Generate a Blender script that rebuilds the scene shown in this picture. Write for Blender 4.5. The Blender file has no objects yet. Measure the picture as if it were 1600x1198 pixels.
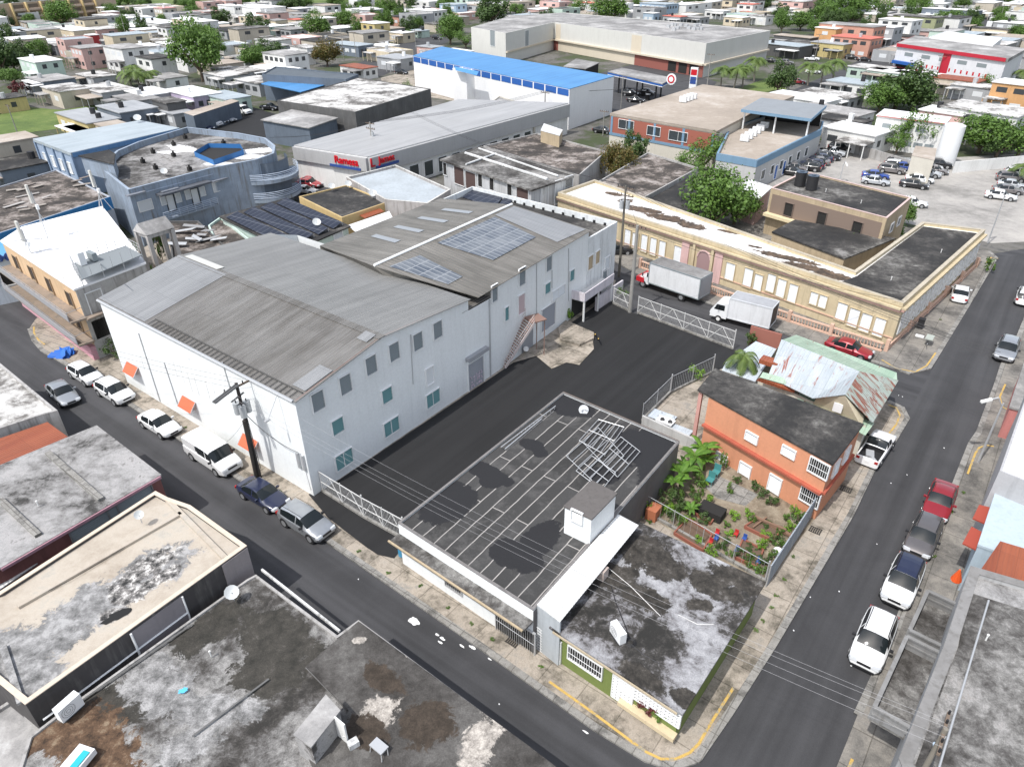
import bpy, bmesh, math, random
from mathutils import Vector, Matrix
S=bpy.context.scene; COL=S.collection
rnd=random.Random(7)
# ---------------- camera, sky, sun, exposure ----------------
H=36.0; F0=1109.0
_p=math.radians(32); _r=math.radians(-0.5)
FW=Vector((0,math.cos(_p),-math.sin(_p))); _R0=Vector((1,0,0)); _U0=_R0.cross(FW)
RT=math.cos(_r)*_R0+math.sin(_r)*_U0; UP=-math.sin(_r)*_R0+math.cos(_r)*_U0
cam=bpy.data.cameras.new('camera'); co=bpy.data.objects.new('camera',cam); COL.objects.link(co)
cam.sensor_width=36; cam.lens=36*F0/1600; cam.clip_end=5000; cam.clip_start=.5
co.matrix_world=Matrix(((RT.x,UP.x,-FW.x,0),(RT.y,UP.y,-FW.y,0),(RT.z,UP.z,-FW.z,H),(0,0,0,1)))
S.camera=co
SUN_AZ=math.radians(224); SUN_EL=math.radians(59)
w=bpy.data.worlds.new('World'); S.world=w; w.use_nodes=True
wn=w.node_tree.nodes; sk=wn.new('ShaderNodeTexSky'); sk.sky_type='NISHITA'; sk.sun_disc=False
sk.sun_elevation=SUN_EL; sk.sun_rotation=math.radians(90)-SUN_AZ; sk.air_density=1.0; sk.dust_density=2.0
bg=wn['Background']; bg.inputs['Strength'].default_value=.15
hs_=wn.new('ShaderNodeHueSaturation'); hs_.inputs['Saturation'].default_value=.5; w.node_tree.links.new(sk.outputs[0],hs_.inputs['Color']); w.node_tree.links.new(hs_.outputs[0],bg.inputs['Color'])   # thin high cloud
sl=bpy.data.lights.new('sun','SUN'); sl.energy=2.4; sl.angle=math.radians(.6); sl.color=(1,.97,.93)
so=bpy.data.objects.new('sun',sl); COL.objects.link(so)
sd=Vector((math.cos(SUN_AZ)*math.cos(SUN_EL),math.sin(SUN_AZ)*math.cos(SUN_EL),math.sin(SUN_EL)))
so.rotation_euler=sd.to_track_quat('Z','Y').to_euler(); so.location=(0,0,200)
S.view_settings.view_transform='Standard'; S.view_settings.look='None'; S.view_settings.exposure=.72; S.view_settings.gamma=1
try: S.cycles.max_bounces=6; S.cycles.diffuse_bounces=3
except Exception: pass
# ---------------- measuring: photo pixel -> point in the world at height z ----------------
def ray(x,y): return FW*F0+RT*(x-800)+UP*(599-y)
def P(x,y,z=0.0):
    d=ray(x,y); t=(z-H)/d.z
    return Vector((d.x*t,d.y*t,z))
def PP(pts,z=0.0): return [P(x,y,z) for x,y in pts]
def onplane(A,B,x,y):
    d=ray(x,y); n=Vector(((B-A).y,-(B-A).x,0)); o=Vector((0,0,H)); t=(A-o).dot(n)/d.dot(n); return o+d*t
AD=math.radians(-37.5); BD=math.radians(52.5)      # the two street directions
A_=Vector((math.cos(AD),math.sin(AD),0)); B_=Vector((math.cos(BD),math.sin(BD),0)); Z_=Vector((0,0,1))
# ---------------- materials ----------------
MC={}
def nt(name):
    m=bpy.data.materials.new(name); m.use_nodes=True; n=m.node_tree.nodes; l=m.node_tree.links
    return m,n,l,n['Principled BSDF']
def rgb(c): return (c[0],c[1],c[2],1)
def hx(s,k=1.0):   # display colour -> linear
    v=[int(s[i:i+2],16)/255 for i in (0,2,4)]
    return tuple(k*(x/12.92 if x<=.04045 else ((x+.055)/1.055)**2.4) for x in v)
def noise(n,l,vec,scale,detail=4,rough=.6,dist=0):
    t=n.new('ShaderNodeTexNoise'); t.inputs['Scale'].default_value=scale; t.inputs['Detail'].default_value=detail
    t.inputs['Roughness'].default_value=rough; t.inputs['Distortion'].default_value=dist
    l.new(vec,t.inputs['Vector']); return t.outputs['Fac']
def ramp(n,l,fac,stops,interp='LINEAR'):
    r=n.new('ShaderNodeValToRGB'); r.color_ramp.interpolation=interp; e=r.color_ramp.elements
    while len(e)<len(stops): e.new(.5)
    for i,(p,c) in enumerate(stops): e[i].position=p; e[i].color=rgb(c)
    l.new(fac,r.inputs[0]); return r.outputs[0]
def mixc(n,l,fac,a,b,mode='MIX'):
    m=n.new('ShaderNodeMix'); m.data_type='RGBA'; m.blend_type=mode
    for s,v in ((m.inputs[0],fac),(m.inputs[6],a),(m.inputs[7],b)):
        if isinstance(v,(int,float)): s.default_value=v
        elif isinstance(v,tuple): s.default_value=rgb(v)
        else: l.new(v,s)
    return m.outputs[2]
def geo(n): return n.new('ShaderNodeNewGeometry').outputs['Position']
def rotv(n,l,vec,ang,sc=(1,1,1)):
    m=n.new('ShaderNodeMapping'); m.vector_type='POINT'; m.inputs['Rotation'].default_value=(0,0,-ang); m.inputs['Scale'].default_value=(1,1,1)
    l.new(vec,m.inputs[0]); m2=n.new('ShaderNodeMapping'); m2.inputs['Scale'].default_value=sc; l.new(m.outputs[0],m2.inputs[0]); return m2.outputs[0]
def bump(n,l,h,bs,strength=.3,dist=.05):
    b=n.new('ShaderNodeBump'); b.inputs['Strength'].default_value=strength; b.inputs['Distance'].default_value=dist
    l.new(h,b.inputs['Height']); l.new(b.outputs[0],bs.inputs['Normal'])
def plain(name,c,rough=.6,metal=0,coat=0,emit=0):
    k=(name,)
    if k in MC: return MC[k]
    m,n,l,b=nt(name); b.inputs['Base Color'].default_value=rgb(c); b.inputs['Roughness'].default_value=rough
    b.inputs['Metallic'].default_value=metal; b.inputs['Coat Weight'].default_value=coat
    MC[k]=m; return m
def plaster(c,dirt=.35,name='painted_plaster'):
    k=('pl',tuple(round(x,3) for x in c),dirt)
    if k in MC: return MC[k]
    m,n,l,b=nt(name); g=geo(n)
    f1=noise(n,l,g,.35,4,.65); f2=noise(n,l,rotv(n,l,g,0,(2.2,2.2,.18)),1.0,4,.7); f3=noise(n,l,g,5,2,.6)
    d=tuple(x*.62*t for x,t in zip(c,(1,.98,.94)))
    col=mixc(n,l,ramp(n,l,f2,[(.5,(0,0,0)),(.78,(dirt*1.6,)*3)]),c,tuple(x*.3 for x in (.5,.48,.45)) if dirt>.6 else tuple(x*.5 for x in c))
    col=mixc(n,l,ramp(n,l,f1,[(.4,(0,0,0)),(.7,(dirt,)*3)]),col,d)
    col=mixc(n,l,.12,col,ramp(n,l,f3,[(.3,(.4,.4,.4)),(.7,(1,1,1))]),'MULTIPLY')
    l.new(col,b.inputs['Base Color']); b.inputs['Roughness'].default_value=.85; bump(n,l,f3,b,.15,.02)
    MC[k]=m; return m
def spotmask(n,l,g,spots,amp=.9,lo=.3,hi=.42):
    """0..1 mask of ragged patches: spots = (point, rx, ry, angle)"""
    nz=noise(n,l,g,1.0,12,.76,.4); acc=None
    for c,rx,ry,an in spots:
        m=n.new('ShaderNodeMapping'); m.vector_type='TEXTURE'; m.inputs['Location'].default_value=c; m.inputs['Rotation'].default_value=(0,0,an); m.inputs['Scale'].default_value=(rx,ry,1000)
        l.new(g,m.inputs[0]); ln=n.new('ShaderNodeVectorMath'); ln.operation='LENGTH'; l.new(m.outputs[0],ln.inputs[0])
        sb=n.new('ShaderNodeMath'); sb.operation='SUBTRACT'; sb.inputs[0].default_value=1.0; l.new(ln.outputs['Value'],sb.inputs[1])
        if acc is None: acc=sb.outputs[0]
        else: mx=n.new('ShaderNodeMath'); mx.operation='MAXIMUM'; l.new(acc,mx.inputs[0]); l.new(sb.outputs[0],mx.inputs[1]); acc=mx.outputs[0]
    ma=n.new('ShaderNodeMath'); ma.operation='MULTIPLY_ADD'; l.new(nz,ma.inputs[0]); ma.inputs[1].default_value=amp; ac2=n.new('ShaderNodeMath'); ac2.operation='SUBTRACT'; l.new(acc,ac2.inputs[0]); ac2.inputs[1].default_value=amp*.5-.3; l.new(ac2.outputs[0],ma.inputs[2])
    return ramp(n,l,ma.outputs[0],[(lo,(0,0,0)),(hi,(1,1,1))])
def weathered(name,stops,scale=.16,fine=1.2,dist=1.5,spk=.35,b_=.3,layers=(),joints=None):
    dist=min(dist,1)*.35
    if name in MC: return MC[name]
    m,n,l,b=nt(name); g=geo(n)
    a=noise(n,l,g,scale,12,.66,dist); c=noise(n,l,g,fine,8,.75,.4); s=noise(n,l,g,14,3,.8)
    mx=n.new('ShaderNodeMath'); mx.operation='MULTIPLY_ADD'; l.new(c,mx.inputs[0]); mx.inputs[1].default_value=.5; 
    sb=n.new('ShaderNodeMath'); sb.operation='SUBTRACT'; l.new(a,sb.inputs[0]); sb.inputs[1].default_value=.25; l.new(sb.outputs[0],mx.inputs[2])
    col=ramp(n,l,mx.outputs[0],stops)
    for spots,st2,sc2,amp in layers:
        f2=noise(n,l,g,sc2,9,.75,.2); col=mixc(n,l,spotmask(n,l,g,spots,amp*3.0),col,ramp(n,l,f2,st2))
    if joints:
        br=n.new('ShaderNodeTexBrick'); l.new(rotv(n,l,g,joints[0]),br.inputs['Vector']); br.offset=0; br.inputs['Scale'].default_value=1
        br.inputs['Color1'].default_value=(1,1,1,1); br.inputs['Color2'].default_value=(.8,.8,.8,1); br.inputs['Mortar'].default_value=(.35,.34,.32,1); br.inputs['Brick Width'].default_value=joints[1]; br.inputs['Row Height'].default_value=joints[2]; br.inputs['Mortar Size'].default_value=.03
        col=mixc(n,l,.7,col,br.outputs[0],'MULTIPLY')
    col=mixc(n,l,spk,col,ramp(n,l,s,[(.3,(.35,.35,.35)),(.62,(1.2,1.2,1.2))]),'MULTIPLY')
    l.new(col,b.inputs['Base Color']); b.inputs['Roughness'].default_value=.92; bump(n,l,s,b,b_,.03)
    MC[name]=m; return m
def corrugated(name,c1,c2,ang,period=.35,sheet=(1.0,3.0),rust=None,rustlo=.62,gloss=.5,bs=.6,thr=(.35,.65)):
    """ang = direction the ribs run"""
    if name in MC: return MC[name]
    m,n,l,b=nt(name); g=geo(n); r=rotv(n,l,g,ang)
    sx=n.new('ShaderNodeSeparateXYZ'); l.new(r,sx.inputs[0])
    mu=n.new('ShaderNodeMath'); mu.operation='MULTIPLY'; l.new(sx.outputs[1],mu.inputs[0]); mu.inputs[1].default_value=2*math.pi/period
    si=n.new('ShaderNodeMath'); si.operation='SINE'; l.new(mu.outputs[0],si.inputs[0])
    st=noise(n,l,rotv(n,l,g,ang,(.06,1.3,1)),1,5,.7); big=noise(n,l,g,.13,3,.6)
    ad=n.new('ShaderNodeMath'); ad.operation='MULTIPLY_ADD'; l.new(st,ad.inputs[0]); ad.inputs[1].default_value=.6
    m5=n.new('ShaderNodeMath'); m5.operation='MULTIPLY'; l.new(big,m5.inputs[0]); m5.inputs[1].default_value=.4; l.new(m5.outputs[0],ad.inputs[2])
    col=ramp(n,l,ad.outputs[0],[(thr[0],c1),(thr[1],c2)])
    br=n.new('ShaderNodeTexBrick'); l.new(r,br.inputs['Vector']); br.offset=0.0
    br.inputs['Color1'].default_value=(1,1,1,1); br.inputs['Color2'].default_value=(.8,.8,.8,1); br.inputs['Mortar'].default_value=(.55,.55,.55,1)
    br.inputs['Scale'].default_value=1; br.inputs['Brick Width'].default_value=sheet[1]; br.inputs['Row Height'].default_value=sheet[0]; br.inputs['Mortar Size'].default_value=.02
    col=mixc(n,l,.55,col,br.outputs[0],'MULTIPLY')
    if rust:
        rf=noise(n,l,rotv(n,l,g,ang,(.5,2.2,1)),.8,10,.75,.6)
        col=mixc(n,l,ramp(n,l,rf,[(rustlo,(0,0,0)),(rustlo+.06,(1,1,1))]),col,rust)
    l.new(col,b.inputs['Base Color']); b.inputs['Roughness'].default_value=gloss; b.inputs['Metallic'].default_value=.0
    bump(n,l,si.outputs[0],b,bs,.03)
    MC[name]=m; return m
def foliage(name,c,c2,tr=.25):
    if name in MC: return MC[name]
    m,n,l,b=nt(name); gn=n.new('ShaderNodeNewGeometry')
    nz=noise(n,l,gn.outputs['Position'],.9,3,.6)
    col=mixc(n,l,gn.outputs['Random Per Island'],c,c2); col=mixc(n,l,ramp(n,l,nz,[(.35,(0,0,0)),(.65,(.6,.6,.6))]),col,tuple(x*1.5 for x in c2))
    l.new(col,b.inputs['Base Color']); b.inputs['Roughness'].default_value=.6
    tl=n.new('ShaderNodeBsdfTranslucent'); l.new(col,tl.inputs[0]); ms=n.new('ShaderNodeMixShader'); ms.inputs[0].default_value=tr
    l.new(b.outputs[0],ms.inputs[1]); l.new(tl.outputs[0],ms.inputs[2]); l.new(ms.outputs[0],n['Material Output'].inputs[0])
    MC[name]=m; return m
def paint(c,metal=0):
    k=('cp',c,metal)
    if k in MC: return MC[k]
    m,n,l,b=nt('car_paint'); g=n.new('ShaderNodeTexCoord').outputs['Object']; f=noise(n,l,g,2.5,4,.6)
    col=mixc(n,l,ramp(n,l,f,[(.45,(0,0,0)),(.8,(.35,.35,.35))]),c,tuple(x*.7+.02 for x in c)); l.new(col,b.inputs['Base Color'])
    b.inputs['Roughness'].default_value=.32; b.inputs['Metallic'].default_value=metal; b.inputs['Coat Weight'].default_value=.6; b.inputs['Coat Roughness'].default_value=.06
    MC[k]=m; return m
GLASS=plain('car_glass',(.012,.016,.018),.03); RUB=plain('rubber',(.012,.012,.013),.85); RIM=plain('wheel_metal',(.45,.46,.47),.35,.6)
HL=plain('headlight_glass',(.6,.62,.64),.12,.2); TL=plain('red_lens',(.35,.01,.01),.2); BLK=plain('black_plastic',(.02,.02,.022),.6)
WPANE=plain('window_glass',(.05,.06,.065),.12); DARK=plain('dark_interior',(.018,.017,.016),.9)
WHITE=plain('white_paint',(.74,.75,.75),.5); STEEL=plain('galvanised_steel',(.5,.51,.52),.42,.4); WOOD=plain('weathered_wood',(.16,.12,.09),.85)
# ---------------- mesh building ----------------
ORG={}
class MB:
    def __init__(s): s.v=[]; s.f=[]
    def face(s,pts):
        n=len(s.v); s.v+=[Vector(p) for p in pts]; s.f.append(list(range(n,n+len(pts)))); return s
    def prism(s,poly,z0,z1,top=True,bot=False):
        n=len(s.v); k=len(poly)
        s.v+=[Vector((p[0],p[1],z0)) for p in poly]+[Vector((p[0],p[1],z1)) for p in poly]
        for i in range(k): j=(i+1)%k; s.f.append([n+i,n+j,n+k+j,n+k+i])
        if top: s.f.append([n+k+i for i in range(k)])
        if bot: s.f.append([n+i for i in reversed(range(k))])
        return s
    def hexa(s,c,ux,uy,uz):
        """box with centre c and half vectors"""
        c=Vector(c); n=len(s.v)
        for a,b,d in ((-1,-1,-1),(1,-1,-1),(1,1,-1),(-1,1,-1),(-1,-1,1),(1,-1,1),(1,1,1),(-1,1,1)): s.v.append(c+ux*a+uy*b+uz*d)
        for q in ((0,3,2,1),(4,5,6,7),(0,1,5,4),(1,2,6,5),(2,3,7,6),(3,0,4,7)): s.f.append([n+i for i in q])
        return s
    def box(s,c,sz,rz=0.0):
        cx,sx=math.cos(rz),math.sin(rz)
        return s.hexa(c,Vector((cx,sx,0))*sz[0]/2,Vector((-sx,cx,0))*sz[1]/2,Z_*sz[2]/2)
    def tube(s,a,b,r,k=6,r1=None,cap=True):
        a=Vector(a); b=Vector(b); d=(b-a)
        if d.length<1e-6: return s
        q=d.to_track_quat('Z','Y'); r1=r if r1 is None else r1; n=len(s.v)
        for p,rr in ((a,r),(b,r1)):
            for i in range(k): t=2*math.pi*i/k; s.v.append(p+q@Vector((math.cos(t)*rr,math.sin(t)*rr,0)))
        for i in range(k): j=(i+1)%k; s.f.append([n+i,n+j,n+k+j,n+k+i])
        if cap: s.f.append([n+i for i in reversed(range(k))]); s.f.append([n+k+i for i in range(k)])
        return s
    def path(s,pts,r,k=5):
        for a,b in zip(pts,pts[1:]): s.tube(a,b,r,k)
        return s
    def dish(s,c,nrm,r,depth=.12):
        q=Vector(nrm).to_track_quat('Z','Y'); c=Vector(c); n=len(s.v); s.v.append(c-q@Vector((0,0,depth)))
        for rr,dz in ((.5,-.06),(1,.06)):
            for i in range(12): t=math.pi*i/6; s.v.append(c+q@Vector((math.cos(t)*r*rr,math.sin(t)*r*rr,dz*depth*8)))
        for i in range(12):
            j=(i+1)%12; s.f.append([n,n+1+i,n+1+j]); s.f.append([n+1+i,n+13+i,n+13+j,n+1+j])
        return s
    def build(s,name,mat,parent=None,smooth=False):
        me=bpy.data.meshes.new(name)
        if parent is not None: o0=ORG.get(parent.name,Vector((0,0,0)))
        else:
            xs=[v.x for v in s.v]; ys=[v.y for v in s.v]; zs=[v.z for v in s.v]
            o0=Vector(((min(xs)+max(xs))/2,(min(ys)+max(ys))/2,min(zs)))
        me.from_pydata([tuple(v-o0) for v in s.v],[],s.f); me.validate()
        if smooth:
            me.shade_smooth()
            try: me.set_sharp_from_angle(angle=math.radians(38))
            except Exception: pass
        o=bpy.data.objects.new(name,me); COL.objects.link(o); me.materials.append(mat)
        if parent is not None: o.parent=parent
        else: o.location=o0
        ORG[o.name]=o0
        return o
def tag(o,label,cat,group=None):
    o['label']=label; o['category']=cat
    if group: o['group']=group
    return o
def thing(name,label,cat,loc=(0,0,0),group=None):
    o=bpy.data.objects.new(name,None); COL.objects.link(o); o.location=loc; ORG[o.name]=Vector(loc); o.empty_display_size=.3
    return tag(o,label,cat,group)
def struct(o,kind='structure'): o['kind']=kind; return o
def dup(root,loc,rz=0.0,label=None,group=None,sc=1.0,matmap=None):
    def cp(o,par):
        c=o.copy(); COL.objects.link(c)
        if par is not None: c.parent=par
        for sl_ in c.material_slots if c.type=='MESH' else []:
            if matmap and sl_.material in matmap: m=matmap[sl_.material]; sl_.link='OBJECT'; sl_.material=m
        for ch in KIDS.get(o.name,[]): cp(ch,c)
        return c
    r=cp(root,None); r.location=loc; r.rotation_euler=(0,0,rz); r.scale=(sc,)*3 if not isinstance(sc,tuple) else sc
    if label: r['label']=label
    if group: r['group']=group
    return r
KIDS={}
def index_kids(root):
    allo=[o for o in COL.objects if o.parent]
    def rec(o):
        KIDS[o.name]=[c for c in allo if c.parent==o]
        for c in KIDS[o.name]: rec(c)
    rec(root)
def area2(poly): return sum(a[0]*b[1]-b[0]*a[1] for a,b in zip(poly,poly[1:]+poly[:1]))
def offset(poly,d):
    """outward offset (positive grows)"""
    sg=1 if area2(poly)>0 else -1; k=len(poly); out=[]
    for i in range(k):
        p0=Vector((poly[i-1][0],poly[i-1][1])); p1=Vector((poly[i][0],poly[i][1])); p2=Vector((poly[(i+1)%k][0],poly[(i+1)%k][1]))
        e1=(p1-p0).normalized(); e2=(p2-p1).normalized(); n1=Vector((e1.y,-e1.x))*sg; n2=Vector((e2.y,-e2.x))*sg
        q=(n1+n2); q=q/max(.25,q.length_squared)*2
        out.append(Vector((p1.x+q.x*d,p1.y+q.y*d,0)))
    return out
class B:
    """a building from the outline of its roof: px = corners in the photo at height h"""
    def __init__(s,name,label,cat,px,h,wall,roof,parapet=0,over=0,z0=0,pt=.2,ptop=None,group=None,world=None,slab=.18,roofname='roof',wpx=None):
        s.poly=world if world else PP(px,h); s.h=h; s.z0=z0
        if over: s.wpoly=offset(s.poly,-over)
        else: s.wpoly=[Vector((p.x,p.y,0)) for p in s.poly]
        if wpx: s.wpoly=[Vector((p.x,p.y,0)) for p in PP(wpx,h)]
        c=sum(s.wpoly,Vector())/len(s.poly); s.root=thing(name,label,cat,(c.x,c.y,z0),group)
        s.sg=1 if area2(s.poly)>0 else -1
        wb=MB()
        if parapet:
            wb.prism(s.wpoly,z0,h,top=False); inn=offset(s.wpoly,-pt); k=len(inn); zr=h-parapet
            s.zr=zr
            for i in range(k):
                j=(i+1)%k; a,b,c2,d=s.wpoly[i],s.wpoly[j],inn[j],inn[i]
                if not ptop: wb.face([(a.x,a.y,h),(b.x,b.y,h),(c2.x,c2.y,h),(d.x,d.y,h)])
                wb.face([(d.x,d.y,zr),(c2.x,c2.y,zr),(c2.x,c2.y,h),(d.x,d.y,h)])
            wb.build('wall',wall,s.root)
            if ptop:
                cb=MB(); o1=offset(s.wpoly,.03); o2=offset(s.wpoly,-pt-.03)
                for i in range(k):
                    j=(i+1)%k; cb.face([(o1[i].x,o1[i].y,h+.05),(o1[j].x,o1[j].y,h+.05),(o2[j].x,o2[j].y,h+.05),(o2[i].x,o2[i].y,h+.05)])
                    cb.face([(o1[i].x,o1[i].y,h),(o1[j].x,o1[j].y,h),(o1[j].x,o1[j].y,h+.05),(o1[i].x,o1[i].y,h+.05)])
                    cb.face([(o2[i].x,o2[i].y,h),(o2[j].x,o2[j].y,h),(o2[j].x,o2[j].y,h+.05),(o2[i].x,o2[i].y,h+.05)])
                cb.build('parapet_cap',ptop,s.root)
            s.roof=MB().face([(p.x,p.y,zr) for p in inn]).build(roofname,roof,s.root)
        else:
            s.zr=h
            if over:
                wb.prism(s.wpoly,z0,h-slab,top=True); wb.build('wall',wall,s.root)
                s.roof=MB().prism(s.poly,h-slab+.002,h,bot=True).build(roofname,roof,s.root)
            else:
                wb.prism(s.wpoly,z0,h-.05,top=False).build('wall',wall,s.root)
                s.roof=MB().prism(offset(s.wpoly,.04),h-.05,h,bot=True).build(roofname,roof,s.root)
    def edge(s,i):
        a=s.wpoly[i]; b=s.wpoly[(i+1)%len(s.wpoly)]; a=Vector((a.x,a.y,0)); b=Vector((b.x,b.y,0)); u=(b-a).normalized(); n=Vector((u.y,-u.x,0))*s.sg
        return a,b,u,n
    def at(s,i,x,y):
        a,b,u,n=s.edge(i); return onplane(a,b,x,y)
    def slab_(s,i,c,w,h,name,mat,d=.06,out=0.0,parent=None):
        a,b,u,n=s.edge(i); m=MB().hexa(c+n*(out+d/2),u*w/2,n*d/2,Z_*h/2); return m.build(name,mat,parent or s.root)
    def band(s,i,z0,z1,name,mat,d=.1,out=0,inset=0):
        a,b,u,n=s.edge(i); L=(b-a).length-2*inset; c=(a+b)/2+Z_*(z0+z1)/2; return s.slab_(i,c,L,z1-z0,name,mat,d,out)
    def win(s,i,x,y,w,h,kind='slat',mat=None,frame=None,c=None,name=None,off=0.0):
        a,b,u,n=s.edge(i); c=(c if c is not None else onplane(a,b,x,y))+n*off
        frame=frame or WHITE; mat=mat or WPANE
        if kind=='bare':
            return s.slab_(i,c,w,h,name or 'window',mat,.03)
        f=MB(); t=.07
        for dx,dz,ww,hh in ((-w/2,0,t,h+t),(w/2,0,t,h+t)): f.hexa(c+u*dx+n*.07,u*ww/2,n*.07,Z_*hh/2)
        for dz in (-h/2,h/2): f.hexa(c+Z_*dz+n*.07,u*(w/2-t/2),n*.07,Z_*t/2)
        if kind=='two': f.hexa(c+n*.04,u*.03,n*.035,Z_*(h/2-t/2))
        if kind=='bars':
            k=max(3,int(w/.16))
            for q in range(1,k): f.tube(c+u*(-w/2+w*q/k)+n*.12-Z_*h/2,c+u*(-w/2+w*q/k)+n*.12+Z_*h/2,.018,4)
            for q in (0,.5,1): f.tube(c-u*w/2+n*.12+Z_*h*(q-.5),c+u*w/2+n*.12+Z_*h*(q-.5),.02,4)
        fo=f.build(name or 'window',frame,s.root)
        p=MB()
        if kind in('slat','two','louvre'):
            k=max(4,int(h/.14)); tilt=.35
            for q in range(k):
                zz=-h/2+t/2+(h-t)*(q+.5)/k
                p.hexa(c+Z_*zz+n*.035,u*(w/2-t/2),(n*.03-Z_*.03),(Z_*.006+n*.006))
            p.hexa(c+n*.006,u*(w/2-t/2),n*.004,Z_*(h/2-t/2))
        else: p.hexa(c+n*.012,u*(w/2-t/2),n*.01,Z_*(h/2-t/2))
        p.build('pane',mat,fo)
        return fo
    def row(s,i,n_,z,w,h,mat=None,u0=.1,u1=.9,kind='plain',name=None,frame=None,off=0.0):
        a,b,u,n=s.edge(i)
        for k in range(n_):
            f=u0+(u1-u0)*((k+.5)/n_); s.win(i,0,0,w,h,kind,mat,frame,c=a+(b-a)*f+Z_*z,name=name,off=off)
# ---------------- setting: ground, roads, pavements ----------------
def asphalt(name,c,c2,sc=.25,ang=AD):
    m,n,l,b=nt(name); g=geo(n); f=noise(n,l,g,sc,6,.6,.5); s=noise(n,l,g,30,2,.7)
    tA=noise(n,l,rotv(n,l,g,ang,(.02,.9,1)),1,3,.5)
    col=mixc(n,l,.55,ramp(n,l,f,[(.35,c),(.68,c2)]),ramp(n,l,tA,[(.35,c),(.65,tuple(x*1.25 for x in c2))]))
    col=mixc(n,l,.4,col,ramp(n,l,s,[(.3,(.5,.5,.5)),(.7,(1.25,1.25,1.25))]),'MULTIPLY')
    l.new(col,b.inputs['Base Color']); b.inputs['Roughness'].default_value=.85; bump(n,l,s,b,.25,.01); return m
ASPH=asphalt('street_asphalt',(.032,.032,.034),(.062,.062,.066)); ASPB=asphalt('side_street_asphalt',(.03,.03,.032),(.056,.056,.059),.25,BD); LOT=asphalt('fresh_asphalt',(.009,.009,.0095),(.017,.017,.018),.12,BD)
CONC=weathered('pavement_concrete',[(.36,(.13,.115,.09)),(.46,(.28,.245,.2)),(.56,(.4,.35,.29)),(.68,(.28,.26,.23))],.35,2.5,joints=(AD,2.4,1.6))
KERB=weathered('kerb_concrete',[(.38,(.14,.135,.125)),(.52,(.3,.29,.27)),(.65,(.22,.21,.19))],.6,3,joints=(AD,1.0,1.0))
GREY=weathered('pale_concrete_lot',[(.34,(.2,.192,.178)),(.5,(.32,.305,.285)),(.66,(.4,.38,.35))],.1,.8,spk=.15)
YEL=weathered('worn_yellow_paint',[(.4,(.3,.27,.2)),(.47,(.5,.33,.09)),(.7,(.55,.37,.11))],1.2,5)
DIRT=weathered('dry_soil',[(.3,(.1,.075,.05)),(.5,(.22,.18,.13)),(.7,(.33,.29,.22))],.5,3)
GRASS=weathered('grass_ground',[(.3,(.05,.085,.018)),(.5,(.1,.15,.03)),(.68,(.17,.2,.06)),(.8,(.26,.22,.12))],.1,2)
TOWN=weathered('town_ground',[(.3,(.04,.06,.018)),(.45,(.05,.065,.025)),(.52,(.09,.086,.075)),(.62,(.15,.143,.13)),(.7,(.06,.06,.06))],.05,.5)
struct(MB().face([(-1500,-60,0),(1500,-60,0),(1500,2600,0),(-1500,2600,0)]).build('ground',TOWN))
def sheet(name,px,z,mat,kind='structure',bz=None):
    o=MB().prism(PP(px,z),bz if bz is not None else z-.003,z).build(name,mat); struct(o,kind); return o
sheet('road',[(-260,425),(300,432),(900,330),(1180,455),(1750,365),(2400,1600),(-900,1600)],.012,ASPH)
sheet('right_road',[(1060,1230),(1097,1183),(1140,1112),(1330,802),(1362,735),(1395,690),(1470,552),(1556,402),(1640,395),(1600,500),(1545,640),(1517,693),(1340,1116),(1280,1260)],.016,ASPB)
sheet('parking_lot',[(1175,288),(1290,222),(1420,250),(1640,238),(1640,376),(1550,380),(1400,345)],.016,GREY)
sheet('far_road',[(1180,168),(1330,100),(1420,62),(1500,30),(1560,8),(1640,-8),(1640,35),(1500,85),(1300,150),(1240,180)],.02,ASPH)
sheet('side_road',[(520,118),(640,60),(720,48),(700,66),(600,118),(540,128)],.02,ASPH)
sheet('back_yard_road',[(440,300),(470,262),(560,285),(620,300),(600,330),(520,345)],.02,ASPH)
sheet('depot_yard',[(285,222),(395,168),(470,190),(400,232)],.02,LOT)
sheet('station_yard',[(880,130),(1010,95),(1120,128),(1090,170),(960,175)],.02,ASPH)
sheet('grass_lot',[(-60,158),(95,172),(155,163),(140,196),(60,205),(-60,225)],.02,GRASS)
sheet('field',[(150,8),(600,4),(620,-12),(100,-12)],.02,GRASS)
sheet('verge',[(1120,150),(1205,120),(1230,140),(1160,165)],.02,GRASS)
sheet('dirt_yard',[(595,122),(650,108),(720,160),(600,140)],.02,CONC)
blk1=[(46,513),(52,530),(66,546),(113,573),(215,638),(288,688),(375,746),(523,850),(613,912),(732,994),(858,1083),(931,1135),(1010,1183),(1052,1196),(1090,1184),(1140,1112),(1210,1003),(1330,802),(1362,735),(1395,690),(1418,652),(1410,636),(1388,626),(1290,590),(1145,545),(990,489),(955,468),(962,438),(640,300),(330,330),(200,400),(56,498)]
blk2=[(1300,1215),(1340,1116),(1390,1009),(1412,950),(1440,880),(1489,765),(1517,693),(1530,674),(1541,643),(1556,604),(1567,570),(1590,530),(1610,480),(2000,480),(2400,1400)]
blk3=[(900,375),(1000,430),(1102,470),(1232,522),(1340,556),(1380,568),(1420,582),(1452,574),(1467,550),(1510,480),(1557,402),(1545,392),(1400,350),(1200,290),(1000,250),(880,290)]
blk4=[(-160,475),(0,457),(28,453),(34,443),(100,330),(-160,330)]
JOINT=CONC
CONC2=weathered('stained_pavement',[(.32,(.08,.075,.07)),(.46,(.17,.16,.145)),(.6,(.27,.25,.22)),(.75,(.2,.19,.18))],.3,2,joints=(BD,2.4,1.7))
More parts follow.
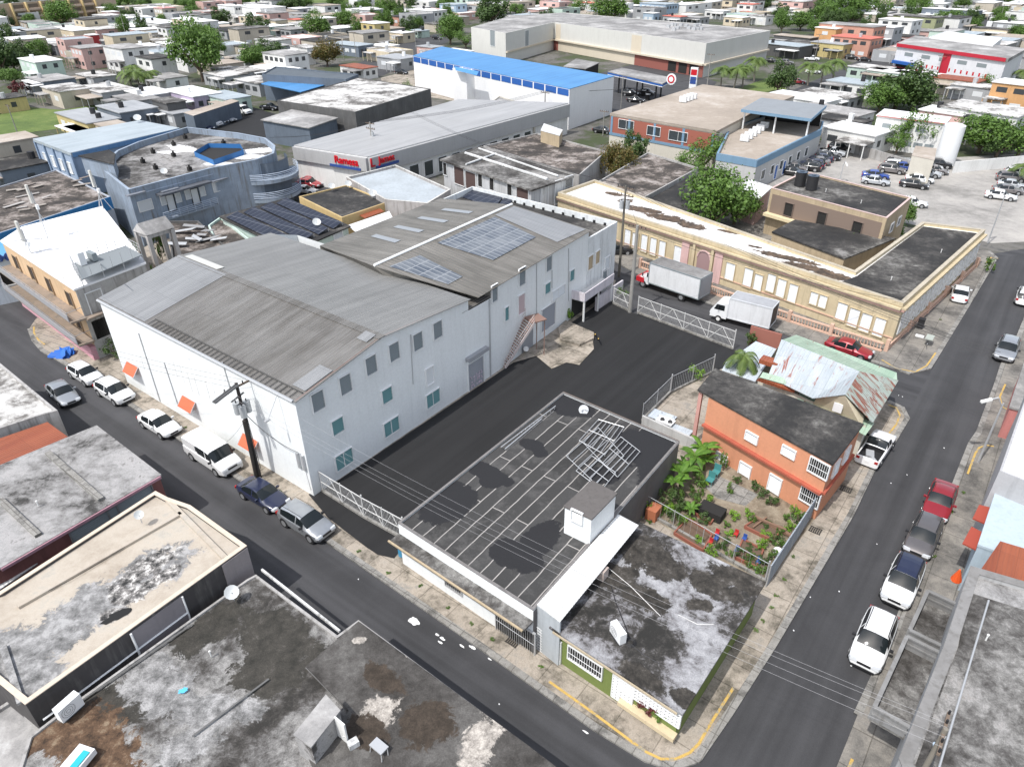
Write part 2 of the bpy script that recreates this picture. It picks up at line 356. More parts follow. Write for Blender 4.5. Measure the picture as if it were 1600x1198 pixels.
for bk in (blk1,blk2,blk3,blk4): sheet('pavement',bk,.13,CONC if bk is blk1 or bk is blk4 else CONC2,bz=0)
def strip(name,px,z,wd,h,mat,side=0):
    pts=PP(px,z); m=MB(); 
    L=[];R_=[]
    for i,p in enumerate(pts):
        d=(pts[min(i+1,len(pts)-1)]-pts[max(i-1,0)]).normalized(); n=Vector((d.y,-d.x,0))
        L.append(p+n*wd/2*(1-side)); R_.append(p-n*wd/2*(1+side))
    for i in range(len(pts)-1):
        q=[L[i],L[i+1],R_[i+1],R_[i]]
        m.face(q); 
        for a,b in ((L[i],L[i+1]),(R_[i],R_[i+1])): m.face([a,b,b-Z_*h,a-Z_*h])
    return m.build(name,mat)
struct(strip('kerb',blk1[0:23],.142,.42,.14,KERB)); struct(strip('kerb',blk2[1:13],.142,.42,.14,KERB)); struct(strip('kerb',blk3[1:12],.142,.4,.14,KERB))
struct(strip('gutter_line',[(-20,459),(0,457),(28,453),(34,443)],.142,.35,.14,KERB))
for q in ([(858,1064),(923,1110),(986,1157),(1010,1174),(1033,1185),(1056,1185),(1078,1175),(1092,1161),(1112,1127),(1146,1074)],[(1378,562),(1400,575),(1430,581),(1448,571),(1462,551)],[(1388,632),(1401,637),(1406,648),(1401,662),(1384,684)],
  [(1512,740),(1524,708),(1530,699),(1540,695),(1553,697)],[(1571,600),(1562,620),(1567,636),(1589,646)],[(-8,460),(15,457),(32,452)],[(53,510),(53,520),(60,531),(70,538)],[(1322,1210),(1332,1185)],[(1541,410),(1549,402),(1560,404)]):
    struct(strip('yellow_kerb_line',q,.155,.15,.01,YEL))
struct(sheet('asphalt_lot',[(482,772),(527,751),(772,587),(968,452),(958,470),(990,489),(1145,545),(1175,556),(1113,582),(1047,614),(1003,658),(1062,705),(880,650),(633,825),(633,850),(616,872),(590,866),(573,855),(543,832),(512,808)],.15,LOT))
struct(sheet('concrete_pad',[(803,566),(838,556),(862,576),(885,566),(905,570),(928,545),(926,530),(905,515),(865,510),(830,535)],.2,CONC))
struct(sheet('loading_ramp',[(872,512),(884,500),(928,519),(928,528),(906,538),(876,530)],.45,CONC,bz=.1))
struct(sheet('garden_ground',[(1008,800),(1088,690),(1280,800),(1200,912),(1100,865)],.15,DIRT)); struct(sheet('gravel_patch',[(1098,757),(1112,738),(1185,772),(1165,790),(1120,778)],.17,KERB))
WPT=plain('spilled_white_paint',(.75,.75,.74),.6)
def blot(name,x,y,rx,ry,mat,seed,z=.018,ang=.6):
    r_=random.Random(seed); c=P(x,y,z); pts=[]
    for i in range(16):
        t=i*math.pi/8; k=r_.uniform(.65,1.15); p=Vector((math.cos(t)*rx*k,math.sin(t)*ry*k,0)); p.rotate(Matrix.Rotation(ang,3,'Z')); pts.append(c+p)
    return MB().face(pts).build(name,mat)
for i,(x,y,a,b) in enumerate([(647,970,.42,.28),(683,991,.16,.08),(691,997,.2,.1),(688,1003,.22,.07),(722,1009,.2,.08),(738,1011,.25,.1),(765,1029,.15,.05),(786,1035,.15,.05),(807,1051,.2,.05),(830,1065,.2,.05),(874,1101,.2,.06),(915,1143,.2,.06)]):
    tag(blot('paint_spill',x,y,a,b,WPT,i,ang=AD),'white paint spill on the asphalt of the front street'+(', the largest one' if i==0 else ', one of the small drips'),'paint spill','white paint spills on the street' if i else None)
DR=plain('drain_iron',(.05,.045,.04),.7,.3)
def drain(x,y,lab):
    c=P(x,y,.16); m=MB()
    for k in range(6): m.hexa(c+A_*(k-2.5)*.14,A_*.045,B_*.28,Z_*.012)
    m.hexa(c+B_*.3,A_*.42,B_*.03,Z_*.014).hexa(c-B_*.3,A_*.42,B_*.03,Z_*.014); tag(m.build('storm_drain',DR),lab,'drain')
drain(802,1001,'rusty drain grate in the pavement before the black-roofed garage'); drain(1274,828,'drain grate in the pavement beside the garden fence'); drain(1322,764,'small grate in the pavement beside the orange house')
# ---------------- roof and wall finishes ----------------
MOULD=weathered('mouldy_concrete_roof',[(.3,(.022,.021,.02)),(.4,(.05,.048,.045)),(.47,(.19,.185,.18)),(.55,(.3,.295,.29)),(.62,(.36,.35,.345)),(.7,(.07,.065,.06))],.13,1.2,2.2)
GREEND=weathered('green_house_roof',[(.38,(.02,.019,.017)),(.45,(.05,.046,.042)),(.49,(.16,.155,.16)),(.56,(.28,.28,.29)),(.66,(.4,.4,.41))],.22,1.8,2.5,spk=.45,layers=(([(P(x,y,3.0),a_,b_,t_) for x,y,a_,b_,t_ in ((1000,860,2.6,1.6,AD),(1040,890,1.6,1.0,0),(1115,915,1.9,1.0,AD),(960,900,1.6,1.2,0),(1010,935,1.7,.9,AD),(1160,905,2.2,1.0,AD),(985,845,1.2,1,0),(1000,1055,1.5,.6,AD),(1080,1095,1.2,.6,AD),(1095,945,.8,.5,0))],[(.4,(.018,.016,.013)),(.58,(.06,.053,.045)),(.7,(.2,.19,.18))],1.5,.8),))
BLKST=[(.35,(.012,.011,.01)),(.6,(.05,.045,.04)),(.72,(.12,.11,.1))]
GRYST=[(.34,(.07,.07,.068)),(.47,(.19,.188,.185)),(.6,(.36,.355,.35))]
SOOT=weathered('sooty_roof',[(.34,(.02,.018,.015)),(.43,(.05,.046,.042)),(.5,(.1,.095,.09)),(.57,(.19,.185,.175)),(.64,(.3,.29,.28)),(.72,(.2,.18,.16))],.16,1.8,spk=.5)
CHAR=weathered('charred_roof',[(.36,(.025,.023,.02)),(.44,(.06,.055,.05)),(.5,(.13,.125,.12)),(.56,(.22,.215,.205)),(.63,(.32,.31,.3)),(.7,(.13,.12,.11))],.2,1.9,spk=.6,layers=(([(P(x,y,3.3),a_,b_,t_) for x,y,a_,b_,t_ in ((435,1000,3.2,1.8,AD),(420,1050,2.2,1.6,0),(330,880+100,2.5,1.2,BD),(180,1020+80,2.5,1.5,0))],[(.36,(.02,.019,.015)),(.6,(.055,.05,.042)),(.7,(.14,.13,.12))],1.2,.9),([(P(x,y,3.3),a_,b_,t_) for x,y,a_,b_,t_ in ((150,1165,3.4,1.6,AD),(100,1150,2,1.2,0),(570,1180,1.2,1.8,0))],[(.36,(.03,.018,.01)),(.55,(.12,.07,.04)),(.68,(.24,.18,.12))],1.6,.9),([(P(x,y,3.3),a_,b_,t_) for x,y,a_,b_,t_ in ((250,1070,3.5,1.4,AD),(330,1110,2.5,1.0,0),(300,1160,1.6,.9,.5))],GRYST,1.3,1.0)))
SLAB=weathered('dark_slab_roof',[(.34,(.03,.027,.024)),(.5,(.07,.065,.06)),(.6,(.11,.105,.098)),(.7,(.17,.16,.15))],.2,2.2,spk=.5,layers=(([(P(x,y,3.6),a_,b_,t_) for x,y,a_,b_,t_ in ((588,1118,1.4,.9,BD),(575,1125,.9,.9,0),(720,1060,.8,.4,0),(640,1020,.35,.3,0),(562,998,.35,.25,0),(750,1160,2,.8,BD))],[(.4,(.2,.18,.16)),(.6,(.5,.46,.41))],2,1.0),([(P(x,y,3.6),a_,b_,t_) for x,y,a_,b_,t_ in ((668,1130,1.4,1.3,0),(600,1060,1.4,.7,AD),(570,1140,.9,1.3,BD))],[(.4,(.03,.022,.015)),(.6,(.06,.045,.033))],2,.7)))
TARR=weathered('tar_roof',[(.32,(.014,.014,.015)),(.46,(.026,.025,.024)),(.56,(.06,.056,.052)),(.63,(.13,.125,.115)),(.72,(.26,.25,.24))],.14,1.4,1.2)
CREAMR=weathered('cream_roof',[(.3,(.28,.235,.185)),(.42,(.38,.33,.27)),(.56,(.45,.4,.335)),(.62,(.4,.37,.32)),(.7,(.3,.28,.25))],.11,1.3,1.2,spk=.14,layers=(([(P(x,y,4.6),a_,b_,t_) for x,y,a_,b_,t_ in ((215,905,3.6,1.7,BD),(150,945,3.4,1.8,BD),(95,985,2.2,1.6,BD),(40,1050,3.2,1.6,AD),(25,1020,2.4,2,0))],GRYST,1.1,.9),([(P(x,y,4.6),a_,b_,t_) for x,y,a_,b_,t_ in ((225,890,2.3,.9,BD),(200,930,1.2,.8,0),(178,960,.9,.5,0),(245,905,1.2,.7,BD))],[(.4,(.02,.02,.02)),(.52,(.2,.19,.18)),(.6,(.62,.6,.57))],2.2,1.0)))
WHR=weathered('white_coated_roof',[(.3,(.72,.72,.72)),(.62,(.8,.8,.8)),(.69,(.68,.66,.62)),(.74,(.1,.09,.08))],.12,1.2,1.2,spk=.06)
WHW=weathered('worn_white_roof',[(.3,(.74,.73,.71)),(.6,(.73,.72,.7)),(.66,(.5,.46,.4)),(.7,(.7,.69,.67))],.2,1.2,spk=.1,layers=(([(P(x,y,4.7),a_,b_,t_) for x,y,a_,b_,t_ in ((1003,327,3.2,1.2,AD),(1040,340,3.6,1.3,AD),(1080,352,2.2,1.2,AD),(960,303,1.6,.8,AD),(978,313,1.2,1,0),(1230,402,4.0,.8,AD),(1265,418,3.6,.9,AD),(1300,430,2.5,1,AD),(1140,362,1.6,.5,AD),(1180,385,1.0,.4,AD),(1330,444,1.5,.8,0))],[(.38,(.035,.028,.022)),(.55,(.11,.075,.05)),(.68,(.2,.14,.1))],1.2,.7),))
BEIGER=weathered('beige_flat_roof',[(.3,(.27,.23,.19)),(.5,(.34,.29,.24)),(.64,(.42,.37,.32)),(.75,(.5,.48,.45))],.08,.9,1.2,spk=.15)
GREYR=weathered('grey_flat_roof',[(.3,(.13,.125,.12)),(.48,(.24,.235,.23)),(.6,(.36,.35,.34)),(.7,(.5,.5,.49))],.1,.9,1.5,spk=.15)
MOTT=weathered('patchy_white_roof',[(.3,(.05,.048,.045)),(.42,(.16,.15,.14)),(.5,(.45,.44,.42)),(.6,(.62,.61,.6)),(.7,(.3,.29,.28))],.16,1.2,2)
RUIN=weathered('ruined_roof',[(.3,(.02,.018,.017)),(.48,(.06,.05,.042)),(.56,(.2,.17,.15)),(.66,(.34,.31,.29))],.3,2,2.5)
M_MAIN1=corrugated('grey_metal_sheet',(.15,.15,.145),(.225,.225,.22),BD,.3,(1.1,9),thr=(.3,.6)); M_MAIN2=corrugated('old_grey_sheet',(.095,.087,.076),(.195,.188,.178),BD,.3,(1.0,3.0),thr=(.36,.6),bs=.9)
M_MAIN2L=corrugated('pale_grey_sheet',(.19,.195,.2),(.26,.265,.27),BD,.3,(1.0,3.0))
M_TAN=corrugated('tan_grey_sheet',(.095,.088,.074),(.205,.192,.172),AD,.45,(1.0,4.0),thr=(.36,.64)); M_TANL=corrugated('pale_sheet',(.2,.21,.22),(.28,.285,.295),AD,.3)
M_PHAR=corrugated('pale_grey_metal_roof',(.31,.31,.31),(.39,.39,.39),BD,.5,(.6,30),bs=.2); M_BLUE=corrugated('blue_metal_roof',(.05,.2,.44),(.08,.26,.52),BD,.5,(.8,30),bs=.3)
M_RUST=corrugated('rusty_roof',(.2,.045,.02),(.36,.11,.05),AD+math.pi/2,.25,(.9,3),thr=(.3,.7)); M_WHC=corrugated('white_metal_sheet',(.66,.66,.64),(.78,.78,.77),AD,.25,(.9,9),gloss=.4)
M_GRN=corrugated('pale_green_tin',(.27,.4,.29),(.4,.5,.4),BD,.25,(.8,3),rust=(.22,.07,.04),rustlo=.6); M_GRN2=corrugated('rust_streaked_tin',(.3,.38,.32),(.44,.48,.45),AD,.25,(.8,3),rust=(.24,.08,.05),rustlo=.49)
M_TIN=corrugated('blue_grey_tin',(.33,.38,.41),(.46,.49,.51),BD,.25,(.8,2.6),rust=(.26,.09,.06),rustlo=.56); M_PAT=corrugated('pale_blue_sheet',(.45,.5,.55),(.55,.6,.64),BD,.25,(.8,3))
M_LBL=corrugated('light_blue_roof',(.32,.37,.4),(.4,.45,.48),BD,.4,(1,5),bs=.3); M_GABLE=corrugated('grey_gable_sheet',(.28,.29,.3),(.42,.43,.44),AD,.4,(1,3),rust=(.2,.1,.07),rustlo=.66)
WLW=plaster((.775,.8,.8),.1); WHP=plaster((.74,.74,.72),.3); WHD=plaster((.66,.67,.67),.7); GREYW=plaster((.3,.3,.3),.6); DKW=plaster((.1,.1,.1),.7); SLW=plaster((.12,.15,.19),.4); BLW=plaster((.27,.33,.41),.75)
TERR=plaster((.6,.27,.155),.22); YELW=plaster((.57,.48,.32),.45); GRNW=plaster((.17,.22,.06),.2); BEIW=plaster((.56,.53,.46),.15); TANW=plaster((.45,.36,.24),.5); OLDW=plaster((.42,.41,.4),.8)
TEAL=plain('teal_louvre',(.12,.26,.265),.5); GRL=plain('grey_louvre',(.22,.25,.26),.5); SHUT=plain('grey_roller_shutter',(.3,.31,.33),.6); PINKD=plain('faded_pink_door',(.5,.4,.41),.7); WSH=plain('white_shutter',(.68,.7,.71),.5); WINB=plain('blind_white',(.6,.62,.63),.6)
def tri_roof(name,pts,mat,parent,th=.05):
    """roof sheet from 3d points, given thickness"""
    c=MB(); c.face(pts); lo=[p-Z_*th for p in pts]; c.face(list(reversed(lo)))
    for i in range(len(pts)): j=(i+1)%len(pts); c.face([pts[i],lo[i],lo[j],pts[j]])
    return c.build(name,mat,parent)
# ---------------- the white warehouse ----------------
s0=P(491,777); e0=P(770,587); wd=P(210,605); wd=s0+(wd-s0).normalized()*27.6
uS=(e0-s0).normalized(); LS=(e0-s0).length; n0=wd+(e0-s0)
W=thing('warehouse','large white warehouse with grey metal gable roof beside the black asphalt lot','warehouse',(s0.x,s0.y,0))
def sp(u,z,b=s0): return b+uS*u+Z_*z
zE,zR,uR,uE,zE2=8.8,10.2,8.4,18.9,9.35
gb=MB().face([sp(0,0),sp(LS,0),sp(LS,8.3),sp(uE,8.3),sp(uE,zE2),sp(uR,zR),sp(0,zE)])
gb.face([sp(0,0,wd),sp(LS,0,wd),sp(LS,8.3,wd),sp(uE,zE2,wd),sp(uR,zR,wd),sp(0,zE,wd)])
gb.face([s0,wd,wd+Z_*zE,s0+Z_*zE]).face([e0,n0,n0+Z_*8.3,e0+Z_*8.3]).face([sp(uE,8.3),sp(uE,zE2),sp(uE,zE2,wd),sp(uE,8.3,wd)])
gb.build('wall',WLW,W)
ov=Vector((0,0,.06)); dW=(wd-s0).normalized()
def sheetpts(u0,z0,u1,z1,f0=0.0,f1=1.0,e=.25,k=.08):
    L=(wd-s0).length; a=s0-dW*e; q0=a+dW*((L+2*e)*f0); q1=a+dW*((L+2*e)*f1)
    return [q0+uS*u0+Z_*(z0+k),q0+uS*u1+Z_*(z1+k),q1+uS*u1+Z_*(z1+k),q1+uS*u0+Z_*(z0+k)]
rf=tri_roof('roof',sheetpts(uR,zR,uE+.1,zE2),M_MAIN1,W)
tri_roof('roof',sheetpts(-.1,zE-.02,uR,zR),M_MAIN2,W)
tri_roof('roof_sheet',[p+Z_*.05 for p in sheetpts(.1,zE,uR,zR,.72,1)],M_MAIN2L,W,.03)
tri_roof('ridge_cap',[p+Z_*.06 for p in sheetpts(uR-.35,zR-.06,uR+.35,zR-.03,0,1)],M_MAIN2,W,.03)
tri_roof('skylight',[p+Z_*.08 for p in sheetpts(uR+.1,zR,uR+.9,zR-.06,.78,.97)],plain('old_skylight',(.5,.5,.47),.5),W,.03)
m=MB()
for i in range(34):  # gutter brackets along the street eave
    f=.02+i*.0205; a=s0+dW*((wd-s0).length*f)+Z_*(zE+.16); m.tube(a+uS*.0,a+uS*.75+Z_*.13,.035,4)
a=s0+Z_*(zE+.3)+uS*.75; m.tube(a,a+dW*(wd-s0).length*.7,.05,5); m.build('eave_bracket',plain('dark_grey_steel',(.06,.058,.055),.7),W)
MB().tube(s0+Z_*(zE+.05)-uS*.15,wd+Z_*(zE+.05)-uS*.15,.12,6).build('gutter',STEEL,W)
MB().tube(sp(0,zE+.02)-dW*.08,sp(uR,zR+.02)-dW*.08,.07,5).tube(sp(uR,zR+.02)-dW*.08,sp(uE,zE2+.02)-dW*.08,.07,5).build('verge_trim',plain('rusty_trim',(.2,.08,.06),.8),W)
tri_roof('repair_panel',[p+Z_*.1 for p in sheetpts(1.0,zE+.16,3.6,zE+.58,.01,.06)],M_MAIN2L,W); tri_roof('repair_panel',[p+Z_*.1 for p in sheetpts(uR-1.1,zR-.2,uR-.1,zR,.02,.06)],M_MAIN2L,W)
class Face:
    def __init__(s,a,b,root,sg=1): s.a=a;s.b=b;s.root=root;s.sg=sg;s.wpoly=[a,b]
    def edge(s,i): u=(s.b-s.a).normalized(); return s.a,s.b,u,Vector((u.y,-u.x,0))*s.sg
    win=B.win; slab_=B.slab_; row=B.row; band=B.band
    def at(s,i,x,y): return onplane(s.a,s.b,x,y)
FS=Face(s0,e0,W,1)
for x,y in ((496,626),(539,600),(579,570),(615,549),(652,533),(683,515)): FS.win(0,x,y,1.15,1.6,'louvre',GRL)
for x,y in ((527,665),(604,617)): FS.win(0,x,y,1.15,1.35,'louvre',TEAL)
for x,y in ((537,717),(611,666),(676,622)): FS.win(0,x,y,1.75,1.45,'two',TEAL)
FS.win(0,671,587,.95,1.7,'plain',WSH); 
rs=FS.win(0,743,584,2.3,3.1,'slat',SHUT,name='roller_door'); c=FS.at(0,743,552)
FS.slab_(0,c,2.9,.35,'door_hood',SHUT,.45)
GRAF=plain('pink_graffiti_paint',(.62,.5,.6),.7); gm=MB(); cc=FS.at(0,744,592); a_,b_,u_,n_=FS.edge(0); gr=random.Random(3)
for k in range(3):
    for j in range(5):
        p=cc+u_*(-.75+j*.36)+Z_*(.55-k*.5)+n_*.09
        q=[p+u_*gr.uniform(-.15,.15)+Z_*gr.uniform(-.2,.2) for _ in range(4)]
        gm.path(q,.035,4)
gm.build('graffiti',GRAF,W)
MB().tube(FS.at(0,641,522)+n_*.05,FS.at(0,645,600)+n_*.05,.035).build('drainpipe',STEEL,W); MB().tube(FS.at(0,764,468)+n_*.06,FS.at(0,766,590)+n_*.06,.08).build('drainpipe',STEEL,W)
FWt=Face(s0,wd,W,-1); aw,bw,uw,nw=FWt.edge(0)
for p0,p1 in (((217,520),(251,627)),((257,566),(278,630)),((348,565),(362,612))): MB().tube(FWt.at(0,*p0)+nw*.05,FWt.at(0,*p1)+nw*.05,.045).build('drainpipe',STEEL,W)
for x,y in ((238,527),(292,558),(320,575),(347,590)): MB().hexa(FWt.at(0,x,y)+nw*.02,uw*.45,nw*.02,Z_*.05).build('vent_slot',WHITE,W)
for x,y in ((227,568),(279,580),(302,600),(330,612)):
    c=FWt.at(0,x,y)+nw*.01; m=MB()
    for dx,dz,a,b in ((-.5,0,.03,.9),(.5,0,.03,.9),(0,.9,.5,.03)): m.hexa(c+uw*dx+Z_*dz,uw*a,nw*.015,Z_*b)
    m.build('bricked_opening',WHP,W)
for x,y,lab in ((209,574,'orange metal awning on the white street wall, nearest the ruined corner building'),(297,628,'orange metal awning in the middle of the white street wall'),(393,688,'orange metal awning on the white wall behind the black power pole')):
    c=FWt.at(0,x,y); p=[c+uw*-1.0+Z_*.35+nw*.05,c+uw*1.0+Z_*.35+nw*.05,c+uw*1.0+nw*.7-Z_*.4,c-uw*1.0+nw*.7-Z_*.4]
    t=thing('awning',lab,'awning',tuple(c)); tri_roof('cover',p,plain('orange_metal',(.55,.12,.05),.5),t,.04)
    MB().tube(p[0],p[3],.03,4).tube(p[1],p[2],.03,4).tube(p[0]-Z_*.7,p[3],.02,4).tube(p[1]-Z_*.7,p[2],.02,4).build('bracket',STEEL,t)
m=MB()
for k,(x,y) in enumerate(((468,718),(476,722))): m.hexa(FWt.at(0,x,y)+nw*.1,uw*.12,nw*.08,Z_*.7)
m.tube(FWt.at(0,470,708),FWt.at(0,486,765),.04); tag(m.build('electric_meter',STEEL),'grey electric meter boxes on the white street wall near its front corner','meter')
tag(MB().tube(FWt.at(0,434,616)+nw*.05,FWt.at(0,441,642)+nw*1.2,.03).hexa(FWt.at(0,441,644)+nw*1.3,uw*.1,nw*.22,Z_*.05).build('wall_lamp',STEEL),'small street lamp on a bracket near the top of the white street wall','lamp')
def cell_mat():
    m,n,l,b=nt('translucent_cells'); g=geo(n); r=rotv(n,l,g,AD); br=n.new('ShaderNodeTexBrick'); l.new(r,br.inputs['Vector']); br.offset=0
    br.inputs['Color1'].default_value=(.07,.085,.11,1); br.inputs['Color2'].default_value=(.12,.135,.155,1); br.inputs['Mortar'].default_value=(.27,.285,.3,1)
    br.inputs['Brick Width'].default_value=1.5; br.inputs['Row Height'].default_value=.62; br.inputs['Mortar Size'].default_value=.07; br.inputs['Mortar Smooth'].default_value=.6; br.inputs['Scale'].default_value=1
    f=noise(n,l,g,.4,4,.6); col=mixc(n,l,ramp(n,l,f,[(.45,(0,0,0)),(.7,(.6,.6,.6))]),br.outputs[0],(.25,.265,.28)); l.new(col,b.inputs['Base Color']); b.inputs['Roughness'].default_value=.35; return m
# annex: low step roof + rear twin gable block
tri_roof('annex_roof',[FS.at(0,722,490)+Z_*.05,FS.at(0,768,463)+Z_*.05,FS.at(0,768,463)+dW*3.2+Z_*.25,FS.at(0,722,490)+dW*3.2+Z_*.25],M_MAIN2,W)
f0=P(966,446); N2=thing('warehouse_annex','white rear warehouse wing with two tan metal gables and roof skylights','warehouse',tuple(e0))
u2=(f0-e0).normalized(); e1=onplane(e0,f0,743,452); e2=onplane(e0,f0,920,365); e1=Vector((e1.x,e1.y,9.2)); e2=Vector((e2.x,e2.y,9.4)); 
r1=P(585,417,10.3); r2=P(800,321,10.3); l1=P(500,385,9.3); l2=P(688,311,9.3)
d2=Vector((-u2.y,u2.x,0))
lb1=Vector((l1.x,l1.y,0)); lb2=Vector((l2.x,l2.y,0)); eb1=Vector((e0.x,e0.y,0)); eb2=Vector((e2.x,e2.y,0))
wb=MB().face([eb1,eb2,e2,Vector((eb1.x,eb1.y,9.25))]).face([eb2,lb2,l2,r2,e2]).face([lb2,lb1,l1,l2]).build('wall',WLW,N2); MB().face([lb1,eb1,Vector((eb1.x,eb1.y,9.2)),r1,l1]).build('gable_end',M_TAN,N2)
o_=Vector((0,0,.08)); ee1=e1-d2*.3; ee2=e2-d2*.3
tri_roof('roof',[ee1+o_,ee2+o_,r2+o_,r1+o_],M_TAN,N2); tri_roof('roof',[l1+o_,r1+o_,r2+o_,l2+o_],M_TAN,N2)
MB().tube(r1+Z_*.15,r2+Z_*.15,.14,6).build('ridge_cap',WHITE,N2)
def lerp4(a,b,c,d,s,t): return (a*(1-s)+b*s)*(1-t)+(d*(1-s)+c*s)*t   # s along a->b, t from a->d
SKY=cell_mat(); SKW=plain('milky_skylight',(.26,.28,.3),.5)
q=lambda s,t,z=.14: lerp4(ee1,ee2,r2,r1,s,t)+Z_*z
tri_roof('skylight',[q(.03,.32),q(.13,.32),q(.2,.86),q(.03,.9)],SKY,N2,.03)
tri_roof('skylight',[q(.36,.32),q(.72,.32),q(.8,.92),q(.36,.92)],SKY,N2,.03)
tri_roof('pale_sheet',[q(.74,.1),q(.985,.05),q(.985,.95),q(.82,.95)],M_TANL,N2,.03)
for s,t in ((.25,.72),(.42,.72),(.6,.74),(.78,.78)):
    w4=lambda a,b: lerp4(l1,l2,r2,r1,a,b)+Z_*.14
    tri_roof('skylight',[w4(s,t-.42),w4(s+.04,t-.42),w4(s+.04,t-.02),w4(s,t-.02)],SKW,N2,.03)
FN=Face(e0,f0,N2,1); ax,bx,ux,nx=FN.edge(0)
for x,y,w_,h_,mt in ((791,490,.7,1.5,TEAL),(772,458,.9,1.7,GRL),(815,432,1.1,1.8,GRL),(857,412,1.1,1.6,GRL),(855,450,1.1,1.2,TEAL),(893,430,1.0,1.3,TEAL)): FN.win(0,x,y,w_,h_,'louvre',mt)
FN.win(0,872,457,2.6,1.1,'two',WSH); FN.win(0,814,475,1.2,2.1,'plain',PINKD,name='door'); FN.win(0,856,495,2.7,2.7,'slat',SHUT,name='shutter'); 
c=FN.at(0,824,505); FN.slab_(0,Vector((c.x,c.y,1.3)),2.0,2.4,'garage_door',SHUT,.05)
for x,yt,yb in ((838,412,515),(862,400,450),(888,388,470)): MB().tube(FN.at(0,x,yt)+nx*.05,FN.at(0,x,yb)+nx*.05,.04).build('drainpipe',STEEL,N2)
# outside staircase
st=thing('outdoor_staircase','long rusty metal staircase climbing the white wall to a pink door','staircase',tuple(P(778,572)))
top=FN.at(0,816,490)+nx*.9; top.z=4.2; bot=P(782,570,.15)+(-nx)*.0
hd=(top-bot); hd.z=0; L=hd.length; hd.normalize(); wv=Vector((hd.y,-hd.x,0)); RS=plain('rusty_brown_steel',(.24,.15,.12),.75); RSW=plain('flaking_white_steel',(.5,.44,.42),.7)
m=MB(); N_=20
for k in range(N_): f=(k+.5)/N_; c=bot+hd*L*f; c.z=.15+(top.z-.15)*f; m.hexa(c,wv*.8,hd*(L/N_*.42),Z_*.03)
m.build('tread',RS,st)
for sg in (-1,1):
    m=MB(); a=bot+wv*.82*sg; b=top+wv*.82*sg; m.hexa((a+b)/2,(b-a)/2,wv*.05,Z_*.2); m.tube(a+Z_*.95,b+Z_*.95,.03,5); m.tube(a+Z_*.55,b+Z_*.55,.02,5)
    for k in range(7): c=a+(b-a)*(k/6); m.tube(c,c+Z_*.95,.022,4)
    m.build('side_rail',RSW,st)
m=MB().hexa(top+hd*.7,hd*.8,wv*.8,Z_*.05)
for s_ in (-1,1): m.tube(top+hd*1.3+wv*.7*s_,top+hd*1.3+wv*.7*s_-Z_*4.1,.05,5)
m.build('landing',RS,st)
# white block with parapet and black roof behind
g1=FN.at(0,918,378); g2=FN.at(0,964,358); g2.z=8.2; q1=P(688,311,8.6); q2=P(738,290,8.6)
N3=B('parapet_block','white rear block with black flat roof behind a mould-stained parapet','building',None,8.5,plaster((.72,.75,.76),.55),TARR,parapet=.7,world=[Vector((e2.x,e2.y,0))+u2*.05,Vector((g2.x,g2.y,0)),Vector((q2.x,q2.y,0)),Vector((q1.x,q1.y,0))])
for x,y,w_,h_,mt in ((922,410,1.2,1.7,TANW),(933,402,1.1,1.6,TANW),(948,411,1.2,1.6,WINB),(944,430,1.1,1.6,GRL)): N3.win(0,x,y,w_,h_,'plain' if mt is TANW else 'louvre',mt)
m=MB()
for k in range(14):
    a,b,u,n=N3.edge(1); i_=a.lerp(b,(k+1)/15); m.hexa(i_-n*.28+Z_*7.95,u*.12,n*.1,Z_*.15)
m.build('scupper',BLK,N3.root)
def ac_unit(x,y,z,lab,ang=AD,s=1.0,group=None):
    c=P(x,y,z); t=thing('air_conditioner',lab,'air conditioner',tuple(c),group); d=Vector((math.cos(ang),math.sin(ang),0)); e=Vector((-d.y,d.x,0))
    MB().hexa(c+Z_*.35*s,d*.45*s,e*.17*s,Z_*.32*s).build('casing',WHITE,t)
    fm=MB(); cc=c+Z_*.36*s-e*.175*s-d*.12*s
    for k in range(3):
        pts=[cc+d*math.cos(q_*.5236)*(.08+.09*k)*s+Z_*math.sin(q_*.5236)*(.08+.09*k)*s for q_ in range(13)]; fm.path(pts,.008,3)
    fm.build('fan_grille',BLK,t); MB().hexa(c+Z_*.02,d*.4*s,e*.22*s,Z_*.02).build('foot',BLK,t); return t
PVM=None
def pv_mat():
    m,n,l,b=nt('solar_cells'); g=rotv(n,l,geo(n),AD); br=n.new('ShaderNodeTexBrick'); l.new(g,br.inputs['Vector']); br.offset=0
    br.inputs['Color1'].default_value=(.012,.016,.03,1); br.inputs['Color2'].default_value=(.018,.022,.038,1); br.inputs['Mortar'].default_value=(.16,.17,.19,1)
    br.inputs['Brick Width'].default_value=1.0; br.inputs['Row Height'].default_value=1.65; br.inputs['Mortar Size'].default_value=.025; br.inputs['Scale'].default_value=1
    l.new(br.outputs[0],b.inputs['Base Color']); b.inputs['Roughness'].default_value=.35; b.inputs['Specular IOR Level'].default_value=.25; return m
PVM=pv_mat()
def solar(px,z,par,tilt=.3):
    p=PP(px,z); p=[v+Z_*(tilt if i in(1,2) else .1) for i,v in enumerate(p)]; c=sum(p,Vector())/4
    t=tri_roof('solar_panel',p,PVM,par,.05); m=MB()
    for v in p: m.tube(Vector((v.x,v.y,z)),v-Z_*.05,.03,4)
    m.build('stand',STEEL,t)
solar([(722,309),(737,300),(785,312),(773,326)],7.8,N3.root)
solar([(778,322),(788,312),(800,316),(796,322)],7.8,N3.root)
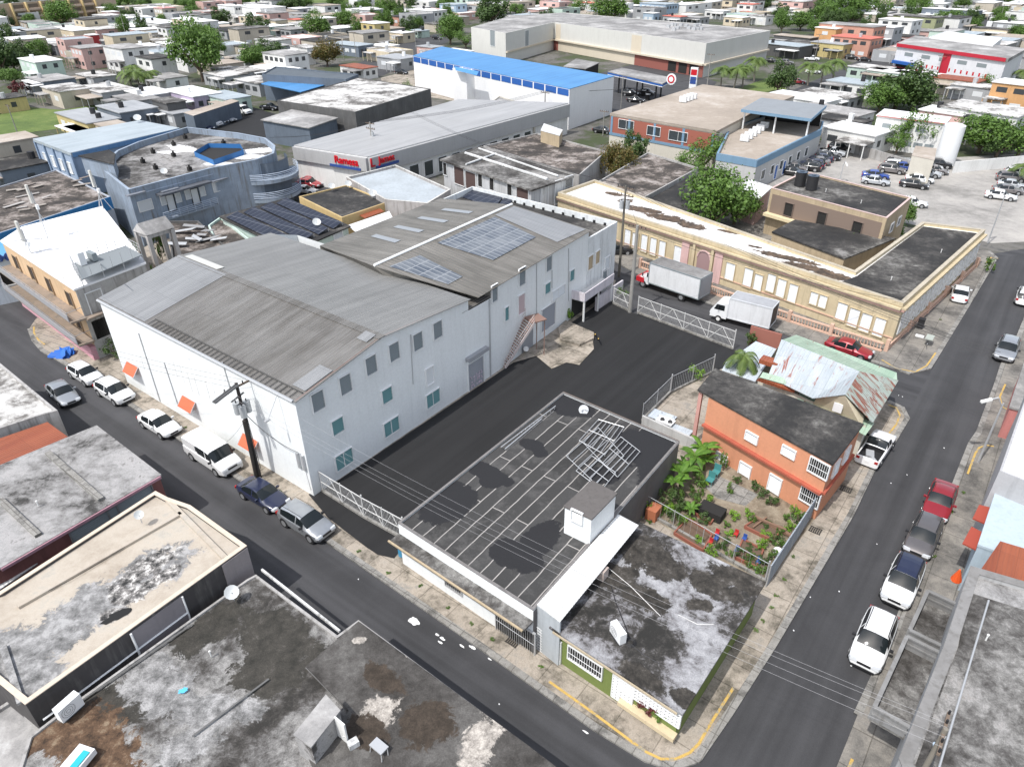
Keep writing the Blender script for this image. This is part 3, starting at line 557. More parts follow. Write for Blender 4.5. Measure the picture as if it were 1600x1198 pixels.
# balcony ramp at the rear corner
bp=thing('loading_balcony','pale concrete balcony with solid parapet low on the rear white wall','balcony',tuple(P(905,500)))
a=FN.at(0,893,478); b=FN.at(0,938,455); a.z=2.6; b.z=2.6
MB().hexa((a+b)/2+nx*.8,(b-a)/2,nx*.8,Z_*.08).build('slab',WHP,bp); MB().hexa((a+b)/2+nx*1.6+Z_*.5,(b-a)/2,nx*.06,Z_*.5).hexa(a+nx*.8+Z_*.5,ux*.06,nx*.85,Z_*.5).build('parapet',plaster((.66,.62,.66),.4),bp)
m=MB(); 
for f in (0.02,.5,.98): c=a.lerp(b,f)+nx*1.5; m.tube(c,Vector((c.x,c.y,.1)),.12,6)
m.build('column',WHP,bp); c=a.lerp(b,.5); MB().hexa(Vector((c.x,c.y,1.3))+nx*.05,(b-a)/2,nx*.03,Z_*1.2).build('shutter',DARK,bp)
tag(MB().hexa(P(952,462,.9),A_*.1,B_*3,Z_*.9).build('garden_wall',plaster((.64,.6,.63),.4)),'pale lilac boundary wall beside the power pole at the rear gate','wall')
for i,(x,y) in enumerate(((930,522),(935,529))): tag(MB().tube(P(x,y,.1),P(x,y,1.1),.07,8).build('bollard',YEL),'yellow steel bollard by the loading ramp, '+('left' if i==0 else 'right')+' of the pair','bollard')
tag(MB().tube(P(822,545,.15),P(822,545,1.1),.28,10).build('barrel',WHP),'white plastic barrel beside the foot of the rusty staircase','barrel')
# ---------------- black-roofed garage with seam lines ----------------
def seam_mat():
    m,n,l,b=nt('bitumen_strips'); g=geo(n); r=rotv(n,l,g,BD+.02)
    nz=n.new('ShaderNodeTexNoise'); nz.inputs['Scale'].default_value=.8; l.new(g,nz.inputs['Vector']); 
    vm=n.new('ShaderNodeVectorMath'); vm.operation='MULTIPLY_ADD'; l.new(nz.outputs['Color'],vm.inputs[0]); vm.inputs[1].default_value=(.12,.12,0); l.new(r,vm.inputs[2])
    br=n.new('ShaderNodeTexBrick'); l.new(vm.outputs[0],br.inputs['Vector']); br.offset=.43; br.inputs['Scale'].default_value=1
    br.inputs['Color1'].default_value=(.03,.029,.028,1); br.inputs['Color2'].default_value=(.05,.049,.048,1); br.inputs['Mortar'].default_value=(.36,.34,.32,1)
    br.inputs['Brick Width'].default_value=11.0; br.inputs['Row Height'].default_value=.98; br.inputs['Mortar Size'].default_value=.04; br.inputs['Mortar Smooth'].default_value=.3
    w_=noise(n,l,g,.5,7,.75,.3); s=noise(n,l,g,12,3,.8)
    col=mixc(n,l,ramp(n,l,w_,[(.5,(0,0,0)),(.7,(.5,.5,.5))]),br.outputs[0],(.14,.135,.13))
    tar=spotmask(n,l,g,[(P(x,y,3.7),a_,b_,t_) for x,y,a_,b_,t_ in ((700,785,2.4,1.8,BD),(757,736,2.6,.8,AD),(770,750,1.0,.9,BD),(840,845,2.2,1.1,BD),(812,868,1.8,1.2,AD),(790,862,1.0,1.2,0),(831,695,1.1,.7,AD),(845,708,.6,.5,0),(885,632,2.6,1.5,AD),(1020,700,3.0,2.6,AD),(1035,735,2.5,1.6,BD),(945,742,1.2,1.0,0))],1.1,.3,.34)
    col=mixc(n,l,tar,col,(.014,.014,.016)); col=mixc(n,l,.35,col,ramp(n,l,s,[(.3,(.4,.4,.4)),(.65,(1.2,1.2,1.2))]),'MULTIPLY')
    l.new(col,b.inputs['Base Color']); b.inputs['Roughness'].default_value=.85; return m
G=B('garage_building','low white garage with black bitumen roof covered in pale seam lines','garage',[(622,817),(880,613),(1061,690),(833,953)],3.8,WLW,seam_mat(),parapet=.1,pt=.12,ptop=plaster((.2,.19,.185),.6))
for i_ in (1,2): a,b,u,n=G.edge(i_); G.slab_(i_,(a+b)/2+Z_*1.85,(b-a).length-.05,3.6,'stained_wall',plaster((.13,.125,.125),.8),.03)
G.band(3,2.75,2.9,'ledge',SOOT,.95); G.band(3,2.9,3.0,'ledge_rim',TANW,.12,.9)
for x,y,w_,h_ in ((806,985,3.0,1.9),(709,906,1.4,1.7)): G.win(3,x,y,w_,h_,'bars',DARK,STEEL,name='grille_gate')
G.band(1,3.6,3.85,'parapet_rail',WOOD,.08)
hut=B('stair_hut','small white roof hut with grey strip roof on the black garage roof','roof hut',[(880,790),(925,750),(965,770),(925,811)],6.0,WLW,plaster((.12,.11,.105),.4),z0=3.69,over=.08,slab=.1)
hut.win(3,902,806,.8,.9,'louvre',WSH)
fr=thing('roof_lattice','open lattice of galvanised steel bars lying on the black garage roof','metal frame',tuple(P(945,700,3.7)))
o=P(905,735,3.75); 
m=MB()
def bar(p0,p1,z=3.9,r=.028): m.tube(P(p0[0],p0[1],z),P(p1[0],p1[1],z),r,4)
for (a,b),(c,d),n_ in ((((905,688),(935,655)),((945,710),(975,667)),7),(((885,712),(935,668)),((930,755),(975,712)),6),(((935,718),(970,682)),((965,745),(1000,705)),6),(((900,735),(925,712)),((940,765),(962,738)),5)):
    A0,A1,C0,C1=a,b,c,d
    for k in range(n_):
        f=k/(n_-1); bar((A0[0]+(C0[0]-A0[0])*f,A0[1]+(C0[1]-A0[1])*f),(A1[0]+(C1[0]-A1[0])*f,A1[1]+(C1[1]-A1[1])*f))
    for f in (0,.5,1):
        bar((A0[0]+(A1[0]-A0[0])*f,A0[1]+(A1[1]-A0[1])*f),(C0[0]+(C1[0]-C0[0])*f,C0[1]+(C1[1]-C0[1])*f),4.05)
for x,y in ((905,690),(935,657),(975,668),(945,712),(888,712),(930,755),(1000,706),(965,745),(940,765),(962,740),(970,683)): m.tube(P(x,y,3.7),P(x,y,3.98),.028,4)
m.build('bar',STEEL,fr)
m=MB(); 
for k in range(14): m.tube(P(783+k*6.4,698-k*4.6,3.85),P(783+k*6.4,698-k*4.6,4.05),.03,4)
m.tube(P(783,698,4.05),P(868,634,4.05),.04,4).tube(P(789,701,3.95),P(846,654,3.95),.05,4); tag(m.build('steel_ladder',STEEL),'galvanised ladder-like rail along the left edge of the black garage roof','ladder')
tag(MB().tube(P(912,640,3.7),P(912,640,3.95),.4,14).hexa(P(912,639,3.97),A_*.33,B_*.04,Z_*.02).hexa(P(912,639,3.97),A_*.04,B_*.33,Z_*.02).build('roof_vent',STEEL),'round steel vent at the back corner of the black garage roof','vent')
# white corrugated canopy between garage and green house
cp_=thing('canopy','bright white corrugated canopy between the black garage roof and the green house','canopy',tuple(P(915,900)))
cw=PP([(839,944),(966,803),(998,820),(875,971)],3.95); tri_roof('cover',cw,M_WHC,cp_,.06)
MB().prism([cw[0]*1,cw[3]*1,cw[3]+B_*.12,cw[0]+B_*.12],0,3.85).build('front_wall',plaster((.42,.45,.47),.3),cp_)
# ---------------- green corner house ----------------
GH=B('corner_house','one-storey green house at the street corner with mould-blotched flat roof','house',[(858,979),(999,815),(1197,909),(1067,1116)],3.0,GRNW,GREEND,over=.28,slab=.14)
GH.band(3,2.7,2.84,'eave_trim',plaster((.5,.42,.3),.3),.06,.26)
def screen(bd,i,x,y,w_,h_,name='block_screen'):
    a,b,u,n=bd.edge(i); c=onplane(a,b,x,y); m=MB(); nu=int(w_/.22); nv=int(h_/.22)
    for k in range(nu+1): m.hexa(c+u*(-w_/2+w_*k/nu)+n*.08,u*.03,n*.06,Z_*h_/2)
    for k in range(nv+1): m.hexa(c+Z_*(-h_/2+h_*k/nv)+n*.085,u*w_/2,n*.06,Z_*.03)
    for p in range(nu):
        for q_ in range(nv):
            if (p+q_)%2==0: cc=c+u*(-w_/2+w_*(p+.5)/nu)+Z_*(-h_/2+h_*(q_+.5)/nv)+n*.07; m.hexa(cc,(u+Z_)*.06,n*.03,(Z_-u)*.02)
    o=m.build(name,WHITE,bd.root); MB().hexa(c+n*.008,u*w_/2,n*.006,Z_*h_/2).build('backing',DARK,o)
screen(GH,3,857,1005,1.9,1.9); screen(GH,3,974,1078,1.3,1.9); screen(GH,3,1016,1094,3.6,1.05)
GH.win(3,915,1033,2.3,1.15,'bars',DARK); a,b,u,n=GH.edge(3)
pl=GH.slab_(3,onplane(a,b,1014,1116)-Z_*.1,3.4,.28,'planter',plaster((.6,.5,.33),.2),.45)
for i,(x,y,lab) in enumerate(((965,995,'white split air conditioner on the green house roof'),)): ac_unit(x,y,3.0,lab,AD-.5,1.2)
m=MB(); cc=P(985,1003,3.03)
for r_ in (.18,.25,.32): m.path([cc+Vector((math.cos(t*.52)*r_,math.sin(t*.52)*r_,0)) for t in range(13)],.025,4)
m.path([P(985,1000,3.03),P(976,975,3.03),P(962,940,3.03),P(955,915,3.03)],.03,4); m.path([P(986,1006,3.03),P(1005,1022,3.03),P(1040,1042,3.03)],.03,4)
tag(m.build('coiled_cable',BLK),'black cable coiled beside the air conditioner on the green house roof','cable')
tag(MB().hexa(P(938,893,3.35),A_*.4,B_*.3,Z_*.38).build('chimney_block',plaster((.5,.42,.38),.5)),'small pinkish block chimney at the canopy edge of the green house roof','chimney')
tag(MB().path([P(952,888,3.05),P(985,915,3.05),P(1015,945,3.05),P(1032,962,3.05)],.02,4).path([P(1060,960,3.05),P(1090,975,3.05),P(1115,975,3.05)],.02,4).build('roof_cable',WHP),'thin white cable trailing across the green house roof','cable')
# ---------------- orange house ----------------
OH=B('orange_house','two-storey orange house with black flat roof and white shutters by the garden','house',[(1117,575),(1350,662),(1302,725),(1090,608)],5.4,TERR,TARR,over=.22,slab=.16,wpx=[(1133,584),(1346,663),(1299,722),(1108,617)])
# edge 2 : right-front (1302)->(1090) is the garden front
OH.band(2,2.55,2.72,'ledge',plaster((.4,.1,.06),.4),.35); OH.band(1,2.55,2.72,'ledge',plaster((.4,.1,.06),.4),.2)
for x,y in ((1175,683),(1233,706)): OH.win(2,x,y,1.1,.75,'louvre',WSH)
for x,y in ((1127,720),(1164,736),(1211,756)): OH.win(2,x,y,1.05,1.45,'louvre',WSH)
for x,y in ((1280,731),(1266,776)): OH.win(2,x,y,1.5,1.25,'bars',DARK)
OH.row(1,2,3.9,1.0,1.2,WSH,.2,.9,'louvre')
c=P(1096,611,5.2); m=MB().hexa(Vector((c.x,c.y,2.6)),A_*.14,B_*.14,Z_*2.6); m.build('porch_column',plaster((.55,.3,.26),.4),OH.root)
# ---------------- old green tin-roofed house ----------------
TH=thing('tin_roof_house','old house with patched rusty green and blue tin gables at the street junction','house',tuple(P(1300,600)))
R1,R2,R3=P(1221,530,5.6),P(1343,580,5.6),P(1321,616,5.6)
tri_roof('roof',[R1,R2,R3,P(1270,622,4.0),P(1200,588,3.8)],M_TIN,TH); tri_roof('roof',[R2,P(1404,594,3.7),P(1364,660,3.5),R3],M_GRN2,TH)
tri_roof('roof',[R1-Z_*.1,P(1244,523,3.7),P(1401,582,3.7),P(1402,594,3.7),R2-Z_*.1],M_GRN,TH); tri_roof('skirt_roof',[P(1250,611,3.1),P(1366,661,3.1),P(1352,680,2.9),P(1246,622,2.9)],M_GRN,TH)
tri_roof('dormer_roof',[P(1192,581,4.1),P(1251,597,4.1),P(1244,605,3.9),P(1187,589,3.9)],M_GRN,TH); tri_roof('dormer_roof',[P(1187,590,3.8),P(1244,606,3.8),P(1241,613,3.4),P(1182,594,3.4)],M_RUST,TH)
tri_roof('patio_roof',[P(1181,533,3.1),P(1213,545,3.1),P(1180,596,3.1),P(1128,578,3.0),P(1134,566,3.0)],M_PAT,TH)
g_=[P(1276,621,3.9),R3-Z_*.15,P(1350,652,3.5)]
MB().face(g_+[P(1346,668,2.9),P(1270,632,2.9)]).face([v+A_*.02-B_*-.1 for v in g_]).build('gable_wall',plaster((.64,.57,.42),.3),TH)
wp=[P(1215,545,3.0),P(1392,596,3.0),P(1352,668,3.0),P(1185,592,3.0)]; MB().prism(wp,0,3.2,top=False).build('wall',plaster((.6,.58,.5),.5),TH)
MB().hexa(P(1309,637,4.0),A_*.35,B_*.05,Z_*.4).build('gable_vent',WHITE,TH); MB().hexa(P(1203,565,4.3),A_*.8,B_*.5,Z_*.2).build('rusty_box',M_RUST,TH)
tag(MB().hexa(P(1195,529,1.0),A_*1.6,B_*.1,Z_*1.0).build('brick_wall',plain('old_brick',(.3,.12,.09),.9)),'short red brick wall beside the coconut palm','wall')
# ---------------- yellow historic building ----------------
YB=B('yellow_schoolhouse','long yellow one-storey civic building with white shutters and pink cornice','building',[(1412,474),(872,301),(929,281),(1335,423),(1441,347),(1540,359)],5.0,YELW,WHW,parapet=.35,pt=.35,ptop=plaster((.48,.43,.34),.6))
# black wing roof laid on the rear part
wv_=[P(1300,442,5.0),P(1335,424,5.0),P(1441,348,5.0),P(1536,360,5.0),P(1410,470,5.0),P(1290,437,5.0)]
wv_=offset([Vector((p.x,p.y,0)) for p in [P(1335,425,5.0),P(1440,348,5.0),P(1537,360,5.0),P(1411,471,5.0),P(1302,437,5.0)]],-.4)
MB().face([(p.x,p.y,YB.zr+.03) for p in wv_]).build('roof',TARR,YB.root)
PINK=plaster((.5,.32,.28),.4); a,b,u,n=YB.edge(0)
YB.band(0,4.05,4.3,'cornice',PINK,.28); YB.band(0,4.3,4.5,'cornice_top',YELW,.4); YB.band(5,4.05,4.3,'cornice',PINK,.28); YB.band(5,4.3,4.5,'cornice_top',YELW,.4)
YB.band(0,1.0,1.12,'sill_band',plaster((.6,.4,.3),.3),.1)
for x,y,w_,h_ in ((1315,487,1.15,2.1),(1334,496,1.15,2.1),(1353,504,1.15,2.1),(1374,511,1.15,2.1),(1272,466,.95,1.5),(1286,471,.95,1.5),(1239,458,1.1,2.2),(1221,450,1.1,2.2),(1205,442,1.1,2.2),(1185,441,1.1,2.0),(1169,434,1.2,2.4),(1141,424,1.3,2.2),(1059,397,1.2,2.2),(1035,390,1.1,2.4),(1021,385,1.1,2.4),(1007,380,1.1,2.4),(993,376,1.1,2.2),(981,371,1.1,2.3)):
    YB.win(0,x,y,w_,h_,'louvre',WSH,frame=YELW)
c0=YB.at(0,1099,412)
for x in (1070,1124): c=YB.at(0,x,402); YB.slab_(0,Vector((c.x,c.y,2.1)),1.1,4.0,'pilaster',plaster((.62,.42,.4),.3),.15)
for x in (1084,1114): c=YB.at(0,x,404); YB.slab_(0,Vector((c.x,c.y,2.2)),.35,4.0,'column',YELW,.3)
m=MB(); pts=[]
for k in range(9): t=math.pi*k/8; pts.append(Vector((c0.x,c0.y,2.7))+u*math.cos(t)*.95+Z_*math.sin(t)*.95+n*.06)
m.face([Vector((c0.x,c0.y,.2))+u*.95+n*.06]+pts+[Vector((c0.x,c0.y,.2))-u*.95+n*.06]); dr=m.build('arched_door',plain('old_pink_door',(.3,.2,.2),.8),YB.root)
MB().path(pts,.12,5).build('arch_trim',plaster((.6,.42,.4),.3),YB.root)
YB.band(0,4.6,5.0,'frieze',YELW,.06)
a5,b5,u5,n5=YB.edge(5)
for k in range(15):
    c=a5.lerp(b5,(k+.7)/15.5)+Z_*2.3; m=MB()
    for sg in (-1,1): m.hexa(c+n5*.05,(u5*.62+Z_*1.1*sg).normalized()*1.15,n5*.04,(Z_*.62-u5*1.1*sg).normalized()*.06)
    for sg in (-1,1): m.hexa(c+n5*.05+u5*.62*sg,u5*.06,n5*.05,Z_*1.1).hexa(c+n5*.05+Z_*1.1*sg,u5*.62,n5*.05,Z_*.06)
    o=m.build('lattice_window',WHITE,YB.root); MB().hexa(c+n5*.01,u5*.6,n5*.008,Z_*1.08).build('pane',plain('cream_blind',(.5,.46,.38),.7),o)
def balustrade(px,lab,h=.9,step=.32,mat=None):
    mat=mat or plaster((.62,.42,.32),.3); p=PP(px,.13); c=p[0]; t=thing('balustrade',lab,'fence',tuple(c)); m=MB(); r_=MB()
    for a,b in zip(p,p[1:]):
        d=(b-a); L=d.length; d.normalize(); nn=Vector((-d.y,d.x,0)); k=int(L/step)
        for i in range(k): q_=a+d*(i+.5)*L/k; m.tube(q_+Z_*.15,q_+Z_*h,.06,4)
        r_.hexa((a+b)/2+Z_*.08,d*L/2,nn*.12,Z_*.08); r_.hexa((a+b)/2+Z_*h,d*L/2,nn*.12,Z_*.07)
        for i in range(int(L/6)+1): q_=a+d*min(L,i*6); r_.hexa(q_+Z_*.65,d*.18,nn*.18,Z_*.65)
    m.build('baluster',mat,t)['kind']='stuff'; r_.build('rail',mat,t)
balustrade([(1000,418),(1108,457),(1232,502),(1297,523),(1377,549)],'low pinkish balustrade along the front of the yellow building')
balustrade([(1384,548),(1530,412)],'low balustrade wall along the side of the yellow building',.5,.5)
SC=B('rear_school_block','two-storey tan block with brown screens and flat black roof behind the yellow building','building',[(1205,294),(1257,268),(1424,309),(1386,341)],6.6,TANW,TARR,parapet=.2,ptop=plaster((.6,.45,.42),.3))
SC.band(3,3.3,5.9,'brown_screen',plain('brown_screen',(.2,.15,.12),.9),.05,inset=.4); SC.band(3,2.9,3.3,'walkway',plaster((.66,.56,.36),.2),.9); SC.row(3,3,4.4,1.3,1.8,DARK,.05,.95,'plain',off=.06,frame=plain('brown_trim',(.16,.12,.1),.8))
SC.row(2,2,4.4,1.3,1.2,WPANE,.2,.8,'plain')
B('rear_school_shed','low shed with black sheet roof between the yellow building and the tan block','shed',[(1206,362),(1242,343),(1400,372),(1320,404)],3.9,TANW,TARR,over=.1)
for i,(x,y) in enumerate(((1249,290),(1267,296))):
    c=P(x,y,6.45); t=thing('water_tank','black plastic water tank on the tan block roof, '+('left' if i==0 else 'right')+' of the pair','water tank',tuple(c))
    MB().tube(c,c+Z_*1.9,.75,14).build('body',BLK,t,True); MB().tube(c+Z_*1.9,c+Z_*2.05,.3,10).tube(c+Z_*1.9,c+Z_*1.95,.78,14).build('lid',plain('dark_blue_lid',(.05,.07,.1),.4),t)
B('ruined_store','long low ruin with dark flat roof behind the yellow building','building',[(932,285),(1012,238),(1092,262),(1000,312)],4.0,OLDW,RUIN,parapet=.3)
B('shed_row','low black sheet-roofed shed beside the big green tree','shed',[(1003,318),(1080,275),(1120,290),(1066,340)],3.4,OLDW,TARR,over=.1)
B('small_white_store','small building with bright white roof beside the big green tree','building',[(1148,297),(1170,280),(1207,292),(1186,311)],4.2,plaster((.6,.42,.38),.4),WHR,over=.2)
AP=B('weathered_apartments','two-storey grey apartment block with stained black roof behind the parapet roof','building',[(687,249),(752,228),(897,275),(830,297)],6.6,plaster((.5,.51,.52),.6),SOOT,over=.4,slab=.25)
for x,y,w_,h_ in ((696,264,1,2),(751,282,1.1,2),(769,287,1.1,2),(797,298,1.1,2)): AP.win(3,x,y,w_,h_,'louvre',DARK)
for x,y in ((718,275),(736,283),(817,307)): AP.win(3,x,y,2.6,2.8,'plain',plain('rusty_grille',(.08,.05,.045),.9))
AP.win(2,850,310,1.6,3.5,'plain',WHD); AP.win(2,872,300,1.6,3.5,'plain',WHD); AP.win(2,888,292,1.8,3.2,'bars',DARK)
m=MB(); m.tube(P(727,239,6.8),P(855,280,6.8),.2,5).tube(P(748,232,6.8),P(872,275,6.8),.15,5).tube(P(728,257,6.8),P(775,240,6.8),.15,5).build('roof_ridge',WHD,AP.root)
A2=B('stained_store','low sprawling building with black and tan stained roof left of the flame tree','building',[(755,228),(840,208),(948,236),(905,274)],5.0,OLDW,RUIN,parapet=.25)
B('roof_cabin','small beige roof cabin on the stained store roof','cabin',[(845,204),(850,193),(879,203),(874,212)],6.8,TANW,WHD,z0=4.7)
# ---------------- pharmacy with red letters ----------------
PH=B('pharmacy','grey metal-roofed pharmacy with red letters on its deep fascia','building',[(574,245),(459,227),(717,155),(888,161)],6.4,WHP,M_PHAR,slab=.1,over=.02)
PHG=plaster((.4,.4,.4),.15); PH.band(0,4.1,6.2,'fascia',PHG,.5); PH.band(3,3.6,6.2,'fascia',PHG,.5)
PH.row(3,12,1.7,2.2,2.6,WPANE,.22,.98,'plain')
def text3d(bd,i,x,y,s_,size,mat,lean=0,name='sign_letters',ext=.12,out=.55,cx=True):
    a,b,u,n=bd.edge(i); p=onplane(a+n*out,b+n*out,x,y); cu=bpy.data.curves.new(name,'FONT'); cu.body=s_; cu.size=size; cu.extrude=ext; cu.align_x='CENTER'; cu.align_y='CENTER'; cu.offset=size*.02
    # text x axis must run to the reader's right: outward normal toward viewer
    X=n.cross(Z_)*-1; X=Z_.cross(n); M_=Matrix((( X.x,0,n.x,p.x),(X.y,0,n.y,p.y),(0,1,0,p.z),(0,0,0,1)))
    o=bpy.data.objects.new(name,cu); COL.objects.link(o)
    dg=bpy.context.evaluated_depsgraph_get(); me=bpy.data.meshes.new_from_object(o.evaluated_get(dg)); bpy.data.objects.remove(o)
    me.transform(M_); me.materials.clear(); me.materials.append(mat); q_=ORG.get(bd.root.name,Vector((0,0,0))); me.transform(Matrix.Translation(-q_))
    o=bpy.data.objects.new(name,me); COL.objects.link(o); o.parent=bd.root; ORG[o.name]=q_; return o
REDS=plain('red_sign',(.5,.01,.02),.4); BLUS=plain('blue_sign',(.03,.07,.25),.5)
text3d(PH,0,541,252,'Ramesa',1.65,REDS); c=PH.at(0,543,261); PH.slab_(0,c+Z_*.1,6.6,.4,'sign_base',BLUS,.15,.5)
text3d(PH,3,604,248,'James',1.5,REDS); text3d(PH,3,582,255,'L',1.9,REDS); c=PH.at(3,602,256); PH.slab_(3,c,5.0,.4,'sign_base',BLUS,.15,.5)
# ---------------- blue and white warehouse ----------------
BW=B('blue_roof_warehouse','long white warehouse with bright blue metal roof and blue clerestory panels','warehouse',[(890,139),(645,87),(690,73),(960,119)],8.6,plaster((.76,.76,.76),.1),M_BLUE,over=.05,slab=.12)
BLP=plain('blue_panel',(.02,.1,.35),.5); a,b,u,n=BW.edge(0); Lw=(b-a).length
for k in range(16): c=a.lerp(b,(k+.5)/16)+Z_*7.7; BW.slab_(0,c,Lw/16-.5,1.3,'clerestory_panel',BLP,.08)
a3,b3,u3,n3=BW.edge(0); rr=MB(); z1=P(925,115,9.4); 
tri_roof('stair_tower_roof',[P(710,104,8.9),P(748,112,8.9),P(745,118,8.3),P(712,110,8.3)],M_BLUE,BW.root); c=BW.at(0,731,135); MB().hexa(Vector((c.x,c.y,4.1))+n*1.2,u*3.2,n*1.2,Z_*4.1).build('stair_tower',plaster((.76,.76,.76),.1),BW.root)
B('concrete_roof_store','low building with pale stained roof between the pharmacy and the blue warehouse','building',[(760,165),(780,150),(850,172),(835,186)],5.2,BEIW,GREYR,parapet=.2)
# ---------------- beige mall ----------------
BEIM=plaster((.58,.575,.54),.12)
BM=B('beige_mall','large beige two-storey commercial building with grey flat roof','building',[(1104,68),(866,35),(790,52),(736,43),(800,25),(880,20),(1100,38),(1204,48)],9.5,BEIM,GREYR,parapet=.1,pt=.3)
CRM=plaster((.6,.53,.42),.1); BRK=plain('red_brown_brick',(.26,.09,.07),.9)
BM.band(0,3.4,3.9,'ledge',CRM,.8); BM.band(7,3.4,3.9,'ledge',CRM,.8); BM.band(1,3.4,3.9,'ledge',CRM,.6)
BM.band(0,.05,3.3,'ground_floor',BRK,.1); c=BM.at(0,995,75)
for x in (872,995): c=BM.at(0,x,60); BM.slab_(0,Vector((c.x,c.y,5.0)),5.0 if x>900 else 3.0,8.0,'recess',CRM,.06)
a,b,u,n=BM.edge(0)
for k in range(3): c=a.lerp(b,.05+.06*k)+Z_*1.7; BM.slab_(0,c,3.6,2.8,'dark_shopfront',DARK,.06,.12)
c=a.lerp(b,.68)+Z_*2; BM.slab_(0,Vector((c.x,c.y,1.7)),(b-a).length*.56,3.3,'plain_wall',CRM,.14)
BM.win(2,770,60,3.2,5,'plain',GRL); BM.win(1,823,60,3,5,'plain',GRL)
for k in range(5): c=P(1045+k*14,42+k%2*4,9.4); 
rm=MB(); rr_=random.Random(4)
for k in range(14): c=P(1040+rr_.uniform(0,60),40+rr_.uniform(0,9),9.4); rm.box(c+Z_*.4,(1.2,1,.9),AD)
rm.build('roof_equipment',STEEL,BM.root)
# ---------------- fuel station ----------------
FC=thing('fuel_canopy','grey fuel station canopy with blue and white edge on dark columns','canopy',tuple(P(1000,140)))
cp=[P(946,113,5.6),P(962,107,5.6),P(1050,122,5.6),P(1035,132,5.6)]; cp=[P(960,125,5.0),P(945,113,5.6),P(962,107,5.6),P(1050,122,5.6)]
cq=PP([(1035,131),(950,112),(972,106),(1052,122)],5.4); MB().prism(cq,5.2,5.4,bot=True).build('roof',GREYR,FC)
MB().prism(offset(cq,.06),4.75,5.15,bot=True).build('blue_fascia',BLP,FC); MB().prism(offset(cq,.04),4.55,4.74,bot=True).build('white_fascia',WHITE,FC)
m=MB()
for s,t in ((.15,.3),(.5,.3),(.85,.3),(.15,.75),(.5,.75),(.85,.75)): q_=lerp4(*cq,s,t); m.tube((q_.x,q_.y,0),(q_.x,q_.y,4.8),.22,6)
m.build('column',BLK,FC)
for k,(s,t) in enumerate(((.3,.35),(.65,.35),(.45,.7))):
    q_=lerp4(*cq,s,t); t_=thing('fuel_pump','fuel pump under the canopy, '+('nearest the white warehouse','nearest the pylon sign','in the rear row')[k],'fuel pump',(q_.x,q_.y,0)); MB().box((q_.x,q_.y,.9),(.9,.5,1.8),AD).build('body',DARK,t_); MB().box((q_.x,q_.y,1.5),(.95,.55,.3),AD).build('panel',WHITE,t_)
py=thing('pylon_sign','tall white pylon sign with red and blue panels at the fuel station','sign',tuple(P(1075,138))); c=P(1084,122,4.2)
MB().hexa(c,A_*1.0,B_*.25,Z_*2.6).build('panel',WHITE,py); MB().hexa(c+Z_*1.4-B_*.27,A_*.85,B_*.02,Z_*.7).build('logo_panel',REDS,py); MB().hexa(c-Z_*.6-B_*.27,A_*.85,B_*.02,Z_*.9).build('price_panel',BLUS,py); MB().hexa(Vector((c.x,c.y,1)),A_*.3,B_*.2,Z_*1.6).build('post',STEEL,py)
rs_=P(1049,124,6.4); t=thing('round_sign','round white and red sign at the corner of the fuel canopy','sign',(rs_.x,rs_.y,5.4)); MB().tube(rs_-B_*.1,rs_+B_*.1,1.3,16).build('disc',WHITE,t); MB().tube(rs_-B_*.16,rs_-B_*.11,.95,16).build('ring',REDS,t); MB().tube(rs_-B_*.2,rs_-B_*.17,.6,14).build('centre',WHITE,t)
B('truck_shelter','small brown flat shelter behind the blue-roofed warehouse','shelter',[(880,104),(900,92),(937,98),(915,108)],3.5,DARK,GREYR,over=.3)
# ---------------- brick and blue office ----------------
BLT=plaster((.16,.27,.38),.15); OF=B('brick_office','two-storey office with red brick panels, blue trim and beige flat roof','office building',[(1120,205),(953,177),(1098,132),(1242,150),(1180,174)],6.6,BEIW,BEIGER,over=.12,slab=.45)
OF.band(0,6.15,6.6,'blue_edge',BLT,.1); OF.band(0,3.0,6.0,'brick_panel',plain('red_brick',(.3,.1,.07),.9),.06); OF.band(0,2.5,3.0,'blue_band',BLT,.12)
for x,y,w_ in ((979,195,3.6),(1022,205,3.0),(1060,213,4.0)): OF.win(0,x,y,w_,1.7,'two',WPANE,off=.07)
a,b,u,n=OF.edge(0)
for f in (.02,.28,.55,.8,.98): c=a.lerp(b,f)+Z_*4.4; OF.slab_(0,c,.5,3.3,'blue_pier',BLT,.14)
OL=B('blue_trim_office','lower flat-roofed office wing with blue parapet facing the parking lot','office building',[(1183,251),(1120,240),(1140,200),(1195,182),(1287,190),(1284,202)],5.2,plaster((.46,.46,.45),.15),BEIGER,parapet=.5,pt=.25,ptop=BLT)
OL.band(5,4.1,5.15,'blue_parapet_face',BLT,.08); OL.band(0,4.1,5.15,'blue_parapet_face',BLT,.08); OL.row(5,6,2.2,1.5,1.6,WPANE,.15,.95,'plain'); OL.row(5,2,1.4,1.2,2.4,BLP,.5,.75,'plain',name='door')
CV=thing('rooftop_pavilion','grey roofed open pavilion with blue fascia on the office wing','pavilion',tuple(P(1230,190)))
cvp=PP([(1268,186),(1158,171),(1190,153),(1292,165)],8.4); MB().prism(cvp,7.9,8.4,bot=True).build('roof',BLT,CV); MB().face([(p.x,p.y,8.405) for p in offset(cvp,-.1)]).build('roof_top',plaster((.24,.26,.28),.2),CV)
m=MB()
for s,t in ((.04,.08),(.5,.08),(.96,.08),(.04,.92),(.96,.92)): q_=lerp4(*cvp,s,t); m.tube((q_.x,q_.y,4.7),(q_.x,q_.y,7.95),.16,5)
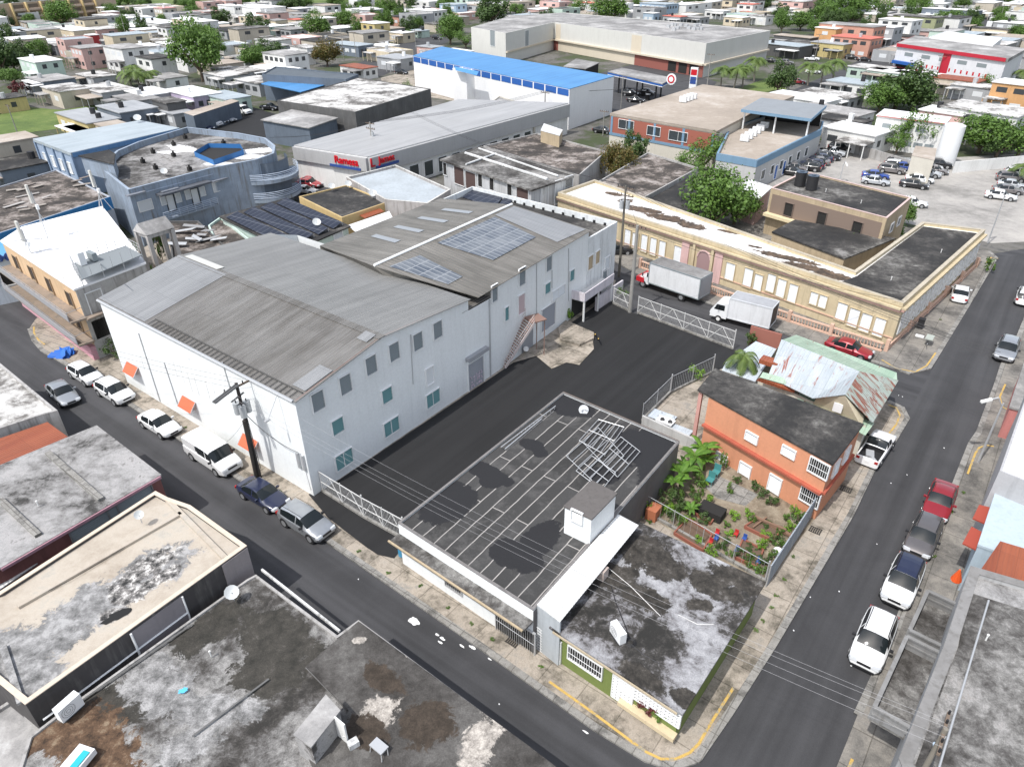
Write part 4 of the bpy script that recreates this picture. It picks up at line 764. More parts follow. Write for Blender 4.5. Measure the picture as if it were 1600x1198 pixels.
m.build('column',WHITE,CV); q0,q1_=lerp4(*cvp,.03,.9),lerp4(*cvp,.97,.9); MB().hexa(Vector(((q0.x+q1_.x)/2,(q0.y+q1_.y)/2,6.3)),Vector(((q1_.x-q0.x)/2,(q1_.y-q0.y)/2,0)),B_*.1,Z_*1.6).build('back_wall',DARK,CV)
for k in range(6): ac_unit(1163+k*6.2,221-k*4.2,4.75,'condenser %s of the row on the blue-edged office roof'%('nearest the viewer','second','third','fourth','fifth','farthest')[k],AD,1.7,'row of rooftop condensers on the office wing')
for k in range(4): ac_unit(1067+k*5.2,160-k*1.8,6.65,'white condenser on the beige office roof, %s from the left'%('first','second','third','fourth')[k],AD,1.7,'condensers on the beige office roof')
TK=P(1487,238); t=thing('storage_tank','tall white cylindrical tank by the parking lot hedge','tank',tuple(TK)); zt=6.3; tk=P(1461+10,258); tk=P(1474,257)
MB().tube(tk,tk+Z_*7.0,1.75,20).build('body',WHITE,t,True); MB().tube(tk+Z_*7,tk+Z_*7.25,1.75,20,1.2).build('lid',WHP,t,True)
B('utility_block','windowless beige block beside the tall white tank','block',[(1425,243),(1431,228),(1463,232),(1460,250)],4.2,BEIW,BEIGER)
# ---------------- white roof balcony building on the left corner ----------------
CB=B('corner_apartments','crumbling three-storey peach corner building with bright white roof and long balconies','building',[(115,452),(0,376),(34,354),(160,322),(228,410)],7.9,plaster((.66,.47,.29),.45),WHR,over=.12,slab=.2)
a,b,u,n=CB.edge(0); RL=plain('weathered_grey_rail',(.3,.3,.31),.7)
for lvl,zz in enumerate((4.9,2.4)):
    bal=thing('x','x','x') if False else None
    bo=CB.slab_(0,(a+b)/2+Z_*zz-u*.2,(b-a).length+.8,.18,'balcony',plaster((.3,.24,.19),.8),1.5)
    m=MB(); p0=a+n*1.5-u*.3; p1=b+n*1.5+u*.5
    for hh in (.25,.5,.75,1.0): m.tube(p0+Z_*(zz+hh),p1+Z_*(zz+hh),.03,4)
    for k in range(16): q_=p0.lerp(p1,k/15); m.tube(q_+Z_*zz,q_+Z_*(zz+1.0),.035,4)
    m.tube(p0+Z_*(zz+1),a+Z_*(zz+1),.03,4); m.build('railing',RL,bo)
    MB().hexa((p0+p1)/2+Z_*(zz+.4),(p1-p0)/2,n*.04,Z_*.3).build('rail_panel',RL,bo)
    for f in (.12,.38,.62,.85): CB.win(0,0,0,1.3,1.7,'plain',plain('dark_brown_opening',(.05,.04,.035),.9),c=a.lerp(b,f)+Z_*(zz+1.15),frame=plaster((.4,.3,.2),.5))
CB.slab_(0,(a+b)/2+Z_*.8,(b-a).length,1.6,'pink_base',plaster((.6,.32,.38),.3),.5)
a4,b4,u4,n4=CB.edge(4)
CB.slab_(4,(a4+b4)/2+Z_*3.9,(b4-a4).length,7.6,'side_wall',plaster((.45,.44,.42),.8),.03); CB.win(4,150,472,1.6,2.4,'plain',DARK); CB.win(4,163,510,2.2,2.0,'bare',DARK)
CB.slab_(4,(a4.lerp(b4,.8))+Z_*4.8,3.4,.16,'side_balcony',plaster((.3,.24,.19),.8),.8)
pf=thing('roof_platform','grey steel equipment platform with railing on the white roof','platform',tuple(P(170,425,8)))
pp=PP([(113,412),(196,384),(222,398),(127,437)],8.7); MB().prism(pp,8.6,8.7,bot=True).build('deck',plain('grey_grating',(.2,.22,.23),.7),pf); m=MB()
for i in range(4):
    p0,p1=pp[i],pp[(i+1)%4]
    for k in range(6):
        q_=p0.lerp(p1,k/6); m.tube(q_,q_+Z_*1.1,.03,4)
        if k%2==0: m.tube(q_-Z_*.75,q_,.05,4)
    if i!=2:
        for hh in (.4,.75,1.1): m.tube(p0+Z_*hh,p1+Z_*hh,.025,4)
m.build('railing',STEEL,pf); MB().box(P(125,403,9.4),(1.0,.6,1.3),AD).build('cabinet',WHITE,pf); MB().box(P(144,400,9.2),(1.2,.5,.8),AD).build('cabinet',GRL,pf); MB().tube(P(156,412,8.7),P(156,412,12.5),.05,5).build('mast',STEEL,pf)
def antenna(x,y,z,h,lab,w_=.32,hh=2.0,lean=0):
    c=P(x,y,z); t=thing('antenna_mast',lab,'antenna',tuple(c)); m=MB().tube(c,c+Z_*h,.06,6)
    for k in range(3): an=k*2.1+.4; q_=c+Vector((math.cos(an),math.sin(an),0))*1.0; m.tube(q_,c+Z_*(h*.55),.035,4)
    m.build('mast',STEEL,t); MB().hexa(c+Z_*(h-.2)-B_*.2-A_*.15,A_*w_/2,B_*.1,Z_*hh/2).build('panel_antenna',plain('antenna_grey',(.55,.54,.5),.6),t)
    MB().box(c+Z_*(h-1.6)+A_*.25,(.35,.25,.5),AD).build('radio_unit',WHITE,t); return t
antenna(48,395,8,2.6,'panel antenna mast at the front left of the white roof',.55,2.2); antenna(75,372,8,5.2,'tall panel antenna mast with crossbar at the middle of the white roof',.4,2.0); antenna(163,330,8,4.2,'white panel antenna mast at the back corner of the white roof',.35,2.0)
m=MB().tube(P(48,395,9.6),P(95,388,9.3),.05,4).tube(P(75,372,11),P(22,376,11.8),.04,4).tube(P(22,376,11),P(22,376,13),.03,4); tag(m.build('antenna_crossbar',STEEL),'horizontal steel bar linking the antenna masts on the white roof','antenna')
# ---------------- blue shop left, blue building ----------------
SH=B('blue_shop','shop with rubble-strewn brown roof and blue corrugated cladding','shop',[(172,307),(-25,372),(-90,318),(88,265)],6.0,plaster((.4,.43,.48),.5),RUIN,parapet=.15)
SH.band(0,4.3,5.95,'blue_cladding',corrugated('blue_cladding_sheet',(.02,.17,.4),(.03,.22,.48),AD,.3,(9,9)),.08)
bs_=B('shop_front','low shop front with pale blue sign board at the left edge','shop',[(27,402),(-60,418),(-90,376),(6,378)],5.2,plaster((.5,.56,.62),.4),plain('sign_blue_top',(.1,.3,.5),.6))
bs_.slab_(0,bs_.at(0,-5,414)+Z_*-.1,6.5,1.6,'sign_board',plain('pale_blue_sign',(.5,.6,.68),.5),.2); text3d(bs_,0,10,402,'AMER',1.2,BLUS,out=.25); bs_.win(0,14,432,1.6,2.0,'plain',DARK)
BB=B('blue_block','three-storey faded blue building with parapet roof and rounded balconies','building',[(200,297),(156,262),(182,236),(215,222),(292,199),(372,208),(415,216),(430,228),(428,240),(400,250),(330,263)],8.0,BLW,weathered('blue_block_roof',[(.36,(.03,.028,.026)),(.46,(.08,.075,.07)),(.54,(.2,.195,.19)),(.62,(.33,.32,.31)),(.7,(.12,.11,.1))],.12,1.3,layers=(([(P(x,y,7.1),a_,b_,t_) for x,y,a_,b_,t_ in ((285,232,4,1.5,AD),(262,238,2,1,0),(400,236,4.5,1.8,.3),(385,245,3,1.5,0),(340,256,2.5,1,0))],[(.3,(.6,.6,.6)),(.6,(.75,.75,.74))],1,.7),)),parapet=.9,pt=.3,ptop=plaster((.3,.36,.44),.5))
for x,y,w_,h_ in ((227,321,2.0,1.4),(341,291,1.9,1.4),(382,279,1.9,1.3)): BB.win(10,x,y,w_,h_,'louvre',WINB)
for x,y in ((267,317),(305,307)): BB.win(10,x,y,1.2,2.3,'plain',WINB,frame=DARK,name='door')
for x,y in ((255,313),(278,309),(293,304),(316,299)): BB.win(10,x,y,.8,1.3,'louvre',WINB)
a,b,u,n=BB.edge(10)
for x0,y0,x1,y1,z in ((250,341,334,318,0),): 
    p0=onplane(a,b,x0,y0); p1=onplane(a,b,x1,y1); z=(p0.z+p1.z)/2; p0.z=p1.z=z
    bo=MB().hexa((p0+p1)/2+n*.6,(p1-p0)/2,n*.6,Z_*.12).build('balcony',BLW,BB.root); m=MB()
    for hh in (.3,.55,.8,1.05): m.tube(p0+n*1.2+Z_*hh,p1+n*1.2+Z_*hh,.04,4)
    for k in range(8): q_=p0.lerp(p1,k/7)+n*1.2; m.tube(q_,q_+Z_*1.05,.04,4)
    m.build('railing',plaster((.45,.52,.62),.3),bo)
for x,y in ((210,303),(263,297),(300,290),(341,281),(382,271)): c=onplane(a,b,x,y); BB.slab_(10,c+Z_*.1,2.6,.12,'window_canopy',plaster((.2,.22,.26),.7),.7)
cc=P(404,238,8); cc.z=0
for z in (4.9,2.1):
    m=MB(); r_=MB()
    for k in range(15):
        t0=math.radians(-150+k*13); t1=math.radians(-150+(k+1)*13); rr0,rr1=4.2,5.6
        e=lambda t,rr: cc+Vector((math.cos(t)*rr,math.sin(t)*rr,0))
        m.face([e(t0,rr0)+Z_*z,e(t0,rr1)+Z_*z,e(t1,rr1)+Z_*z,e(t1,rr0)+Z_*z]); m.face([e(t0,rr1)+Z_*(z-.5),e(t1,rr1)+Z_*(z-.5),e(t1,rr1)+Z_*z,e(t0,rr1)+Z_*z])
        for hh in (.25,.5,.75,1.0): r_.tube(e(t0,rr1)+Z_*(z+hh),e(t1,rr1)+Z_*(z+hh),.05,4)
    bo=m.build('rounded_balcony',BLW,BB.root); r_.build('railing',plaster((.45,.52,.62),.3),bo)
m=MB()
for k in range(15):
    t0=math.radians(-150+k*13); t1=math.radians(-150+(k+1)*13); e=lambda t,rr: cc+Vector((math.cos(t)*rr,math.sin(t)*rr,0)); m.face([e(t0,4.2),e(t1,4.2),e(t1,4.2)+Z_*7.2,e(t0,4.2)+Z_*7.2])
m.build('round_wall',SLW,BB.root)
sk_=PP([(304,241),(326,228),(376,229),(381,238),(334,254)],7.5); MB().prism(sk_,7.0,7.9,top=False).build('roof_well',plain('blue_well_paint',(.03,.15,.38),.6),BB.root); MB().face([(p.x,p.y,7.2) for p in sk_]).build('well_floor',DARK,BB.root)
B('roof_penthouse','small blue-grey cabin with black roof on the faded blue building','cabin',[(178,256),(122,243),(170,234),(180,240)],9.6,BLW,TARR,z0=6.9,over=.2)
for i,(x,y) in enumerate(((272,228),(240,240),(224,255),(272,245),(244,265),(297,267),(350,226),(290,217))):
    c=P(x,y,7.1); tag(MB().box(c+Z_*.3,(.6,.5,.6),AD).tube(c+Z_*.6,c+Z_*.9,.15,5).build('roof_vent',DARK),'small dark vent stack on the mouldy roof of the faded blue building','vent','vent stacks on the blue building roof')
LB=B('blue_trim_warehouse','long warehouse with pale grey roof and blue piers at the left','warehouse',[(110,239),(51,217),(218,188),(281,200)],7.4,plaster((.3,.38,.5),.4),M_LBL,over=.2,slab=.5)
LB.band(3,6.6,7.3,'blue_edge',plaster((.12,.25,.45),.5),.05,.2); a,b,u,n=LB.edge(0)
for k in range(5): c=a.lerp(b,k/4)+Z_*3.5; LB.slab_(0,c,.5,7,'blue_pier',plaster((.22,.3,.42),.4),.25)
LB.row(0,4,4.5,1.3,1.8,WSH,.05,.95,'plain')
# solar house, black-roof tan house, light roof house between
SOL=B('solar_house','pale green house under dark roof covered with solar panels','house',[(455,393),(342,338),(448,309),(548,353)],4.4,plaster((.5,.6,.55),.3),TARR,over=.3)
for k in range(4):
    s0_=.03+k*.245; p=PP([(455,393),(342,338),(448,309),(548,353)],4.45)
    qs=[lerp4(*p,.06,s0_),lerp4(*p,.92,s0_),lerp4(*p,.92,s0_+.165),lerp4(*p,.06,s0_+.165)]
    t=tri_roof('solar_panel',[v+Z_*(.15+(.35 if i in(2,3) else 0)) for i,v in enumerate(qs)],PVM,SOL.root); MB().tube(qs[2],qs[2]+Z_*.45,.04,4).tube(qs[3],qs[3]+Z_*.45,.04,4).build('stand',STEEL,t)
SOL.win(3,528,370,1.6,1.3,'louvre',WINB)
TB=B('tan_shop','tan building with blotchy black parapet roof by the red cars','building',[(534,340),(467,307),(542,289),(608,315)],4.6,plaster((.55,.41,.2),.2),TARR,parapet=.15)
B('yard_store','long low store with pale blue roof and stained white parapet','building',[(602,312),(541,277),(618,258),(704,296),(668,318)],5.2,plaster((.4,.38,.37),.7),plaster((.4,.44,.47),.4),parapet=.35,ptop=plaster((.62,.61,.58),.8))
tri_roof('lean_to_roof',PP([(545,352),(604,330),(617,345),(558,363)],3.6),plain('bright_white_sheet',(.75,.75,.75),.5),None) if False else tag(MB().prism(PP([(543,352),(608,330),(617,346),(557,363)],4.0),3.9,4.0,bot=True).build('white_awning',plain('bright_white_sheet',(.75,.75,.75),.5)),'bright white flat awning beside the tan building','awning')
tag(MB().prism(PP([(558,334),(588,322),(600,330),(570,341)],4.1),4.03,4.1,bot=True).build('striped_awning',M_RUST),'small red striped awning on the tan building wall','awning')
def satdish(x,y,z,lab,r_=.45):
    c=P(x,y,z); t=thing('satellite_dish',lab,'satellite dish',tuple(c)); MB().dish(c+Z_*.7,Vector((.3,-.6,.8)),r_).build('dish',plain('dish_grey',(.5,.52,.52),.5),t,True); MB().tube(c,c+Z_*.65,.03,5).tube(c+Z_*.65,c+Z_*.95+Vector((.15,-.35,.1)),.015,4).build('mount',STEEL,t)
for x,y,z,lab,r_ in ((496,355,4.6,'satellite dish on the corner of the solar panel house',.55),(519,298,4.6,'white satellite dish on the back edge of the tan building',.5),(545,294,4.6,'small satellite dish between the tan building and the pale blue roof',.5),(583,309,4.6,'grey satellite dish by the right corner of the tan building roof',.6),
    (222,817,4.9,'round satellite dish lying on the cream roof',.3),(366,938,3.5,'white satellite dish by the wall of the cream building',.42),(258,275,7.2,'satellite dish on the roof of the faded blue building',.5),(216,190,7.6,'white satellite dish on the ridge of the blue-trim warehouse',.7)): satdish(x,y,z,lab,r_)
# ruins behind the warehouse + bell tower
B('collapsed_shop','collapsed dark building with sagging grey sheets behind the warehouse','ruin',[(352,384),(268,405),(262,345),(310,345)],4.0,DKW,RUIN,parapet=.3)
B('roofless_house','low ruined house with mint wall and debris behind the warehouse','ruin',[(392,375),(345,395),(325,352),(345,338)],3.6,plaster((.55,.68,.62),.3),RUIN,parapet=.3)
BT=thing('bell_tower','small concrete bell tower with gabled grey roof wrapped in vines','tower',tuple(P(255,420)))
bx=[P(213,362,8.6),P(231,368,8.6),P(268,357,8.6),P(250,351,8.6)]; m=MB()
for p in bx: m.hexa(Vector((p.x,p.y,4.3)),A_*.22,B_*.22,Z_*4.3)
m.build('post',OLDW,BT); tp=[p+Z_*.1 for p in offset(bx,.25)]; tp=[Vector((p.x,p.y,8.7)) for p in tp]; ra=(tp[0]+tp[1])/2+Z_*1.1; rb=(tp[2]+tp[3])/2+Z_*1.1
MB().face([tp[0],tp[3],rb,ra]).face([tp[1],tp[2],rb,ra]).face([v-Z_*.08 for v in (tp[0],tp[3],rb,ra)]).build('roof',GREYR,BT); MB().face([tp[0],tp[1],ra]).face([tp[2],tp[3],rb]).build('gable',OLDW,BT); MB().prism(bx,8.2,8.65,bot=True).build('beam',OLDW,BT)
# dark buildings at mid left
NV=B('blue_canopy_depot','dark grey depot with curved roof edge behind a bright blue canopy','building',[(540,124),(409,116),(430,104),(560,116)],6.5,SLW,plaster((.1,.12,.14),.4),parapet=.3)
B('depot_store','large block with blotchy white and grey roof and dark walls','building',[(555,175),(433,157),(560,121),(673,139)],6.0,DKW,MOTT,parapet=.15,group=None)
tag(MB().prism(PP([(408,131),(444,119),(514,131),(470,144)],4.8),4.65,4.8,bot=True).build('blue_canopy',M_BLUE),'bright blue sloping canopy in front of the dark grey depot','canopy')
B('grey_store','dark grey low store with patchy grey roof near the rounded balconies','building',[(483,200),(407,187),(456,171),(529,184)],4.6,SLW,GREYR,over=.35)
B('depot_wall_building','long narrow grey building beside the white vans','building',[(302,181),(287,176),(362,155),(373,158)],4.0,SLW,BEIGER)
# ---------------- lower left roofs ----------------
L1=B('patchy_roof_store','building with black and white patchy roof and pale blue ledge at the left edge','building',[(90,641),(60,649),(-10,672),(-140,560),(0,567)],4.2,OLDW,MOTT,parapet=.2)
L2=B('rusty_roof_shed','shed with rust-red corrugated roof at the left edge','shed',[(106,682),(0,730),(-90,745),(-60,705),(74,659)],3.9,OLDW,M_RUST,over=.05)
L3=B('mouldy_roof_house','long house with mottled grey roof and pink edge along the left street','house',[(252,741),(0,887),(-150,960),(-190,800),(0,726),(151,664)],4.2,plaster((.24,.1,.09),.4),MOULD,over=.12,slab=.16)
L3.band(0,3.95,4.15,'pink_edge',plaster((.48,.27,.32),.4),.1,.12)
for k,(x,y) in enumerate(((205,786),(150,822))): L3.win(0,x,y,3.2,1.5,'slat',GRL,frame=plain('grey_trim',(.2,.2,.2),.7))
m=MB().hexa((P(75,707,4.3)+P(158,780,4.3))/2,(P(158,780,4.3)-P(75,707,4.3))/2,B_.cross(Z_)*0+A_.cross(Z_)*.2,Z_*.1).hexa((P(0,780,4.3)+P(60,836,4.3))/2,(P(60,836,4.3)-P(0,780,4.3))/2,A_.cross(Z_)*.2,Z_*.1); m.build('roof_beam',KERB,L3.root)
tag(MB().prism(PP([(112,826),(121,835),(0,920),(-90,970),(-120,930),(0,890)],3.0),2.92,3.0,bot=True).build('white_canopy',M_WHC),'white corrugated canopy strip between the pink-edged house and the cream roof','canopy')
CR=B('cream_roof_building','building with large cream roof, low parapet and black-stained side wall','building',[(385,853),(40,1100),(-130,960),(0,925),(243,768),(262,778),(297,790)],4.8,plaster((.07,.065,.065),.8),CREAMR,parapet=.18,pt=.22,ptop=plaster((.62,.53,.43),.2))
a,b,u,n=CR.edge(0); L=(b-a).length
CR.slab_(0,a+u*.9+Z_*2.4,1.8,4.6,'grey_pier',plaster((.3,.27,.27),.2),.06)
pa=CR.at(0,262,940); pb=CR.at(0,165,1005); mid=(CR.at(0,258,950)+CR.at(0,175,1022))/2
CR.slab_(0,a+u*(L*.47)+Z_*3.0,L*.24,3.2,'grey_panel',plaster((.26,.24,.25),.15),.05)
m=MB().tube(a+u*L*.35+n*.1+Z_*1,a+u*L*.35+n*.1+Z_*4.6,.06,5).tube(a+u*L*.59+n*.1+Z_*1,a+u*L*.59+n*.1+Z_*4.6,.07,5).tube(a+u*L*.35+n*.1+Z_*3.3,a+u*L*.98+n*.1+Z_*3.3,.06,5).build('white_pipe',WHITE,CR.root)
tag(MB().path([P(75,833+90,4.75),P(110,906,4.75),P(170,870,4.75),P(220,838,4.75),P(280,803,4.75)],.015,4).build('roof_cable',BLK),'thin black cable trailing across the cream roof','cable')
tag(blot('tar_patch',183,962,.8,.35,plain('tar_black',(.012,.012,.012),.9),5,4.64,AD+1.3),'shiny black tar patch on the cream roof','tar patch')
NR=B('charred_roof_building','wide building with charred grey roof in the lower left corner','building',[(400,897),(527,992),(560,968),(830,1168),(900,1230),(560,1420),(-40,1420),(45,1150),(100,1108),(385,905)],3.4,OLDW,CHAR,parapet=.12,pt=.15)
tri=MB().prism(PP([(560,970),(827,1165),(925,1240),(600,1420),(480,1180),(545,1110),(478,1040)],3.55),3.3,3.55); tag(tri.build('upper_roof_slab',SLAB),'raised dark grey roof slab with a sharp edge above the front street','roof')
tag(MB().hexa((P(405,893,3.1)+P(527,990,3.1))/2+Vector((.12,.16,0)),(P(527,990,3.1)-P(405,893,3.1))/2,Vector((.04,.05,0)),Z_*.08).build('roof_kerb',WHD),'pale concrete kerb along the street edge of the charred roof','kerb')
SHD=B('roof_stair_hut','small concrete stair hut with mottled roof on the charred roof','roof hut',[(509,1084),(532,1109),(486,1167),(458,1147)],5.0,MOULD,GREYR,z0=3.3,over=.04,slab=.1)
t=thing('broken_door','white door leaning open on the small rooftop hut','door',tuple(P(535,1130,3.5))); MB().hexa(P(534,1142,4.2),A_*.35,B_*.04,Z_*.85).build('panel',WHP,t); MB().tube(P(536,1150,4),P(538,1150,4),.04,5).build('handle',STEEL,t)
t=thing('broken_chair','grey broken seat lying on the charred roof','chair',tuple(P(592,1168,3.6))); MB().hexa(P(592,1165,3.9),A_*.4,B_*.25,Z_*.04).build('seat',STEEL,t); m=MB()
for k in range(4): m.tube(P(592,1165,3.9)+A_*(.35 if k%2 else -.35)+B_*(.2 if k//2 else -.2),P(590,1175,3.6)+A_*(.5 if k%2 else -.3)+B_*(.2 if k//2 else -.2),.02,4)
m.build('leg',STEEL,t)
tag(MB().box(P(552,1161,3.75),(.5,.35,.35),.6).build('concrete_block',WHD),'pale concrete block beside the rooftop hut door','block')
ac_unit(112,1112,3.6,'old white air conditioner at the foot of the stained side wall',1.1,1.3)
t=thing('mattress_box','white box with teal print and orange flap on the charred roof','box',tuple(P(122,1190,3.5))); MB().box(P(120,1190,3.7),(.9,1.4,.35),-.3).build('body',WHITE,t); MB().box(P(121,1190,3.92),(.35,1.1,.03),-.3).build('teal_print',plain('teal_print',(.02,.4,.45),.5),t)
tag(blot('plastic_bag',286,1078,.28,.18,plain('bright_blue_plastic',(.1,.45,.7),.4),9,3.45),'crumpled bright blue plastic bag on the charred roof','plastic bag')
LW=B('left_yard_wall','pale grey wall corner at the bottom left edge','building',[(60,1130),(20,1090),(-150,1200),(-60,1300),(75,1200)],2.6,OLDW,GREYR,parapet=.2)
# ---------------- right side ----------------
RW=B('white_roof_building','building with bright white roof at the right edge by the street','building',[(1562,735),(1592,650),(1640,520),(1900,600),(1800,830)],6.0,plaster((.42,.42,.43),.3),WHR,parapet=.1,pt=.15)
RB=B('pale_blue_house','pale blue wall building with grey block facade under the white roof','building',[(1528,850),(1565,738),(1700,780),(1680,905)],4.2,plaster((.38,.46,.52),.3),plaster((.42,.5,.55),.2),over=.05)
a,b,u,n=RB.edge(2) 
m=None
for k,(x0,y0,x1,y1,x2,y2,x3,y3) in enumerate(((1530,788,1554,794,1545,820,1520,809),(1518,822,1541,834,1533,862,1504,848))):
    tag(MB().prism(PP([(x0,y0),(x1,y1),(x2,y2),(x3,y3)],3.4),3.3,3.4,bot=True).build('red_awning',plain('red_awning_cloth',(.33,.06,.035),.6)),'red square awning over the right-hand pavement, the '+('farther' if k==0 else 'nearer')+' of two','awning')
WG=thing('wall_grille','white shutter on the grey wall below the white roof','shutter',tuple(P(1578,765,3))); MB().prism(PP([(1580,748),(1590,752),(1577,776),(1567,771)],4.3),4.2,4.3,bot=True).build('shutter',WSH,WG)
PKW=B('pink_shop','pink and red corner building at the right edge of the junction','shop',[(1577,635),(1602,560),(1760,590),(1740,680)],3.2,plaster((.55,.22,.2),.3),GREYR,over=.1)
RG=B('large_grey_roof','building with large mottled dark grey roof in the lower right corner','building',[(1405,1185),(1475,1010),(1517,885),(1620,915),(1900,1000),(1900,1500),(1500,1400)],6.2,plaster((.42,.42,.42),.6),MOULD,parapet=.25,pt=.45,ptop=plaster((.24,.235,.23),.8))
MB().face([(p.x,p.y,RG.zr+.03) for p in PP([(1430,1195),(1497,1010),(1512,925),(1700,985),(1900,1100),(1850,1400),(1500,1350)],RG.zr)]).build('dark_roof_area',SOOT,RG.root)
a,b,u,n=RG.edge(0)
def side_balc(f0,f1,z,solid,lab):
    p0=a.lerp(b,f0)+Z_*z; p1=a.lerp(b,f1)+Z_*z; bo=MB().hexa((p0+p1)/2+n*.8,(p1-p0)/2,n*.8,Z_*.1).build('balcony',SOOT,RG.root)
    m=MB().hexa((p0+p1)/2+n*1.6+Z_*.5,(p1-p0)/2,n*.1,Z_*.5)
    for q_ in (p0,p1): m.hexa(q_+n*.8+Z_*.5,u*.08,n*.8,Z_*.06).hexa(q_+n*.8+Z_*.95,u*.1,n*.8,Z_*.06)
    for q_ in (p0,p1): m.hexa(q_+n*.8+Z_*.5,u*.04,n*.75,Z_*.4)
    m.build('parapet',plaster((.26,.26,.26),.8),bo)
side_balc(.47,1.2,3.3,1,''); side_balc(1.27,1.75,3.3,1,'')
RU=B('rusty_lean_to','lean-to with rust and white striped sheets below the mottled grey roof','shed',[(1530,893),(1563,845),(1680,880),(1660,925)],4.8,plaster((.5,.52,.52),.4),M_RUST,over=.1)
tag(MB().tube(P(1494,905,4.3),P(1500,890,5.2),.3,10,.05).build('traffic_cone',plain('cone_orange',(.7,.1,.02),.5)),'orange traffic cone on the balcony edge by the mottled roof','traffic cone')

# roof kerbs on the cream roof, planks on the rubble roof, wide canopy on the blue block
for p0,p1 in (((28,948),(283,802)),((262,781),(352,872)),((5,1010),(33,1098))):
    a,b=P(*p0,4.7),P(*p1,4.7); d=(b-a).normalized(); MB().hexa((a+b)/2+Z_*.02,(b-a)/2,Z_.cross(d)*.16,Z_*.08).build('roof_kerb',CREAMR,CR.root)
rr_=random.Random(8)
for k in range(16):
    x=rr_.uniform(10,135); y=318-(x-10)*.22+rr_.uniform(-22,18); c=P(x,y,5.95); an=BD+rr_.uniform(-.5,.5)
    tag(MB().box(c+Z_*rr_.uniform(0,.12),(rr_.uniform(1.2,3.2),rr_.uniform(.3,.8),.04),an).build('loose_sheet',plain('grey_old_sheet_%d'%(k%3),((.28,.25,.22),(.2,.17,.15),(.38,.36,.34))[k%3],.85)),'loose weathered sheet lying on the rubble-strewn brown roof','sheet','loose sheets on the brown roof')
for k in range(9):
    x=rr_.uniform(270,345); y=368+rr_.uniform(-16,16); c=P(x,y,4.0); tag(MB().hexa(c+Z_*rr_.uniform(0,.3),Vector((rr_.uniform(.6,1.6),rr_.uniform(-.5,.5),rr_.uniform(-.2,.3))),Vector((rr_.uniform(-.2,.2),rr_.uniform(.3,.6),0)),Z_*.02).build('fallen_roof_sheet',plain('pale_zinc_%d'%(k%2),((.42,.43,.44),(.28,.28,.28))[k%2],.6)),'fallen grey zinc sheet in the ruins behind the warehouse','sheet','fallen zinc sheets in the ruins')
a,b,u,n=BB.edge(10)
p0=onplane(a,b,243,303); p1=onplane(a,b,322,283); z=(p0.z+p1.z)/2; p0.z=p1.z=z; MB().hexa((p0+p1)/2+n*.7,(p1-p0)/2,n*.7,Z_*.12).build('balcony_canopy',plaster((.1,.11,.13),.6),BB.root)
BB.band(10,7.1,7.2,'ledge',plaster((.4,.47,.58),.5),.08)

# pipes, vents and seams on the large plain roofs
for (x,y,z,lab) in ((1290,300,6.5,'thin white vent pipe on the tan block roof'),(1345,318,6.5,'second thin white vent pipe on the tan block roof'),(1470,395,4.8,'short vent pipe on the black wing roof'),(1392,438,4.8,'short vent pipe near the street corner of the black wing roof'),(330,905+120,3.4,'low vent stub on the charred roof'),(60,790,4.3,'low vent stub on the mottled grey roof'),(1540,1000,6.0,'vent stub on the large grey roof at the right'),(1000,165,6.7,'white vent ball on the beige office roof')):
    c=P(x,y,z); tag(MB().tube(c,c+Z_*.4,.04,7).tube(c+Z_*.36,c+Z_*.44,.06,7).build('vent_pipe',WHP),lab,'vent pipe')
m_=plain('seam_grey',(.12,.12,.118),.9)
for p0,p1,z in (((478,1042),(545,1110),3.42),((300,1150),(420,1060),3.42),((90,1120),(300,975),3.42)):
    a,b=P(*p0,z),P(*p1,z); d=(b-a).normalized(); MB().hexa((a+b)/2,(b-a)/2,Z_.cross(d)*.05,Z_*.012).build('roof_seam',m_,NR.root)
a,b=P(1425,1198,6.1),P(1515,925,6.1); tag(MB().tube(a+A_*.9,b+A_*.9,.05,6).build('roof_pipe',STEEL),'long thin pipe running along the edge of the large grey roof','pipe')
